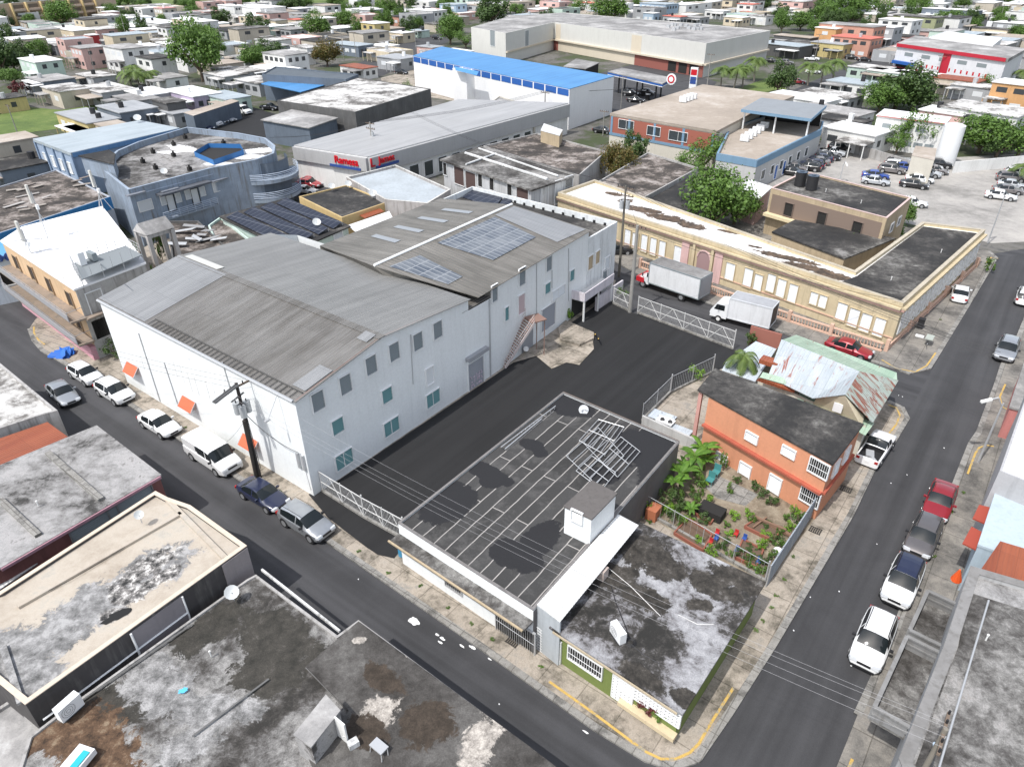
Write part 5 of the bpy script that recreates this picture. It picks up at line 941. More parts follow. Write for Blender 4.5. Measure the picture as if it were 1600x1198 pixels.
# ---------------- vehicles ----------------
CARS={
 # t from nose (0) to tail (1), top height ; cabin stations flagged by index
 'sedan':dict(L=4.55,W=1.78,zs=.9,st=[(0,.48,.66),(.02,.64,.8),(.08,.75,.92),(.2,.84,1),(.29,.92,1),(.36,1.2,1),(.43,1.4,1),(.53,1.46,1),(.55,1.46,1),(.66,1.44,1),(.73,1.36,1),(.8,1.18,1),(.87,1.02,1),(.95,.99,.93),(.985,.92,.86),(1,.6,.76)],ws=(4,6),rw=(10,12),side=(5,11),bp=(7,8),roofw=.6),
 'suv':dict(L=4.55,W=1.86,zs=1.03,st=[(0,.55,.7),(.015,.74,.82),(.06,.88,.92),(.14,.97,.98),(.25,1.05,1),(.33,1.34,1),(.41,1.56,1),(.5,1.62,1),(.52,1.62,1),(.7,1.6,1),(.78,1.56,.99),(.88,1.48,.96),(.94,1.22,.92),(.975,.98,.88),(.99,.88,.84),(1,.6,.78)],ws=(4,6),rw=(11,13),side=(5,11),bp=(7,8),roofw=.58),
 'van':dict(L=5.5,W=2.0,zs=1.2,st=[(0,.65,.88),(.02,.95,.93),(.08,1.1,.98),(.14,1.17,1),(.18,1.25,1),(.24,1.65,1),(.29,1.98,1),(.38,2.08,1),(.4,2.08,1),(.6,2.09,1),(.75,2.09,1),(.9,2.08,1),(.97,2.02,.98),(.985,1.6,.97),(.995,1.1,.96),(1,.6,.94)],ws=(4,6),rw=(12,14),side=(5,9),bp=(7,8),roofw=.78),
 'pickup':dict(L=5.0,W=1.82,zs=1.0,st=[(0,.6,.88),(.02,.85,.93),(.08,.95,.98),(.18,1.02,1),(.27,1.06,1),(.33,1.38,1),(.38,1.6,1),(.45,1.66,1),(.46,1.66,1),(.52,1.64,1),(.56,1.5,1),(.59,1.08,1),(.6,1.02,1),(.97,1.02,1),(.99,1.0,.98),(1,.62,.96)],ws=(4,6),rw=(9,11),side=(5,10),bp=(7,8),roofw=.66,bed=(12,13))}
PAINT0=paint((.74,.75,.76)); PROTO={}
def car_proto(k):
    d=CARS[k]; L,Wd,zs=d['L'],d['W'],d['zs']; st=d['st']; root=thing(k,'x','car',(0,0,0)); Hm=max(s[1] for s in st); rings=[]
    for t,zt,wf in st:
        x=L/2-L*t; w=Wd/2*wf; zb=.26 if .04<t<.96 else .34; zz=min(zs-.04*(abs(t-.5)*2)**2*1.5,zt-.04) if zt<zs+.05 else zs
        if zt>zs+.12:
            kk=(zt-zs)/(Hm-zs); wr=Wd/2*(.93-(.93-d['roofw']-.14)*kk)
            ring=[(0,zb),(.84*w,zb),(.97*w,zb+.1),(w,(zb+zz)/2),(.985*w,zz-.06),(.93*w,zz),(wr,zs+(zt-zs)*.86),(wr*.88,zt-.01),(0,zt+.03)]
        else: ring=[(0,zb),(.84*w,zb),(.97*w,zb+.1),(w,(zb+zz)/2),(.985*w,zz-.07),(.93*w,zz-.02),(.84*w,zt-.015),(.5*w,zt+.005),(0,zt+.02)]
        rings.append([Vector((x,sg*y,z)) for sg in (1,) for y,z in ring])
    def emit(cond):
        m=MB(); n=len(rings[0])
        for i in range(len(rings)-1):
            for j in range(n-1):
                if cond(i,j):
                    for sg in (1,-1):
                        f=[Vector((p.x,p.y*sg,p.z)) for p in (rings[i][j],rings[i+1][j],rings[i+1][j+1],rings[i][j+1])]
                        m.face(f if sg<0 else f[::-1])
        return m
    ws,rw,sd_,bp=d['ws'],d['rw'],d['side'],d['bp']
    isws=lambda i,j: ws[0]<=i<ws[1] and j in(6,7); isrw=lambda i,j: rw[0]<=i<rw[1] and j in(6,7)
    isw2=lambda i,j: isws(i,j) or isrw(i,j)
    issd=lambda i,j: sd_[0]<=i<sd_[1] and j==5 and i!=bp[0]
    isbed=lambda i,j: 'bed' in d and d['bed'][0]<=i<d['bed'][1] and j in(6,7)
    bm=emit(lambda i,j: not(isws(i,j) or isrw(i,j) or issd(i,j) or isbed(i,j)))
    for ri in (0,-1):
        r=rings[ri]; f=[v for v in r]+[Vector((v.x,-v.y,v.z)) for v in reversed(r[1:-1])]; bm.face(f)
    body=bm.build('body',PAINT0,root,True)
    # weld for smooth shading
    bb=bmesh.new(); bb.from_mesh(body.data); bmesh.ops.remove_doubles(bb,verts=bb.verts,dist=.0005); bmesh.ops.recalc_face_normals(bb,faces=bb.faces); bb.to_mesh(body.data); bb.free(); body.data.shade_smooth()
    try: body.data.set_sharp_from_angle(angle=math.radians(32))
    except Exception: pass
    for nm_,fn_ in (('windshield',isws),('rear_window',isrw),('side_window',issd)):
        go=emit(fn_).build(nm_,GLASS,root,True); bb=bmesh.new(); bb.from_mesh(go.data); bmesh.ops.remove_doubles(bb,verts=bb.verts,dist=.0005); bb.to_mesh(go.data); bb.free(); go.data.shade_smooth()
    if 'bed' in d:
        x0=L/2-L*.6; x1=L/2-L*.97; w=Wd/2*.82; m=MB()
        m.face([(x0,w,.6),(x1,w,.6),(x1,-w,.6),(x0,-w,.6)])
        for p,q in (((x0,w),(x1,w)),((x1,w),(x1,-w)),((x1,-w),(x0,-w)),((x0,-w),(x0,w))): m.face([(p[0],p[1],.6),(q[0],q[1],.6),(q[0],q[1],1.01),(p[0],p[1],1.01)])
        m.build('cargo_bed',BLK,root); MB().box((x0-.9,.1,.75),(.9,.6,.3),.3).box((x0-1.5,-.35,.7),(.5,.4,.25),.8).build('cargo_load',STEEL,root)
    rr=.33 if k in('sedan',) else .37
    for fx in (.19,.80):
        for sg in (1,-1):
            x=L/2-L*fx; y=sg*(Wd/2-.1); MB().tube((x,sg*(Wd/2-.2),rr+.02),(x,sg*(Wd/2+.004),rr+.02),rr+.06,14).build('wheel_arch',BLK,root)
            wh=MB().tube((x,y-.1*sg,rr),(x,y+.115*sg,rr),rr,16).build('wheel',RUB,root,True); rm=MB().tube((x,y+.1*sg,rr),(x,y+.125*sg,rr),rr*.66,12)
            rm.build('rim',RIM,wh)
    z1=.62 if k=='sedan' else (.74 if k!='van' else .86)
    for sg in (1,-1):
        MB().hexa((L/2-.1,sg*Wd*.34,z1),Vector((.09,-.05*sg,0)),Vector((-.03*sg*0,.2,0)),Vector((-.03,0,.075))).build('headlight',HL,root)
        MB().hexa((-L/2+.05,sg*Wd*.38,z1+.12),Vector((.06,0,0)),Vector((0,.13,0)),Vector((0,0,.1))).build('taillight',TL,root)
        xm=L/2-L*(ws_x:=st[d['ws'][0]+1][0])-.05; MB().hexa((xm,sg*(Wd/2+.09),zs+.05),Vector((.07,0,0)),Vector((0,.11,0)),Z_*.07).build('mirror',BLK if k!='sedan' else PAINT0,root)
    MB().hexa((L/2-.02,0,z1-.06),Vector((.03,0,0)),Vector((0,Wd*.2,0)),Z_*.07).build('grille',BLK,root)
    MB().hexa((L/2-.02,0,.38),Vector((.04,0,0)),Vector((0,Wd*.33,0)),Z_*.07).build('lower_grille',BLK,root)
    MB().hexa((-L/2-.005,0,z1+.02),Vector((.012,0,0)),Vector((0,.16,0)),Z_*.07).build('number_plate',WHITE,root)
    if k=='suv': MB().tube((L*.1,Wd*.33,1.72),(-L*.33,Wd*.33,1.7),.02,4).tube((L*.1,-Wd*.33,1.72),(-L*.33,-Wd*.33,1.7),.02,4).build('roof_rail',BLK,root)
    if k=='van': 
        m=MB()
        for sg in (1,-1):
            m.hexa((L*.02,sg*(Wd/2-.075),1.62),Vector((.28,0,0)),Vector((0,.012,0)),Z_*.24).hexa((-L*.1,sg*(Wd/2-.075),1.62),Vector((.2,0,0)),Vector((0,.012,0)),Z_*.24)
        m.build('side_pane',GLASS,root)
    ROOFMB[k]=emit(lambda i,j: ws[1]<=i<rw[0] and j in(6,7)); index_kids(root); return root
ROOFMB={}
for k in CARS: PROTO[k]=car_proto(k)
USED=set()
FA,FB=AD,BD
def car(kind,x,y,ang,color,label,group=None,cat='car',metal=0,name=None,sc=1.0,z=.02):
    c=P(x,y,z); kk_=kind; p=PROTO[kind]; mm={PAINT0:paint(color,metal)}
    o=dup(p,c,ang,label,group,sc,mm); o.name=name or {'sedan':'parked_car','suv':'parked_suv','van':'parked_van','pickup':'pickup_truck'}[kind]; o['category']=cat; return o
Wc=(.75,.76,.76); Sv=(.4,.42,.44); Bk=(.012,.013,.016); Nv=(.012,.018,.05); Rd=(.3,.02,.03); Gy=(.16,.15,.15); Bl=(.02,.06,.28)
Bdir=BD+math.pi
car('suv',136,592,FA+.02,Wc,'white compact car parked behind the white suv with roof bars','cars parked in the left street',sc=.93)
car('suv',182,620,FA+.02,Wc,'white suv with black roof bars parked by the white wall, second from the corner')
car('sedan',101,622,FA-.1,Sv,'silver sedan driving alone in the middle of the left street',metal=.6)
car('sedan',252,670,FA+.02,Wc,'white sedan parked between the white suv and the white van')
car('van',336,722,FA,Wc,'white passenger van with side windows parked by the black power pole',cat='van')
car('sedan',413,781,FA+.03,Nv,'dark navy sedan parked between the white van and the silver suv')
car('suv',480,824,FA+.02,Sv,'silver suv parked in front of the metal gate',metal=.6)
car('suv',1361,1009,Bdir+.0,Wc,'white suv parked nearest the viewer on the right-hand street')
car('suv',1407,917,Bdir-.02,Wc,'white crossover with dark blue roof parked second from the viewer on the right')
r_=[o for o in COL.objects if o.name.startswith('parked_suv')][-1]; rm_=ROOFMB['suv']; rm_.v=[v+Z_*.012 for v in rm_.v]; rp=rm_.build('roof_panel',paint((.012,.018,.05)),None); rp.parent=r_
car('suv',1439,847,Bdir-.03,Gy,'brown-grey crossover with sunroof parked behind the red coupe',metal=.5,sc=.97)
car('sedan',1465,791,Bdir+.0,Rd,'dark red convertible coupe parked in the right-hand street',metal=.3)
car('pickup',1366,709,BD-.06,Wc,'white pickup with an open loaded bed parked beside the orange house',cat='pickup')
car('suv',1570,554,Bdir-.02,Sv,'silver wagon parked at the right edge beyond the junction',metal=.6)
car('sedan',1498,465,BD+.1,Wc,'white sedan parked on the pavement beside the yellow building')
car('sedan',1325,552,FA-.05,Rd,'dark red sedan parked behind the rusty green tin roof',metal=.2)
car('suv',1600,470,BD,Wc,'white car cut off by the right edge of the photo')
car('pickup',1022-60,397,FA+.8,Bk,'black car half hidden behind the rear white block',sc=.9)
car('sedan',484,292,FA+.3,Rd,'red pickup-like car parked behind the tan building'); car('sedan',478,300+2,FA+.4,Wc,'white car parked beside the red car behind the tan building',sc=.9); car('sedan',488,288,FA+.35,Rd,'second red car parked behind the white car near the round balconies')
# parking lot and background cars
lot=[(1299,243,'pickup',Sv,'silver pickup truck parked at the office end of the parking lot'),(1311,236,'suv',Bk,'black suv parked behind the silver pickup'),
(1268,262,'suv',Nv,'dark suv in the middle of the row by the blue office'),(1276,257,'sedan',Gy,'dark grey car in the row by the blue office, next to the farthest'),(1262,258+8,'suv',Bk,'black suv of the row by the blue office, second from the viewer'),(1281,252,'sedan',Nv,'navy car at the far end of the row by the blue office'),(1232,273,'sedan',Bk,'black hatchback nearest the water tanks'),
(1404,258,'suv',Gy,'grey suv at the far end of the central parking row'),(1400,264,'suv',Wc,'white suv in the central parking row'),(1411,266,'sedan',Bl,'blue car in the central parking row'),(1392,270,'suv',Gy,'grey-brown minivan in the central parking row'),(1367,279,'sedan',Bl,'bright blue sedan left of the central parking row'),(1367,288,'sedan',Sv,'silver sedan partly behind the black flat roof'),
(1450,267,'suv',Wc,'white suv at the back of the right parking group'),(1447,276,'suv',Sv,'silver suv in the right parking group'),(1435,285,'sedan',Wc,'white sedan in the right parking group'),(1427,293,'sedan',Bk,'black sedan nearest the viewer in the right parking group'),
(1578,283,'suv',Gy,'dark suv behind the silver sedan at the right edge of the lot'),(1580,294,'sedan',Sv,'silver sedan at the right edge of the lot'),(1573,302,'sedan',Gy,'dark grey sedan behind the white sedan at the blue parking marks'),(1562,311,'sedan',Wc,'white sedan beside the blue parking marks'),(1465,262,'suv',Bk,'black suv at the very back of the right parking group'),(1459,271,'sedan',Gy,'dark grey sedan behind the silver suv of the right parking group'),(1418,262,'suv',Sv,'silver suv at the back of the central parking row'),(1590,276,'suv',Wc,'white suv at the back of the row at the right edge'),(1240,268,'suv',Gy,'grey suv of the row by the blue office, beside the black hatchback'),(1293,249,'sedan',Bk,'black sedan between the silver pickup and the dark office row'),(1423,322,'sedan',Wc,'white car half hidden behind the tan block'),
(628,116,'sedan',Bk,'black sedan parked in the sandy yard left of the blue-roofed warehouse'),(331,197,'van',Wc,'white van in the depot yard, the nearer and smaller'),(379,178,'van',Wc,'tall white van in the depot yard, the farther one'),(343,193,'sedan',Gy,'dark car parked beside the smaller white van'),(357,190,'sedan',Sv,'silver hatchback parked between the white vans'),(422,172,'pickup',Bk,'black pickup below the blue canopy'),(322,203,'sedan',Nv,'dark blue car in front of the smaller white van'),
(985,150,'suv',Bk,'black suv under the fuel canopy, left'),(1010,148,'suv',Gy,'dark suv under the fuel canopy, right'),(993,160,'sedan',Bk,'black car under the front edge of the fuel canopy'),(942,208,'sedan',Bk,'black car beside the brick office corner'),(1246,131,'sedan',Rd,'red car in the road behind the office pavilion'),
(1330,93,'suv',Bk,'black suv in front of the yellow shop wall'),(1218,88,'sedan',Sv,'silver car under the dark garage roof'),(1243,88,'sedan',Wc,'white car in front of the dark garage'),(1268,95,'pickup',Wc,'white pickup in front of the grey garage roof'),(1205,98,'sedan',Bk,'black car at the left of the garage yard'),(1228,101,'suv',Gy,'grey van at the front of the garage yard'),
(1582,13+6,'suv',Wc,'white car on the distant avenue at the top right'),(1575,25,'sedan',Bk,'black car on the distant avenue'),(1565,30,'sedan',Wc,'white car on the distant avenue, nearest the white truck'),(1570,8,'suv',Wc,'white suv far up the distant avenue'),(1556,20,'suv',Rd,'red car parked on the left of the distant avenue'),(1545,14,'sedan',Wc,'white car parked at the far left of the distant avenue'),(1552,28,'van',Wc,'white delivery van on the distant avenue'),(360,30,'suv',Wc,'white suv in the street at the top left'),(683,62,'suv',Bk,'black and white car at the street corner near the blue roof'),(1505,45,'suv',Wc,'white car between trees behind the white slab roof'),(1270,115,'sedan',Wc,'white car by the palms'),(1350,96,'sedan',Bk,'black car in the road beyond the palms')]
for i,(x,y,k,c,lab) in enumerate(lot): car(k,x,y,FA+.15+(.12 if i%2 else -.05)+(math.pi if i in(2,3,4,5,6) else 0),c,lab,sc=1.0,cat={'pickup':'pickup','van':'van'}.get(k,'car'),z=.03)
# two box trucks
def truck(front,rear,boxL,boxW,boxH,h0,cabcol,lab,edge,hood=0):
    p0=P(*front,0); p1=P(*rear,0); c=p0; d=(p1-p0).normalized(); nn=Vector((-d.y,d.x,0)); t=thing('box_truck',lab,'truck',tuple(c)); L=(p1-p0).length
    off=-nn*0
    bx0=c+d*(L-boxL); mid=c+d*(L-boxL/2)
    BXW=plaster((.66,.67,.68),.25)
    MB().hexa(mid+Z_*(h0+boxH/2),d*boxL/2,nn*boxW/2,Z_*boxH/2).build('cargo_box',BXW,t); MB().hexa(mid+Z_*(h0+boxH+.012),d*(boxL/2-.06),nn*(boxW/2-.06),Z_*.012).build('box_roof',GREYR if hood else plaster((.36,.37,.39),.3),t)
    m=MB()
    for a in (-1,1):
        for b in (-1,1): m.hexa(mid+d*boxL/2*a+nn*boxW/2*b+Z_*(h0+boxH/2),d*.05,nn*.05,Z_*(boxH/2+.02))
        for z in (h0,h0+boxH): m.hexa(mid+nn*boxW/2*a+Z_*z,d*boxL/2,nn*.04,Z_*.06).hexa(mid+d*boxL/2*a+Z_*z,d*.04,nn*boxW/2,Z_*.06)
    m.build('box_edge',edge,t); MB().hexa(mid+d*(boxL/2+.02)+Z_*(h0+boxH/2),d*.015,nn*(boxW/2-.15),Z_*(boxH/2-.15)).build('rear_door',SHUT if hood else BLK,t)
    MB().hexa(c+d*L/2+Z_*.75,d*L*.47,nn*.45,Z_*.14).build('chassis',BLK,t)
    cabL=L-boxL-.1; cm=MB(); w=1.02; cl=c+nn*0
    def pt(f,s,z): return c+d*f+nn*(w*s)+Z_*z
    if hood: prof=[(.0,.6),(.05,1.15),(.9,1.45),(1.25,1.5),(1.6,2.35),(1.9,2.5),(cabL,2.55),(cabL,.6)]
    else: prof=[(.0,.55),(0,1.25),(.12,1.45),(.55,2.15),(.8,2.3),(cabL,2.4),(cabL,.55)]
    for s in (-1,1): f=[pt(a,s,z) for a,z in prof]; cm.face(f if s>0 else f[::-1])
    for (a,z),(b,z2) in zip(prof,prof[1:]): cm.face([pt(a,-1,z),pt(a,1,z),pt(b,1,z2),pt(b,-1,z2)])
    cb=cm.build('cab',paint(cabcol),t); wi=3 if hood else 2; (a,z),(b,z2)=prof[wi],prof[wi+1]; dn=Vector((0,0,.02))-d*.02
    MB().face([pt(a+.05,-.85,z+.06)+dn,pt(a+.05,.85,z+.06)+dn,pt(b-.03,.8,z2-.05)+dn,pt(b-.03,-.8,z2-.05)+dn]).build('windshield',GLASS,t)
    m=MB()
    for s in (-1,1): m.face([pt(prof[wi][0]+.25,s*1.012,prof[wi][1]+.02),pt(cabL-.3,s*1.012,prof[wi][1]+.02),pt(cabL-.3,s*1.012,2.1),pt(prof[wi+1][0]+.1,s*1.012,2.1)])
    m.build('side_window',GLASS,t)
    if hood:
        m=MB(); 
        for s in (-1,1): m.hexa(pt(.5,s,1.0),d*.55,nn*.09,Z_*.3)
        m.hexa(pt(.0,0,1.0),d*.05,nn*.9,Z_*.3).build('red_fender',paint((.5,.02,.03)),t)
    for s in (-1,1): MB().hexa(pt(-.03,s*.8,.95),d*.05,nn*.14,Z_*.1).build('headlight',HL,t); MB().hexa(pt(.9,s*1.2,1.8),d*.04,nn*.08,Z_*.2).build('mirror',BLK,t)
    rr=.48 if hood else .4
    for f,dual in ((1.0 if not hood else .9,0),(L-boxL*.33,1)):
        for s in (-1,1):
            y=(boxW/2-.2 if dual else w-.12); q_=c+d*f+nn*s*y+Z_*rr; wh=MB().tube(q_-nn*.16*s,q_+nn*.16*s,rr,16).build('wheel',RUB,t,True); MB().tube(q_+nn*.14*s,q_+nn*.17*s,rr*.55,12).build('rim',WHP if not hood else RIM,wh)
    return t
truck((1002,442),(1098,475),6.9,2.45,2.5,1.0,(.72,.73,.74),'long white box truck with a red and white cab behind the metal gate',GRL,1)
truck((1113,494),(1204,518),4.6,2.2,2.3,.85,(.75,.76,.76),'shorter white box truck with rounded cab parked before the yellow building',plaster((.6,.62,.64),.1),0)
t=thing('white_truck','white lorry seen among cars on the distant avenue','truck',tuple(P(1550,34))); MB().box(P(1550,33,2.0),(5.5,2.3,2.6),1.0).build('cargo_box',WHP,t); MB().box(P(1546,38,1.4),(1.8,2.2,2.2),1.0).build('cab',WHITE,t); MB().box(P(1550,34,.5),(6.5,2.2,.6),1.0).build('chassis',BLK,t)
# ---------------- gates, fences ----------------
GATEM=plain('weathered_white_steel',(.5,.5,.49),.6)
def gate(px,h,lab,mat=GATEM,bars=.14,panels=2,name='metal_gate',z=.15,solid=False,rb=.015):
    dg='gate' in name or name=='fence_panel'
    p=PP(px,z); t=thing(name,lab,'gate' if 'gate' in name else 'fence',tuple(p[0]))
    for a,b in zip(p,p[1:]):
        d=b-a; L=d.length; d.normalize(); m=MB(); fr=MB(); nn=Vector((-d.y,d.x,0))
        for k in range(int(L/bars)): q_=a+d*(k+.5)*bars; m.tube(q_+Z_*.1,q_+Z_*h,rb,3,cap=False)
        for zz in ((.1,h*.5,h) if dg else (.1,h)): fr.tube(a+Z_*zz,b+Z_*zz,.04 if dg else .025,5)
        for k in range(panels):
            q0=a+d*L*k/panels; q1=a+d*L*(k+1)/panels; qm=(q0+q1)/2
            if dg: fr.tube(q0+Z_*.1,qm+Z_*h,.035,4).tube(qm+Z_*h,q1+Z_*.1,.035,4)
            fr.tube(q0-Z_*.1,q0+Z_*(h+.1),.05 if dg else .03,6)
        fr.tube(b-Z_*.1,b+Z_*(h+.25),.06,6)
        o=m.build('infill',mat,t); o['kind']='stuff'; fr.build('frame',mat,t)
        MB().hexa((a+b)/2+Z_*.1,d*L/2,nn*.1,Z_*.1).build('base_kerb',KERB,t)
    return t
gate([(504,767),(569,808),(632,843)],1.9,'white metal gate across the street entrance of the asphalt lot')
gate([(996,489),(1145,545)],2.0,'long white metal gate with crossed braces at the back of the asphalt lot',panels=4)
gate([(958,474),(984,487)],1.9,'short white fence panel between the power pole and the lilac wall',panels=1,name='fence_panel')
gate([(1003,658),(1047,614),(1113,582)],1.8,'chain-link fence between the asphalt lot and the carport yard',STEEL,.25,2,'chain_fence',rb=.01)
tag(MB().hexa((P(1003,660,.5)+P(1090,700,.5))/2,(P(1090,700,.5)-P(1003,660,.5))/2,B_*.1,Z_*.75).build('garden_wall',plaster((.5,.5,.49),.6)),'grey concrete block wall behind the black garage roof','wall')
gw=thing('metal_fence','grey solid sheet fence along the right side of the garden','fence',tuple(P(1265,800))); a=P(1268,806,.1); b=P(1196,917,.1); m=MB().hexa((a+b)/2+Z_*.95,(b-a)/2,A_*.04,Z_*.95); m.build('panel',plaster((.3,.34,.38),.3),gw); m=MB()
for k in range(9): q_=a.lerp(b,k/8); m.tube(q_,q_+Z_*2.0,.05,5)
m.build('post',STEEL,gw)
gate([(1008,800),(1195,908)],1.6,'wire fence with steel top rail along the green house side of the garden',STEEL,.5,4,'wire_fence',rb=.008)
# carport things
t=thing('carport_machine','white metal bench frame with two burners in the yard beside the black garage','stove',tuple(P(1040,657))); MB().box(P(1040,657,.6),(1.5,.9,.12),AD).build('top',WHITE,t); MB().tube(P(1035,655,.7),P(1035,655,.76),.2,10).tube(P(1047,659,.7),P(1047,659,.76),.2,10).build('burner',BLK,t); m=MB()
for k in range(4): q_=P(1040,657,0)+A_*(.6 if k%2 else -.6)+B_*(.35 if k//2 else -.35); m.tube(q_,q_+Z_*.55,.04,4)
m.build('leg',STEEL,t)
for x,y,r__,lab in ((1033,650,1.2,'sheet of pale blue tin lying in the yard beside the black garage'),(1062,672,1.0,'smaller sheet of pale blue tin by the orange house column')): tag(MB().hexa(P(x,y,.3),A_*r__,B_*r__*.6,Z_*.03).build('tin_sheet',M_PAT),lab,'metal sheet')
# garden things
def bed(px,lab):
    p=PP(px,.16); t=thing('planter_bed',lab,'planter',tuple(p[0])); m=MB()
    for i in range(4): a,b=p[i],p[(i+1)%4]; d=(b-a).normalized(); nn=Vector((-d.y,d.x,0)); m.hexa((a+b)/2+Z_*.12,(b-a)/2,nn*.05,Z_*.14)
    m.build('frame',plain('red_brown_board',(.25,.09,.06),.8),t); MB().face([v+Z_*.14 for v in p]).build('soil',plain('dark_soil',(.12,.08,.055),.95),t)
bed([(1163,825),(1183,812),(1222,828),(1207,847)],'raised garden bed with brown soil at the far right of the garden'); bed([(1148,873),(1160,845),(1192,862),(1181,888)],'raised garden bed nearest the right corner of the green house'); bed([(1053,835),(1075,812),(1112,838),(1098,862)],'raised garden bed by the wire fence in the middle of the garden'); bed([(1080,800),(1092,793),(1118,808),(1110,820)],'small red-edged bed beside the banana plants')
def stool(x,y,c,lab,s_=.25):
    p=P(x,y,.15); t=thing('plastic_chair',lab,'chair',tuple(p)); mt=plain('plastic_'+c,{'red':(.42,.03,.03),'blue':(.03,.08,.28),'teal':(.06,.22,.22)}[c],.4)
    MB().hexa(p+Z_*s_,A_*s_*.55,B_*s_*.55,Z_*.025).build('seat',mt,t); MB().hexa(p+Z_*s_*1.6+B_*s_*.6,A_*s_*.55,B_*.02+Z_*0,Z_*s_*.6).build('backrest',mt,t)
    for a in (-1,1):
        for b in (-1,1): q_=p+A_*a*s_*.48+B_*b*s_*.48; MB().tube(q_,q_+Z_*s_,.025,4).build('leg',mt,t)
stool(1149,838,'red','red child-size chair by the soil bed in the garden'); stool(1109,851,'red','red child-size chair nearest the green house roof'); stool(1119,837,'red','red child-size chair behind the blue one by the fence'); stool(1162,845,'blue','blue child-size chair right of the red one'); stool(1150,863,'blue','blue child-size chair in front of the corner bed'); stool(1118,845,'blue','blue child-size chair between two red ones'); stool(1184,881,'blue','blue child-size chair at the right corner of the garden')
stool(1117,745,'teal','teal garden armchair nearer the orange wall',.5); stool(1108,757,'teal','teal garden armchair nearer the banana plants',.5)
tag(MB().hexa(P(1208,822,.35),A_*1.6+B_*-.2,B_*.12,Z_*.08).hexa(P(1202,817,.5),A_*1.2,B_*.08,Z_*.08).hexa(P(1187,816,.4),A_*.2+B_*.8,A_*.06,Z_*.06).build('plank_pile',plain('old_planks',(.2,.12,.08),.9)),'pile of long brown planks beside the far garden bed','planks')
tag(MB().hexa(P(1112,799,.5),A_*.9,B_*.55,Z_*.35).build('dark_crate',DARK),'black covered crate in the middle of the garden','crate'); tag(MB().hexa(P(1021,800,.6),A_*.4,B_*.5,Z_*.5).build('rusty_cabinet',plain('rust_orange',(.4,.14,.07),.8)),'rust-orange metal cabinet at the left corner of the garden','cabinet')
tag(MB().tube(P(1215,862,.15),P(1215,862,.5),.25,12,.36).build('white_pot',WHP),'white round flowerpot with a green bush by the sheet fence','flowerpot')
for i,(x,y,c,h,lab) in enumerate(((629,866,(.05,.25,.42),1.0,'blue plastic barrel on the pavement by the white garage wall'),(637,872,(.4,.5,.5),.8,'pale grey-green barrel right of the blue barrel'),(648,879,(.55,.55,.5),.7,'off-white short barrel, rightmost of the three on the pavement'))):
    p=P(x,y,.14); t=thing('barrel',lab,'barrel',tuple(p)); MB().tube(p,p+Z_*h,.29,14).build('body',plain('barrel_%d'%i,c,.5),t,True); MB().tube(p+Z_*(h-.03),p+Z_*(h+.03),.31,14).build('rim',BLK if i==0 else WHP,t)
p=P(1437,512,.13); t=thing('rubbish_bin','black wheeled bin on the pavement by the yellow building side wall','bin',tuple(p)); MB().box(p+Z_*.5,(.6,.6,1.0),BD).build('body',BLK,t); MB().box(p+Z_*1.05,(.66,.66,.08),BD).build('lid',BLK,t)
p=P(1424,523+9,.13); tag(MB().hexa(P(1437,525,.2),A_*.4,B_*.25,Z_*.06).build('white_debris',WHITE),'white debris on the pavement near the black bin','debris')
p=P(1452,527,.9); t=thing('street_sign','grey-green metal cabinet frame standing on the corner pavement','sign',tuple(P(1448,540))); MB().hexa(P(1453,527,1.0),A_*.35,B_*.6,Z_*.05).build('panel',plaster((.4,.44,.4),.3),t); MB().tube(P(1448,538,.13),P(1449,537,1.0),.04,5).tube(P(1456,527,.13),P(1456,527,1.0),.04,5).build('post',STEEL,t)
t=thing('tarp_pile','crumpled bright blue tarp on the pavement by the pink wall','tarp',tuple(P(99,555))); m=MB(); rr_=random.Random(5); cc=P(99,553,.3)
for k in range(14): q_=cc+Vector((rr_.uniform(-.7,.7),rr_.uniform(-.5,.5),rr_.uniform(-.1,.3))); m.hexa(q_,Vector((rr_.uniform(.2,.5),rr_.uniform(-.2,.2),rr_.uniform(-.2,.2))),Vector((rr_.uniform(-.2,.2),rr_.uniform(.2,.4),.1)),Vector((0,.05,.08)))
m.build('tarp',plain('blue_tarp',(.02,.13,.5),.5),t)
# person by the office
# ---------------- poles and cables ----------------
POLEW=plain('creosote_pole',(.035,.03,.028),.85); POLEC=plaster((.3,.29,.27),.4); CBL=plain('black_cable',(.03,.03,.032),.6); TRM=plain('transformer_grey',(.42,.44,.45),.45,.2)
def pole(x,y,h,lab,mat=POLEC,arms=1,tr=0,ang=BD,r=.16,lean=(0,0),z=.1,name='utility_pole'):
    p=P(x,y,z); t=thing(name,lab,'pole',tuple(p)); top=p+Z_*h+Vector((lean[0],lean[1],0)); MB().tube(p,top,r,10,r*.7).build('post',mat,t,True); d=Vector((math.cos(ang),math.sin(ang),0)); m=MB(); ins=MB()
    for k in range(arms):
        c=top-Z_*(.3+.9*k); m.hexa(c,d*1.1,d.cross(Z_)*.06,Z_*.06)
        for s in (-1,-.5,.5,1): ins.tube(c+d*s+Z_*.06,c+d*s+Z_*.26,.05,6)
    if arms: m.build('crossarm',WOOD,t); ins.build('insulator',BLK,t)
    for k in range(tr):
        an=ang+k*2.1; c=top-Z_*(2.2)+Vector((math.cos(an),math.sin(an),0))*.42; tb=MB().tube(c-Z_*.5,c+Z_*.45,.26,12).build('transformer',TRM,t,True); MB().tube(c+Z_*.45,c+Z_*.65,.05,6).build('bushing',BLK,tb)
    return t,top
def polefit(x,y,tx,ty): 
    p=P(x,y,.1); best=9
    zs=[k*.05 for k in range(40,400)]; return min(zs,key=lambda z:(proj(p+Z_*z)[0]-tx)**2+(proj(p+Z_*z)[1]-ty)**2)
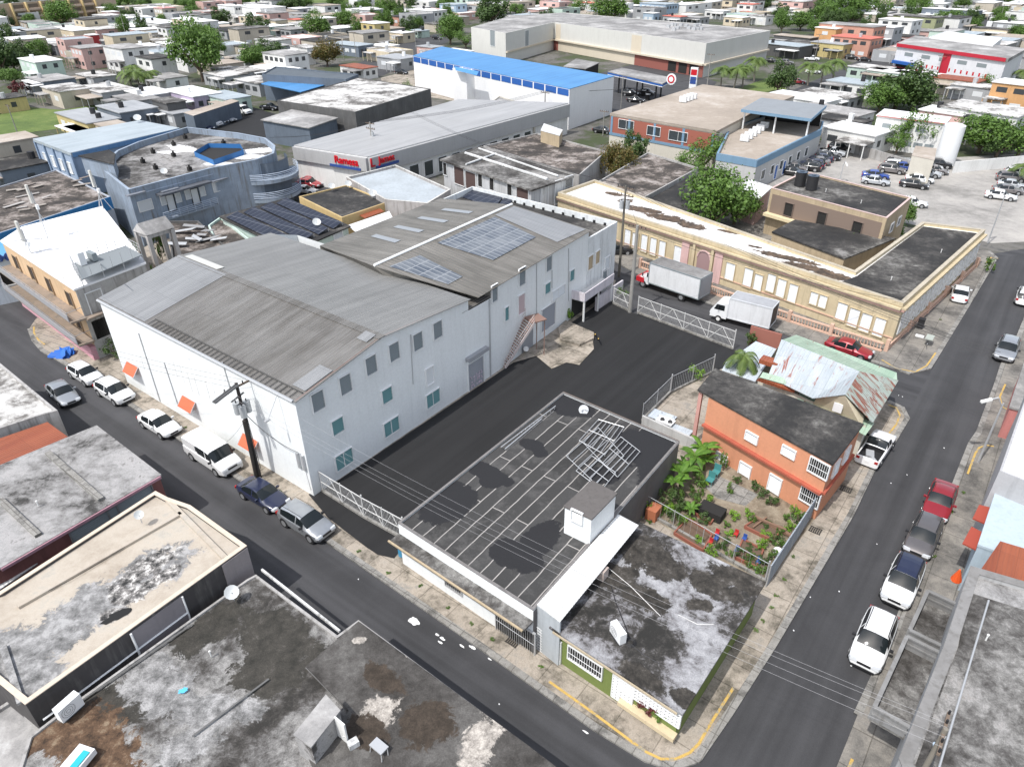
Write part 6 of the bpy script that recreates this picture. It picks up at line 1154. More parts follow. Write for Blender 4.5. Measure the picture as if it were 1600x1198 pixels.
def proj(v):
    d=v-Vector((0,0,H)); z=d.dot(FW); return 800+F0*d.dot(RT)/z, 599-F0*d.dot(UP)/z
h1=polefit(406,746,371,598); t1,top1=pole(406,746,h1,'black double utility pole with transformers and long double crossarm by the white warehouse wall',POLEW,1,3,BD,.17)
q0=P(332,627,h1*.97); m=MB(); qa=top1-Z_*.1; qb=P(333,628,top1.z-.1)
m.tube(qa,qb,.09,6).tube(qa+A_*.22,qb+A_*.22,.09,6).tube(qa-Z_*1.0-(qb-qa)*.2,qa-Z_*1.0+(qb-qa)*.35,.07,5); m.build('long_crossarm',plain('grey_beam',(.1,.1,.1),.7),t1); MB().tube(P(401,748,.1),P(381,657,6.0),.13,8).build('second_post',POLEW,t1,True)
m=MB()
for k in range(7): an=k*.9; q_=top1-Z_*(2.0+.3*k); m.tube(q_+Vector((math.cos(an),math.sin(an),0))*.16,Vector((top1.x,top1.y,1.0))+Vector((math.cos(an),math.sin(an),0))*.25,.025,4)
m.build('cable_riser',CBL,t1)
h2=polefit(967,432,975,290); t2,top2=pole(967,432,h2,'wooden power pole with transformers by the rear corner of the white block',plain('grey_wood_pole',(.13,.12,.1),.85),2,3,AD,.17)
h3=polefit(984,488,997,352); t3,top3=pole(984,488,h3,'thick concrete pole at the end of the long white gate',POLEC,1,0,AD,.24)
h4=polefit(586,268,582,190); t4,top4=pole(586,268,h4,'utility pole standing before the red letters of the pharmacy',POLEC,2,1,AD,.17)
h5=polefit(851,197,856,143); t5,top5=pole(851,197,h5,'utility pole at the right end of the pharmacy roof',POLEC,1,0,AD,.16)
t6,top6=pole(1105,133,polefit(1105,133,1112,84),'utility pole in front of the beige mall corner',POLEC,1,0,AD,.17)
for x,y,tx,ty,lab in ((24,62,10,24,'street pole by the tan apartment block at the top left'),(199,64,184,14,'palm-topped dark pole behind the grey-blue shop'),(150,118,138,76,'thin pole between the pinkish and white two-storey houses'),(538,96,528,38,'tall pale pole behind the flamboyant tree'),(557,94,552,50,'thin dark pole right of the tall pale pole'),(687,66,684,14,'dark pole at the corner by the white two-storey house'),(201,140,196,105,'thin pole among the palms'),(28,210,8,165,'dark leaning pole in the grass lot'),(650,78,648,45,'thin lamp pole at the kerb left of the blue roof'),(1273,92,1275,52,'pole in front of the grey garage'),(1357,88,1357,50,'street lamp pole before the coral building'),(1462,126,1468,85,'white pole before the red-trimmed building'),(193,192,184,160,'thin pole in front of the grey gabled house'),(942,212,940,172,'thin pole near the brick office corner'),(970,170,974,119,'steel pole at the edge of the fuel station'),(1560,38,1566,-5,'tall pole beside the distant avenue')):
    pole(x,y,polefit(x,y,tx,ty),lab,POLEC,1 if x not in (650,1357) else 0,0,AD,.11)
def lamp(x,y,tx,ty,lx,ly,lab):
    h=polefit(x,y,tx,ty); p=P(x,y,.1); t=thing('street_lamp',lab,'street lamp',tuple(p)); top=p+Z_*h; MB().tube(p,top,.1,8,.06).build('post',STEEL,t); q_=P(lx,ly,top.z+.3) ; mid=(top+q_)/2+Z_*.35
    MB().path([top-Z_*.3,mid,q_],.045,5).build('arm',STEEL,t); d=(q_-mid).normalized(); MB().hexa(q_+d*.3,d*.38,Z_.cross(d)*.14,Z_*.07).build('lamp_head',WHP,t); return top
lamp(1528,722,1574,632,1548,624,'grey street lamp with a curved arm over the junction'); lamp(1543,380,1576,308,1566,304,'tall parking lot lamp by the blue parking marks'); lamp(1312,282,1318,256,1322,255,'slim double parking lamp between the car rows')
h10=6.2; b10=P(1478,1138,9.4); b10=proj(Vector((b10.x,b10.y,.1))); t10,top10=pole(b10[0],b10[1],9.3,'weathered pole with lamp at the bottom right corner of the street',plain('grey_wood_pole2',(.2,.18,.15),.85),1,0,BD,.14)
t=thing('small_lamp','small blue-white lamp beside the bottom right pole','lamp',tuple(P(1462,1170,7.5))); MB().tube(P(1463,1162,8.0),P(1463,1170,7.75),.13,10).build('head',plain('lamp_bluewhite',(.4,.5,.6),.3),t); MB().tube(P(1478,1150,8.6),P(1463,1165,8.0),.03,4).build('arm',STEEL,t)
def cable(p,q,sag,lab,group,r=.014,n=14,mat=None):
    pts=[p.lerp(q,k/n)-Z_*(sag*4*(k/n)*(1-k/n)) for k in range(n+1)]; tag(MB().path(pts,r,4).build('power_cable',mat or CBL),lab,'cable',group)
CLT=plain('pale_cable',(.3,.3,.31),.5)
for k in range(4):
    cable(top10+A_*0+B_*(.5*k-1)+Z_*(.1-.35*(k>2)),top1+B_*(.5*k-1)-Z_*(.3+.25*(k%3)+.0),1.3,'overhead cable running above the front pavement from the black pole to the bottom right pole','cables above the front pavement',.006,26,CLT)
for k in range(3): cable(top1-B_*(.6*k-.6),P(-60,470,top1.z)-B_*(.6*k),.7,'overhead cable from the black double pole towards the left street','cables over the left street',.012)
for k in range(3): cable(top2+A_*(.8*k-.8),P(1560,560,8.5)+B_*(.6*k),1.2,'overhead cable passing in front of the yellow building','cables before the yellow building',.018,22)
for k in range(3): cable(top2+A_*(.8*k-.8),P(640,175,9)+A_*(.8*k),1.2,'overhead cable between the rear poles above the black roofs','cables above the rear roofs',.018,18)
for k in range(3): cable(top4+A_*(.8*k-.8),top5+A_*(.8*k-.8),.8,'overhead cable along the pharmacy roof edge','cables along the pharmacy',.025,14)
for k in range(2): cable(top4+A_*(.8*k-.8),P(420,215,9)+B_*k,.8,'overhead cable from the pharmacy pole to the left','cables left of the pharmacy pole',.022,14)
for k in range(2): cable(top5+A_*(.8*k-.8),P(1110,120,8.5)+B_*k,1,'overhead cable between the pharmacy roof and the mall','cables toward the mall',.025,14)
cable(top1-Z_*2.5,FWt.at(0,470,705)+nw*.2,.5,'drooping service cable from the black pole to the meter boxes','service cables',.03); cable(top1-Z_*3.2,P(330,705,4),.4,'service cable fanning from the black pole over the van','service cables',.012)
cable(top3,top2,.3,'short cable between the concrete pole and the wooden pole','cables at the rear gate',.02); cable(top3-Z_*.4,P(1412,470,5.2),.8,'cable from the concrete pole to the yellow roof corner','cables at the rear gate',.02,20)
# ---------------- vegetation ----------------
LG=foliage('leaves_mid',(.045,.1,.015),(.1,.18,.03)); LD=foliage('leaves_dark',(.028,.06,.014),(.06,.105,.024)); LY=foliage('leaves_bright',(.09,.19,.02),(.16,.28,.03)); LO=foliage('leaves_orange',(.045,.085,.015),(.13,.085,.02)); LP=foliage('palm_leaves',(.05,.1,.02),(.12,.17,.04)); LR=foliage('leaves_purple',(.06,.015,.02),(.12,.03,.03))
BARK=plain('bark',(.12,.09,.065),.9)
def crown(seed,n,blobs,leaf,flat=.75):
    r=random.Random(seed); m=MB(); bl=[]
    for _ in range(blobs):
        while True:
            v=Vector((r.uniform(-1,1),r.uniform(-1,1),r.uniform(-1,1)))
            if .15<v.length<1: break
        bl.append((Vector((v.x*.78,v.y*.78,v.z*.66*flat)),r.uniform(.13,.4)))
    for _ in range(n):
        c,R_=r.choice(bl); d=Vector((r.gauss(0,1),r.gauss(0,1),r.gauss(0,1)+.35)).normalized(); p=c+d*R_*(r.uniform(.5,1.1) if r.random()<.88 else r.uniform(1.1,1.5)); nn=(d+Vector((r.uniform(-.8,.8),r.uniform(-.8,.8),r.uniform(-.3,.8)))).normalized()
        q_=nn.to_track_quat('Z','Y'); s=leaf*r.uniform(.6,1.4); a=r.uniform(0,6.28); u=q_@Vector((math.cos(a),math.sin(a),0))*s; v=q_@Vector((-math.sin(a),math.cos(a),0))*s*.55
        m.face([p-u,p-v*1.0,p+u,p+v])
    return m
def tree_proto(name,seed,n,blobs,leaf,flat,mat,trunk=1.0,lift=.62):
    t=thing(name,'x','tree',(0,0,0)); r=random.Random(seed); tm=MB(); top=Vector((0,0,lift*.8)); tm.tube((0,0,0),top*.55,.07,8,.05)
    for k in range(6):
        an=k*1.05+r.uniform(-.3,.3); e=Vector((math.cos(an)*.45,math.sin(an)*.45,lift+r.uniform(-.1,.25))); tm.tube(top*.5,e*.6+Vector((0,0,.2))*.4,.04,5,.025); tm.tube(e*.6+Vector((0,0,.08)),e,.025,4,.008)
    tm.build('trunk',BARK,t,True); cm=crown(seed,n,blobs,leaf,flat); cm.v=[Vector((v.x,v.y,v.z+lift+.28)) for v in cm.v]; cm.build('crown',mat,t); index_kids(t); return t
TP=[tree_proto('tree',11,5200,26,.045,.8,LG),tree_proto('tree',12,5200,30,.045,.7,LG),tree_proto('tree',13,4200,22,.05,.85,LD),tree_proto('tree',14,1500,18,.05,.8,LG)]
def tree(x,y,R,h,lab,k=0,mat=None,rot=None,group=None):
    p=TP[k]; rr=rot if rot is not None else (x*.37+y)%6.28; base=None
    o=dup(p,P(x,y,0),rr,lab,group,(R*1.08,R*1.08,h/1.45),{LG:mat,LD:mat} if mat else None); o['category']='tree'; return o
def palm_proto(fr=13,L=1.0,seed=1,trunk=1.0):
    t=thing('palm_tree','x','palm tree',(0,0,0)); r=random.Random(seed); tm=MB(); pts=[Vector((.12*math.sin(k/6*1.5),0,trunk*k/6)) for k in range(7)]
    for k in range(6): tm.tube(pts[k],pts[k+1],.06-.005*k,7,.055-.005*k)
    tm.build('trunk',plain('palm_bark',(.22,.19,.16),.9),t,True); top=pts[-1]; m=MB()
    for k in range(fr):
        an=k*2*math.pi/fr+r.uniform(-.2,.2); up=r.uniform(-.1,.9); d=Vector((math.cos(an),math.sin(an),0)); prev=top; S_=[]
        for j in range(1,13):
            f=j/12; p=top+d*(L*f*(1-.12*f))+Z_*(L*(up*f*.75-(.55+up*.35)*f*f)); S_.append((prev,p)); prev=p
        for j,(a,b) in enumerate(S_):
            f=j/12; dd=(b-a).normalized(); sd=dd.cross(Z_).normalized(); w_=L*.3*(1-f)**.5*min(1,f*5+.3)
            for q2 in range(2):
                a_=a.lerp(b,q2*.5)
                for s in (-1,1): tip=a_+sd*s*w_+dd*w_*.55-Z_*w_*.35; m.face([a_-dd*.012*L,a_+dd*.03*L,tip+dd*.015*L,tip])
    m.build('crown',LP,t); index_kids(t); return t
PPr=[palm_proto(15,1.0,1,1.35),palm_proto(13,1.0,2,.9)]
def palm(x,y,L,lab,k=0,group=None): o=dup(PPr[k],P(x,y,0),x%6,lab,group,L); o['category']='palm tree'; return o
TREES=[(318,128,8.5,16,'huge broad-crowned tree with thick trunk at the left centre of the town',1),(100,44,9,11,'round green tree in front of the tan apartment block',0),(4,118,6,10,'dense dark tree at the left edge, nearest the mint house',2),(24,112,6.5,9,'dark bushy tree left of the mint house',2),(46,104,5.5,8,'bushy tree behind the mint house',2),(64,100,4.5,7,'small tree behind the mint house, right end of the hedge',0),(6,85,6,11,'tall dark tree at the left edge behind the hedge',2),(22,132,4,4,'bright green shrub below the mint house',0),
(404,64,7,9.5,'dark round tree left of the red-roofed house',2),(498,62,6.5,9.5,'bright round tree in front of the yellow sign',1),(452,20,9,9,'dark far tree beyond the white hall',2),(478,14,6,7,'smaller far tree beside the dark one',0),(512,104,5.5,7.5,'flamboyant tree with reddish tinge before the pale blue house',1),(704,70,6,9.5,'bushy tree at the street corner before the blue roof',0),(728,76,4.5,6,'brownish smaller tree behind the blue roof',3),(768,42,10,13,'large dark tree behind the beige mall end',2),(902,26,7,9,'olive round tree behind the beige mall',3),(953,38,10,12.5,'large green tree standing behind the beige mall',1),(1074,22,9,10,'dark round tree right of the blue two-storey house',2),(1322,30,13,13,'very large green tree behind the coral building',0),(1290,34,8,8,'green tree at the left of the very large tree',1),(1370,26,9,11,'greyish tree at the right of the very large tree',3),(1250,48,7,7,'bushy tree behind the beige garage roof',0),(1216,32,5,7,'small dark tree left of the beige garage roof',2),(1214,146,4.3,7.5,'dense dark tree beside the palms on the road',2),
(1398,170,7.5,9.5,'big dark tree behind the long white house',2),(1425,172,6.5,8,'dark tree joined to the right of the big one behind the long white house',2),(1372,176,5,6,'olive tree at the left of the big dark tree',0),(1428,238,4,7.5,'sparse tree with thin leaves beside the white tank',3),(1400,240,3,5,'small sparse tree left of the tank',3),(1528,240,6,6.5,'green tree behind the wall right of the tank',0),(1556,246,4.5,5.5,'dark green tree right of the one behind the wall',2),(1590,244,5,6,'green tree at the right edge above the lot',1),(1545,150,3.5,5,'brownish tree left of the orange house',3),
(964,290,3.2,6.2,'flame tree with orange blossom beside the stained store',0),(988,262,3.2,6.0,'dark green tree right of the flame tree',2),(1098,268,4,6.5,'sparse brownish tree before the brick office',3),(1075,280,2.8,4.5,'pale thin tree in front of the brick office wall',3),(1112,360,5.2,7.8,'big bright green tree behind the yellow building',0),(1146,352,3.2,5.6,'lighter green tree attached to the big bright one',1),(1325,405,1.8,3.6,'young green tree growing from the black roofs of the yellow building',0),(1360,392,1.3,4.8,'tall thin papaya-like plant by the tan block',3),(1408,352,2.0,3.6,'climbing green bush on the tan block corner',1),(1388,372,2.2,2.6,'bushy green growth between the black roofs',1),
(590,250-62,2.5,4,'green creeper bush on the edge of the depot store wall',1),(620,170,2.5,5,'taller green creeper by the depot store corner',1),(640,166,1.8,5.5,'narrow creeper against the depot store wall',1),(1560,30,5,5,'scrubby tree by the distant avenue',0),(1478,46,7,7,'bushy tree behind the red-trimmed building',0),(1515,50,5,5,'bright small tree behind the white slab roof',1),(1590,64,5,5,'small bushes at the right edge behind the red-trimmed building',0),(640,60,2,3,'small tree by the cream flat house',0)]
for x,y,R_,h,lab,k in TREES: tree(x,y,R_,h,lab,k,LO if 'flame tree with' in lab or 'flamboyant' in lab else None)
for i,(x,y,L,lab,k) in enumerate(((206,136,4.5,'palm at the left of the palm clump in the left town',1),(220,138,5,'palm in the middle of the palm clump in the left town',1),(234,136,4.5,'palm at the right of the palm clump in the left town',1),(212,128,4.5,'palm at the back of the palm clump in the left town',1),
 (1126,138,4,'palm nearest the mall corner pole',0),(1146,140,4,'second palm along the mall side wall',0),(1160,138,4.2,'third palm along the mall side wall',0),(1178,128,4.6,'tallest palm along the mall side wall',0),(1262,134,4.2,'left palm of the three before the far road',0),(1282,136,4.2,'middle palm of the three before the far road',0),(1300,130,4.4,'right palm of the three before the far road',0),(1590,284,3.0,'fan palm at the right edge of the parking lot',1),(1590,130,3.5,'palm in front of the red-trimmed building end',1),(60,60,4,'yellowish palm behind the white long house',1),(75,66,4,'second palm behind the white long house',1),(380,140,3,'low palm-like plant right of the huge tree',1),(360,132,3,'low spiky plant under the huge tree',1))): palm(x,y,L,lab,k)
def shrub(x,y,R_,h,lab,mat=LG,k=3,z=.13,name='shrub'):
    c=P(x,y,z); r=random.Random(int(x*7+y)); cm=crown(int(x+y),int(420*max(1,R_)),9,.11 if R_<1 else .08,.9); cm.v=[Vector((v.x*R_,v.y*R_,(v.z+.75)*h*.62))+c for v in cm.v]; t=thing(name,lab,'shrub',tuple(c)); cm.build('foliage',mat,t)
    m=MB()
    for q_ in range(3): m.tube(c,c+Vector((r.uniform(-.3,.3)*R_,r.uniform(-.3,.3)*R_,h*.6)),.03,4)
    m.build('stem',BARK,t)
for a in ((889,500,.7,1.8,'bright green shrub at the foot of the rear white wall',LY),(970,462,1.1,1.5,'round green bush beside the concrete pole',LG),(1170,540,.9,1.6,'dark green bush by the short brick wall',LD),(1086,592,1.0,1.6,'tall ornamental bush with pale leaves by the chain-link fence',LY),(1045,785,1.1,1.7,'dark leafy bush in the garden near the black garage',LD),(1005,798,.8,2.0,'round light green bush at the garage corner',LY),(990,808,.8,1.4,'yellow-green bush behind the white canopy',LY),(1090,760,1.0,1.4,'green bush beside the banana plants',LG),(1178,768,.6,1.0,'low hedge plant under the orange wall, left',LD),(1190,776,.6,1.0,'low hedge plant under the orange wall, right',LD),(1150,755,.5,.8,'small plant under the middle shutter of the orange house',LD),(1129,735,.4,2.0,'climbing plant against the first orange house shutter',LG),(1217,857,.5,1.0,'green bush growing in the white pot',LG),(1173,815,.4,.9,'young plant on the corner of the far garden bed',LG),(1186,893,.6,.7,'weedy bush at the right tip of the garden',LG),(180,560,1.3,2.2,'dark shrub between the ruined corner building and the white warehouse',LD),(58,1175,1.0,.8,'bright green weeds at the bottom left wall',LY),(35,1195,1.0,.7,'second patch of bright green weeds at the bottom left corner',LY),(375,1195,.7,.5,'green weeds at the bottom edge of the charred roof',LY),
  (230,430,.9,2.2,'yellow-green creeper at the foot of the bell tower',LY),(255,408,.9,6.5,'dark vines hanging inside the bell tower',LD),(365,378,1.2,1.5,'green creeper at the edge of the ruined roofs',LY),(345,372,1.0,1.5,'bushy creeper beside the mint ruin wall',LG),(632,845,.2,.4,'tiny yellow weed growing at the lot corner',LY),(100,150,2,3,'small bush by the concrete wall of the grass lot',LG),(35,150,3,5,'flowering reddish bush by the grass lot',LR),(1545,425,.9,2.2,'bush against the far end of the yellow building side wall',LG),(1030,1125-32,.0001,.001,'x',LG)):
    if a[4]!='x': shrub(*a)
for k,(x,y) in enumerate(((1005,1112),(1019,1122),(1032,1130))): shrub(x,y-8,.5,.8,'dark red leafy plant in the green house planter, %s'%('left','middle','right')[k],LR if k<2 else LG,z=1.0,name='planter_plant')
for k in range(7): x=1288+k*12; shrub(x,222+k*3.1,1.2,1.3,'clipped hedge bush number %s from the left along the lot wall'%('one','two','three','four','five','six','seven')[k],LG)
tag(MB().hexa((P(1285,217,.9)+P(1432,262,.9))/2,(P(1432,262,.9)-P(1285,217,.9))/2,B_*.15,Z_*.9).build('boundary_wall',OLDW),'long grey wall behind the clipped hedge at the parking lot','wall')
tag(MB().hexa((P(1490,262,1)+P(1600,252,1))/2,(P(1600,252,1)-P(1490,262,1))/2,B_*.15,Z_*1).build('boundary_wall',WHP),'white boundary wall right of the tank','wall')
# banana plants
def banana(x,y,h,lab,seed):
    c=P(x,y,.15); r=random.Random(seed); t=thing('banana_plant',lab,'plant',tuple(c)); MB().tube(c,c+Z_*h*.6,.09,7,.05).build('stem',LP,t); m=MB()
    for k in range(10):
        an=k*2.4+r.uniform(-.3,.3); d=Vector((math.cos(an),math.sin(an),0)); sd=Vector((-d.y,d.x,0)); o=c+Z_*h*.55; L=h*r.uniform(.4,.62); up=r.uniform(.6,1.5); prev=None
        for j in range(7):
            f=j/6; p=o+d*L*f+Z_*L*(up*f-.85*f*f); w_=.19*h/2*math.sin(math.pi*min(1,f*.85+.12)); cur=(p-sd*w_-Z_*w_*.25,p,p+sd*w_-Z_*w_*.25)
            if prev: m.face([prev[0],prev[1],cur[1],cur[0]]).face([prev[1],prev[2],cur[2],cur[1]])
            prev=cur
    m.build('leaf',foliage('banana_leaves',(.05,.13,.015),(.12,.24,.03),.35),t)['kind']='stuff'
for i,(x,y,h) in enumerate(((1062,760,2.4),(1082,735,2.6),(1095,722,2.4),(1070,748,2.0),(1050,772,2.2),(1100,735,1.8),(1078,806,1.3))): banana(x,y,h,'banana plant in the garden, '+('left front one','tallest one by the orange house','one nearest the orange house wall','one in the middle of the clump','one nearest the black garage','short one at the right of the clump','small one beside the garden beds')[i],i)
# wild growth in the garden and at wall feet
WD=[(1030,805),(1043,800),(1052,812),(1062,822),(1072,800),(1085,782),(1094,775),(1105,788),(1120,812),(1133,822),(1145,812),(1128,855),(1140,868),(1090,845),(1098,815),(1205,870),(1196,835),(1210,845),(1228,815),(1240,805),(1176,860),(1168,886),(1110,866),(1060,800),(1016,815),(1100,760),(1205,790),(1140,770)]
WD+=[(1048,792),(1068,788),(1080,770),(1090,750),(1106,712),(1112,722),(1020,802),(1036,795),(1058,806),(1075,815),(1096,798),(1086,790),(1138,835),(1155,868),(1172,876),(1190,858),(1200,825),(1218,835),(1232,828),(1246,815),(1255,808),(1170,805),(1192,880),(1062,778),(1052,802)]
for k,(x,y) in enumerate(WD): shrub(x,y,.38+.14*(k%3),.4+.22*(k%4),('low %s growing in the garden soil, %s'%(('weed clump','leafy herb plant','straggly bush')[k%3],'one of many between the planter beds')),(LG,LY,LD)[k%3])
for o in COL.objects:
    if o.get('label','').endswith('one of many between the planter beds'): o['group']='low plants in the garden soil'
for k,(x,y) in enumerate(((560,862),(607,895),(657,915),(700,950),(737,975),(768,1000),(845,1040),(1205,950),(1212,930),(1225,905),(1180,985),(1192,970),(1240,870),(290,668),(318,690),(438,768),(492,800),(1505,770),(1487,800),(1460,870),(1470,500))):
    shrub(x,y,.2,.12,'small tuft of weeds in a pavement crack',LG); 
for o in COL.objects:
    if o.get('label','')=='small tuft of weeds in a pavement crack': o['group']='weeds in the pavement cracks'; o['category']='weed'

pc=P(1160,552,4.6); pb=proj(Vector((pc.x,pc.y,0))); o=dup(PPr[0],Vector((pc.x,pc.y,0)),.4,'coconut palm between the black lot and the tin-roofed house',None,(1.9,1.9,3.2)); o['category']='palm tree'
def person(x,y,lab,shirt,pants,ang=0):
    c=P(x,y,.03); t=thing('person',lab,'person',tuple(c)); J=[(0,0,.92),(0,0,1.15),(0,0,1.4),(0,0,1.5),(0,0,1.62),(.1,0,.88),(.12,.05,.48),(.13,.0,.08),(.14,.12,.04),(-.1,0,.88),(-.12,.1,.48),(-.13,-.04,.08),(-.14,.08,.04),(.18,0,1.4),(.24,.02,1.12),(.24,.12,.88),(-.18,0,1.4),(-.25,.02,1.12),(-.24,.1,.88)]
    E_=[(0,1),(1,2),(2,3),(3,4),(0,5),(5,6),(6,7),(7,8),(0,9),(9,10),(10,11),(11,12),(2,13),(13,14),(14,15),(2,16),(16,17),(17,18)]; Rr=[.15,.13,.14,.055,.1,.09,.065,.045,.035,.09,.065,.045,.035,.06,.045,.03,.06,.045,.03]
    me=bpy.data.meshes.new('body'); me.from_pydata(J,E_,[]); o=bpy.data.objects.new('body',me); COL.objects.link(o); sm=o.modifiers.new('s','SKIN')
    for i,r in enumerate(Rr): me.skin_vertices[0].data[i].radius=(r,r*.8)
    me.skin_vertices[0].data[0].use_root=True; o.modifiers.new('b','SUBSURF').levels=1
    dg=bpy.context.evaluated_depsgraph_get(); m2=bpy.data.meshes.new_from_object(o.evaluated_get(dg)); bpy.data.objects.remove(o)
    m2.materials.clear(); 
    for mt in (shirt,pants,plain('skin_tone',(.3,.17,.1),.6),plain('dark_hair',(.02,.015,.012),.8)): m2.materials.append(mt)
    for f in m2.polygons: z=f.center.z; f.material_index=1 if z<.92 else (2 if z>1.47 or (z<1.0 and abs(f.center.x)>.2) else 0)
    for f in m2.polygons:
        if f.center.z>1.6 and f.center.y<.04: f.material_index=3
    o=bpy.data.objects.new('body',m2); COL.objects.link(o); o.parent=t; t.rotation_euler=(0,0,ang)
person(1268,247,'person in a pale shirt and dark trousers walking beside the blue office wall',plain('pale_shirt',(.5,.5,.52),.8),plain('dark_trousers',(.03,.03,.05),.8),.6)
rr_=random.Random(31)
for k,(x,y) in enumerate(((1370,850),(1311,924),(1266,933),(1240,985),(1417,742),(1392,755),(1475,700),(1410,620),(1404,618),(1330,1040),(780,1100),(660,912),(560,905))):
    c=P(x,y,.03); tag(MB().hexa(c+Z_*.03,Vector((rr_.uniform(.02,.045),.02,0)),Vector((-.02,rr_.uniform(.02,.04),.01)),Z_*.015).build('litter',WHITE),'tiny piece of white litter on the asphalt','litter','litter on the streets')
MH=plain('manhole_iron',(.06,.058,.055),.6,.5)
# ---------------- the town beyond ----------------
PAL={'white':(.7,.7,.68),'cream':(.62,.54,.4),'mint':(.5,.62,.54),'grey':(.36,.37,.38),'slate':(.16,.19,.23),'pink':(.6,.4,.36),'coral':(.52,.28,.21),'blue':(.35,.45,.55),'olive':(.32,.34,.2),'beige':(.5,.45,.37),'yellow':(.52,.43,.2),'dark':(.1,.1,.1),'lilac':(.45,.38,.5),'red':(.45,.05,.05),'orange':(.58,.33,.15)}
RF={'w':WHR,'W':plaster((.76,.76,.75),.12),'g':GREYR,'m':MOTT,'k':TARR,'s':SOOT,'b':M_LBL,'r':M_RUST,'c':plaster((.55,.16,.12),.3),'e':BEIGER,'G':M_GABLE,'p':plaster((.6,.3,.28),.3)}
GRILL=plain('dark_window',(.05,.055,.06),.3)
def house(x,y,w_,d,h,wall,roof,lab,rot=-50,nw_=3,storeys=1,over=.25,group=None,name='house',gable=False,porch=True,par=False):
    c=P(x,y,h); a=math.radians(rot); U=Vector((math.cos(a),math.sin(a),0)); V=Vector((-U.y,U.x,0)); poly=[c-U*w_/2-V*d/2,c+U*w_/2-V*d/2,c+U*w_/2+V*d/2,c-U*w_/2+V*d/2]
    o=B(name,lab,'house' if name=='house' else name.replace('_',' '),None,h,plaster(PAL[wall],.3),RF[roof],over=0 if par else over,parapet=.3 if par else 0,world=poly,group=group,slab=.2)
    hh=h/storeys
    if porch and w_>7:
        r_=random.Random(int(abs(x)*13+abs(y)*7)); pw=w_*r_.uniform(.35,.6); pd=r_.uniform(2.2,4); s_=r_.choice([-1,1]); q_=c+U*(s_*(w_-pw)/2)-V*(d/2+pd/2-.2); zz=2.75 if storeys==1 else hh*.98
        MB().hexa(Vector((q_.x,q_.y,zz)),U*pw/2,V*pd/2,Z_*.09).build('porch_roof',RF[r_.choice(['W','g','m',roof if roof!='r' else 'G','e'])],o.root)
        m=MB()
        for e_ in (-1,0,1): v_=q_+U*e_*(pw/2-.2)-V*(pd/2-.2); m.tube((v_.x,v_.y,0),(v_.x,v_.y,zz-.05),.12,4)
        m.build('porch_post',plaster(PAL[wall],.3),o.root)
        if r_.random()<.5: v_=c+U*r_.uniform(-.3,.3)*w_+V*r_.uniform(-.25,.25)*d; MB().tube(Vector((v_.x,v_.y,h)),Vector((v_.x,v_.y,h+1.2)),.6,8).build('roof_tank',r_.choice([BLK,WHITE,WHITE,BLK,STEEL]),o.root)
    for s in range(storeys):
        z=hh*(s+.52)
        o.row(0,nw_,z,min(2.3,w_/nw_*.55),min(1.2,hh*.36),GRILL if (s+nw_)%2 else WINB,.06,.94,'bare'); 
        if nw_>1: o.row(1,max(1,nw_-1),z,1.2,min(1.2,hh*.4),GRILL,.08,.92,'bare')
    return o
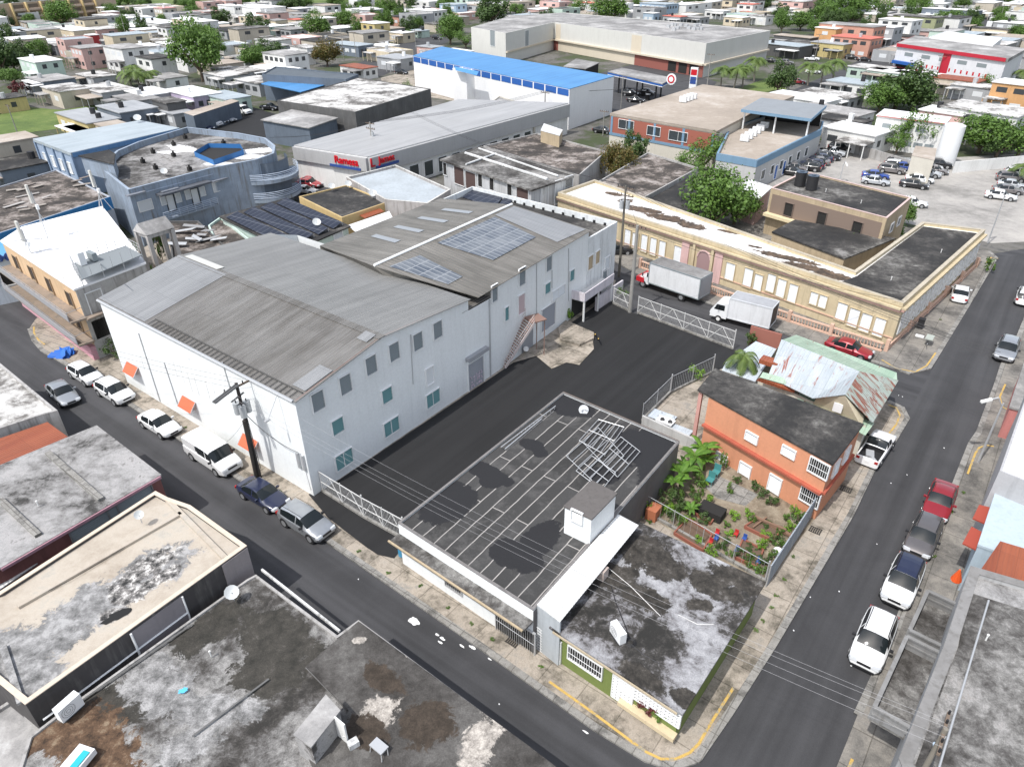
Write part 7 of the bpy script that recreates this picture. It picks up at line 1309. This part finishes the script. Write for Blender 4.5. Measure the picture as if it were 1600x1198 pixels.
HS=[(62,92,15,8,6,'mint','W','mint green two-storey house with crisp white flat roof',-42,3,2),(78,121,13,9,3.6,'slate','g','low slate house with grey roof below the mint house',-40,3,1),(112,44,26,9,5.5,'cream','W','long cream building with white roof below the tan apartments',-42,6,1),(143,54,6,4,4.2,'red','W','small red shop with a white oval on its wall',-42,1,1),(188,54,10,8,4.6,'slate','W','slate-blue shop with white roof right of the red shop',-42,3,1),(138,72,10,9,6.6,'pink','g','pinkish two-storey house with grey roof',-42,3,2),(195,72,15,9,7.2,'white','g','pale two-storey house right of the pinkish one',-42,3,2),(242,88,11,8,6.6,'white','k','white house with black roof and pink roof edge beside the huge tree',-42,2,2),(172,18,8,6,7,'pink','W','tall plain pink house at the top left',-42,2,2),(257,12,10,8,7,'beige','p','beige house with pink roof at the top left',-42,3,2),(283,14,10,6,4,'coral','W','low coral house right of the pink-roofed one',-42,2,1),
(245,33,30,12,4,'white','W','wide complex of white flat roofs behind the huge tree',-42,5,1),(205,40,20,9,3.5,'white','W','low white-roofed building behind the slate-blue shop',-42,3,1),(325,20,16,8,4,'slate','b','pale blue roofed shed at the top left street',-42,3,1),(362,8,18,8,6.5,'white','W','white two-storey house by the far street',-42,5,2),(392,24,10,8,6,'cream','W','cream house with white roof left of the white hall',-42,2,2),(352,46,15,8,3.4,'grey','k','low building with black roof behind the huge tree',-42,3,1),(388,72,11,6,3.2,'beige','k','low beige house with dark roof right of the huge tree',-42,2,1),(380,88,11,6,3.0,'grey','g','grey shed right of the huge tree',-42,2,1),(386,108,12,7,3.2,'grey','m','patchy white roof right of the huge tree, nearest the depot',-42,2,1),
(405,10,28,16,6,'white','W','big white hall roof at the top',-42,4,1),(463,30,7,6,4.2,'cream','c','small house with bright red roof',-42,2,1),(432,31,9,7,4.4,'cream','g','cream house left of the red roof',-42,3,1),(454,44,13,9,3.6,'grey','g','wide grey roof below the red roof',-42,3,1),(505,12,13,9,4,'white','W','white house with satellite dishes at the top',-42,3,1),(532,20,12,8,4,'grey','m','patchy roof behind the yellow sign',-42,3,1),(574,14,15,9,6.8,'grey','W','two-storey grey house with white roof at the top',-42,3,2),(586,35,11,8,7,'yellow','W','tall pale yellow house with a round window',-48,2,2),(445,82,13,9,6.4,'white','g','two-storey white apartment house with arches over a red base',-42,4,2),(548,68,17,8,3.8,'slate','b','low slate house with pale blue-white roof by the street',-38,4,1),(478,72,11,7,4,'white','m','white low house with a blue water tank',-42,3,1),(430,70,11,7,3.6,'grey','g','grey roofs left of the white apartment house',-42,2,1),(560,103,12,6,3.2,'white','r','low white house with rusty red roof before the blue warehouse',-42,3,1),
(667,15,19,10,7,'white','W','big white two-storey house at the street corner',-42,4,2),(708,6,13,9,7,'blue','b','pale teal two-storey house behind the big white one',-42,3,2),(622,25,9,7,4.6,'coral','k','coral house with black roof beside the big white house',-42,2,1),(656,47,8,5,2.8,'mint','b','small teal shelter before the big white house',-42,1,1),(628,50,9,7,3.8,'cream','W','small cream house with flat white porch roof',-42,2,1),(622,88,12,9,3.8,'grey','G','grey sheet-roofed house left of the blue warehouse',-40,2,1),(672,72,9,6,3.6,'pink','G','small house with grey gable roof touching the blue warehouse',-42,2,1),
(884,6,9,7,4.5,'beige','g','beige house behind the mall',-50,2,1),(920,4,10,7,6,'white','c','white house with red trim behind the mall',-50,3,2),(988,8,12,8,4.5,'slate','W','blue-grey house with white roof behind the mall',-50,3,1),(985,33,15,10,3,'white','W','bright white low roof behind the mall edge',-50,2,1),(1030,5,18,11,7,'blue','b','blue two-storey house with veranda behind the mall',-50,5,2),(1018,20,7,5,5,'blue','W','small white canopy house before the blue two-storey house',-50,2,1),(1055,25,11,6,4,'grey','c','low house with coral tile roof behind the mall',-50,3,1),(1085,26,13,8,3.6,'grey','g','group of grey roofs behind the mall, right of the coral tiles',-50,3,1),(1122,16,12,7,4,'white','W','white roof behind the mall right end',-50,3,1),(1152,26,11,7,4,'cream','W','cream house with white roof behind the mall right end',-50,3,1),(1170,6,10,7,6.5,'white','c','white house with brick-red dome porch',-50,2,2),(1190,24,10,7,4,'white','m','white house with solar tubes behind the mall end',-50,2,1),
(1332,38,22,9,8.5,'coral','g','tall coral building with grey roof',-52,4,2),(1297,43,9,6,7.4,'orange','W','peach annex with bright white roof left of the coral building',-52,1,2),(1340,57,15,9,6.4,'coral','c','lower coral wing along the far road',-52,4,2),(1226,68,18,9,4,'dark','b','dark open garage with pale blue roof edge',-52,1,1),(1244,56,16,6,4.2,'dark','e','beige-roofed garage behind the pale blue one',-52,2,1),(1262,66,14,8,3.8,'dark','s','dark rusty garage roof in the middle of the row',-52,2,1),(1302,66,13,8,4.6,'yellow','G','grey-roofed shop with yellow walls',-52,3,1),(1248,24,14,7,3.6,'grey','W','white low roof behind the garage trees',-52,2,1),(1378,40,14,8,7.5,'grey','W','grey-white building right of the coral one',-52,3,2),(1362,104,11,8,3.6,'mint','m','pale green house with green roof trim at the far road',-52,3,1),(1405,112,16,6,3.6,'mint','W','white-roofed green terrace behind the big dark tree',-52,3,1),(1438,114,12,7,3.6,'mint','W','white-roofed green terrace right of the big dark tree',-52,3,1),
(1436,25,19,8,7,'olive','s','olive two-storey building at the top right',-52,4,2),(1488,14,26,8,5.5,'slate','W','long slate building with white edge at the top right',-52,6,1),(1408,30,14,9,8,'white','W','white multi-level house left of the red-trimmed building',-52,3,3),(1552,44,14,7,4,'cream','s','cream and brown building at the top right',-52,3,1),(1588,35,14,9,6,'grey','W','grey house with white roof at the right edge',-52,3,2),
(1342,200,11,8,4,'white','W','stepped white house at the left of the long white house',-50,3,1),(1545,168,15,11,6,'white','m','white house with arches and stained roof at the right',-50,4,2),(1592,128,9,8,6.5,'orange','W','orange house with white railings at the right edge',-50,2,2),(1500,122,12,7,4,'beige','r','house with brown tile roof beside the red-trimmed building',-50,3,1),(1525,132,10,7,3.6,'grey','m','grey patio roofs behind the brown tiles',-50,2,1),(1255,150,16,8,3.6,'white','W','long low white roof behind the office pavilion',-50,3,1),(1298,145,14,8,3.4,'grey','m','patchy grey and white roof behind the office pavilion',-50,3,1),(1338,127,13,8,3.4,'white','b','pale blue low roof right of the palms',-50,3,1),(1305,170,15,8,3.4,'white','g','grey low roof behind the pavilion, nearest the parking lot',-50,3,1),(1320,185,10,6,3.2,'grey','k','low dark roof before the big dark tree',-50,2,1),(1480,172,9,7,5,'pink','W','pink-edged white roof right of the long white house',-50,2,1),
(165,136,16,9,3.8,'grey','m','grey house with white patchy roof right of the concrete wall',-42,3,1),(232,142,13,8,3.6,'grey','W','house with clean white roof below the palm clump',-42,3,1),(300,142,16,8,3.9,'lilac','W','lilac house with white and teal roof',-42,4,1),(213,151,12,7,3.4,'grey','g','low grey roof between the white roofs',-42,2,1),(198,166,13,9,4,'slate','G','grey gabled house above the blue-trim warehouse',-42,3,1),(263,156,8,5,5,'dark','s','dark square block beside the lilac house',-42,2,1),(135,180,18,7,4,'yellow','G','yellow house with grey gable roof beside the grass lot',-42,4,1),(165,190,15,5,3.8,'cream','e','cream shed with beige roof before the yellow house',-42,3,1),(102,136,13,8,4.2,'beige','m','concrete-walled house with white roof beside the grass lot',-42,2,1),(12,215,7,8,6.5,'beige','e','tall tan house at the left edge below the grass lot',-42,2,2),(32,228,9,6,4,'blue','b','pale blue roofed house at the left edge',-42,2,1),(10,150,8,7,3.4,'yellow','k','yellow house with dark roof at the left edge of the grass lot',-42,2,1),(22,248,14,9,4,'slate','k','low black roof with white frame at the left edge',-42,2,1),
(352,114,13,8,3.4,'grey','m','patchy grey roof beside the low palm under the huge tree',-42,3,1),(404,124,13,8,3.5,'grey','m','grey-roofed house left of the dark depot, behind the blue canopy',-42,3,1),(418,104,10,7,3.5,'white','W','white-roofed house left of the white apartment house',-42,2,1),(352,148,13,7,3.6,'mint','b','teal-roofed house right of the lilac house',-42,3,1),(440,106,11,7,3.2,'grey','w','pale roof strip behind the depot',-42,2,1),(262,118,11,7,3.2,'white','g','low white house at the foot of the huge tree',-42,2,1),(60,126,9,6,3.2,'grey','W','small white roof left of the concrete-walled house',-42,2,1),(150,116,12,7,3.4,'grey','m','stained flat roof before the pinkish two-storey house',-42,2,1),(272,172,9,5,3.2,'grey','G','small zinc roof by the long grey building',-42,2,1),(600,70,10,7,3.4,'white','W','white-roofed house across the street from the cream block',-42,2,1),(820,115,14,6,3.5,'white','g','low store hidden behind the blue-roofed warehouse',-50,3,1),(1060,160,0.01,.01,1,'white','g','x',0,1,1)]
for r_ in HS:
    if r_[7]!='x': house(*r_[:8],rot=r_[8],nw_=r_[9],storeys=r_[10])
t_=[o for o in COL.objects if o.get('label','').startswith('small red shop')][0]
wo=MB(); c=P(143,58,2.2); 
# long white house, red-trimmed building, white slab
LWH=B('long_white_house','long white two-storey house with red roof edge behind the parking lot','house',[(1479,193),(1369,180),(1382,170),(1487,183)],6.2,plaster((.72,.72,.7),.3),WHR,over=.2); LWH.row(0,3,4.4,1.6,.9,GRL,.2,.95,'bare'); LWH.row(0,4,1.6,1.6,.9,GRL,.05,.7,'bare'); LWH.band(0,6.0,6.2,'red_edge',plaster((.5,.2,.18),.3),.05,.22)
RTB=B('red_trim_building','large white two-storey building with thick red roof band and red stripe','building',[(1576,92),(1401,68),(1430,56),(1605,76)],8.2,plaster((.68,.68,.7),.15),GREYR,over=.4,slab=.9)
RTB.band(0,7.3,8.25,'red_band',plain('red_band_paint',(.45,.02,.04),.5),.06,.42); RTB.band(1,7.3,8.25,'red_band',plain('red_band_paint',(.45,.02,.04),.5),.06,.42); a,b,u,n=RTB.edge(0)
c=a.lerp(b,.5)+Z_*3.7; RTB.slab_(0,c,2.6,7.2,'red_stripe',plain('red_band_paint',(.45,.02,.04),.5),.1); RTB.row(0,5,5.6,3,1,GRL,.1,.95,'bare'); RTB.row(0,14,3.2,.5,.9,REDS,.1,.85,'bare'); RTB.slab_(0,a.lerp(b,.88)+Z_*3.2,8,.8,'blue_awning',BLP,1.2); RTB.slab_(0,a.lerp(b,.88)+Z_*1.4,6.5,2.4,'dark_entrance',DARK,.05); RTB.band(0,1.6,1.9,'red_line',plain('red_band_paint',(.45,.02,.04),.5),.05)
B('white_slab_building','building with wide bright white stepped roof behind the red-trimmed one','building',[(1552,71),(1452,58),(1478,49),(1566,60)],8.6,plaster((.7,.7,.7),.1),WHR,parapet=.3)
# tan apartment block, top left
TA=B('tan_apartments','large tan apartment block with yellow fins and balconies at the top left','apartment building',None,11,plaster((.48,.38,.28),.3),GREYR,world=[P(158,30,0),P(8,46,0),P(8,46,0)+Vector((4,14,0)),P(158,30,0)+Vector((4,14,0))])
a,b,u,n=TA.edge(0); L=(b-a).length
for k in range(7): TA.slab_(0,a.lerp(b,(k+.2)/7)+Z_*5.5,.7,11,'yellow_fin',plaster((.66,.5,.25),.2),1.6)
for k in range(6):
    for z in (1.8,5.2,8.6):
        TA.slab_(0,a.lerp(b,(k+.75)/7)+Z_*(z-.9),L/7-1.2,.9,'balcony',plaster((.6,.46,.36),.2),1.2)
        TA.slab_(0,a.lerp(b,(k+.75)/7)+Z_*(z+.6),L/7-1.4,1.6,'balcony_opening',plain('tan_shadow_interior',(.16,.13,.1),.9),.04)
# filler houses toward the horizon: street grid, avoiding what is already built
occ=[]
for o in list(COL.objects):
    if o.parent is None and o.type=='EMPTY' and o.location.y>150: occ.append((o.location.x,o.location.y))
fr_=random.Random(21); a=math.radians(-46); U=Vector((math.cos(a),math.sin(a),0)); V=Vector((-U.y,U.x,0)); cnt=0
WALLS=['white','white','white','white','cream','grey','grey','beige','beige','pink','mint']; ROOFS=['W','W','w','m','m','g','g','s','k','e','b']
nm={'k':'black','W':'bright white','w':'white','m':'patchy','g':'grey','s':'dark','c':'red','e':'beige','b':'pale blue'}
cells=[]
for i in range(-60,60):
    for j in range(-60,60):
        c=Vector((0,400,0))+U*(i*15.2+(i//5)*4)+V*(j*12.4+(j//3)*6)
        if c.y<205 or c.y>720: continue
        sx,sy=proj(Vector((c.x,c.y,4)))
        if sx<-40 or sx>1640 or sy<-8 or sy>95: continue
        if 720<sx<1215 and sy>25: continue
        if sx>1150 and sy>22 and sx<1400: continue
        if 60<sx<560 and sy<9 and sx>210 and fr_.random()<.35: continue
        cells.append((c,sx,sy))
cells.sort(key=lambda t:t[0].y)
def zone(sx,sy): return ('far left','left','left centre','centre','right centre','right','far right')[max(0,min(6,int(sx/229)))],('row nearest the viewer','middle rows','back rows','skyline')[max(0,min(3,3-int(sy/12)))]
for c,sx,sy in cells:
    k=0.62 if c.y>420 else 1.0
    if any((c.x-x)**2+(c.y-y)**2<(11 if c.y<420 else 9)**2 for x,y in occ): continue
    if fr_.random()<.15:
        cnt_t=0; z1,z2=zone(sx,sy); kk=fr_.randrange(3)
        o=tree(sx,proj(Vector((c.x,c.y,0)))[1],fr_.uniform(4,6.5),fr_.uniform(6,9.5),'%s crowned tree among far houses, %s, %s'%(('round','spreading','dark')[kk],z1,z2),kk,group='trees among the far houses'); occ.append((c.x,c.y)); continue
    if cnt>285: continue
    wl=fr_.choice(WALLS); rf_=fr_.choice(ROOFS); st=2 if fr_.random()<.35 else 1; h=3.5 if st==1 else 6.4; w_=fr_.uniform(10.5,15.5); d=fr_.uniform(8.5,12)
    q_=c; a_=-46+fr_.choice([0,0,90])+fr_.uniform(-2,2); z1,z2=zone(sx,sy)
    x_,y_=proj(Vector((c.x,c.y,h)))
    house(x_,y_,w_,d,h,wl,rf_,'%s %s house with %s roof, %s of the town, %s'%(wl,'two-storey' if st==2 else 'low',nm[rf_],z1,z2),a_,2,st,group='far houses of the town',porch=fr_.random()<.6,par=fr_.random()<.45); occ.append((c.x,c.y)); cnt+=1
for k in range(330):
    sx=fr_.uniform(-20,1620); sy=fr_.uniform(2,60); c=P(sx,sy,0)
    if 715<sx<1215 and sy>20 or c.y<210 or any((c.x-x)**2+(c.y-y)**2<7.4**2 for x,y in occ): continue
    if 1395<sx and sy>55: continue
    z1,z2=zone(sx,sy); kk=fr_.randrange(3); tree(sx,sy,fr_.uniform(3,5.6),fr_.uniform(5,8.5),'%s garden tree between far houses, %s, %s'%(('small round','small broad','small dark')[kk],z1,z2),kk,group='garden trees between the far houses'); occ.append((c.x,c.y))
for n_ in list(PROTO.values())+TP+PPr:
    def rm(o):
        for ch in KIDS.get(o.name,[]): rm(ch)
        bpy.data.objects.remove(o)
    rm(n_)
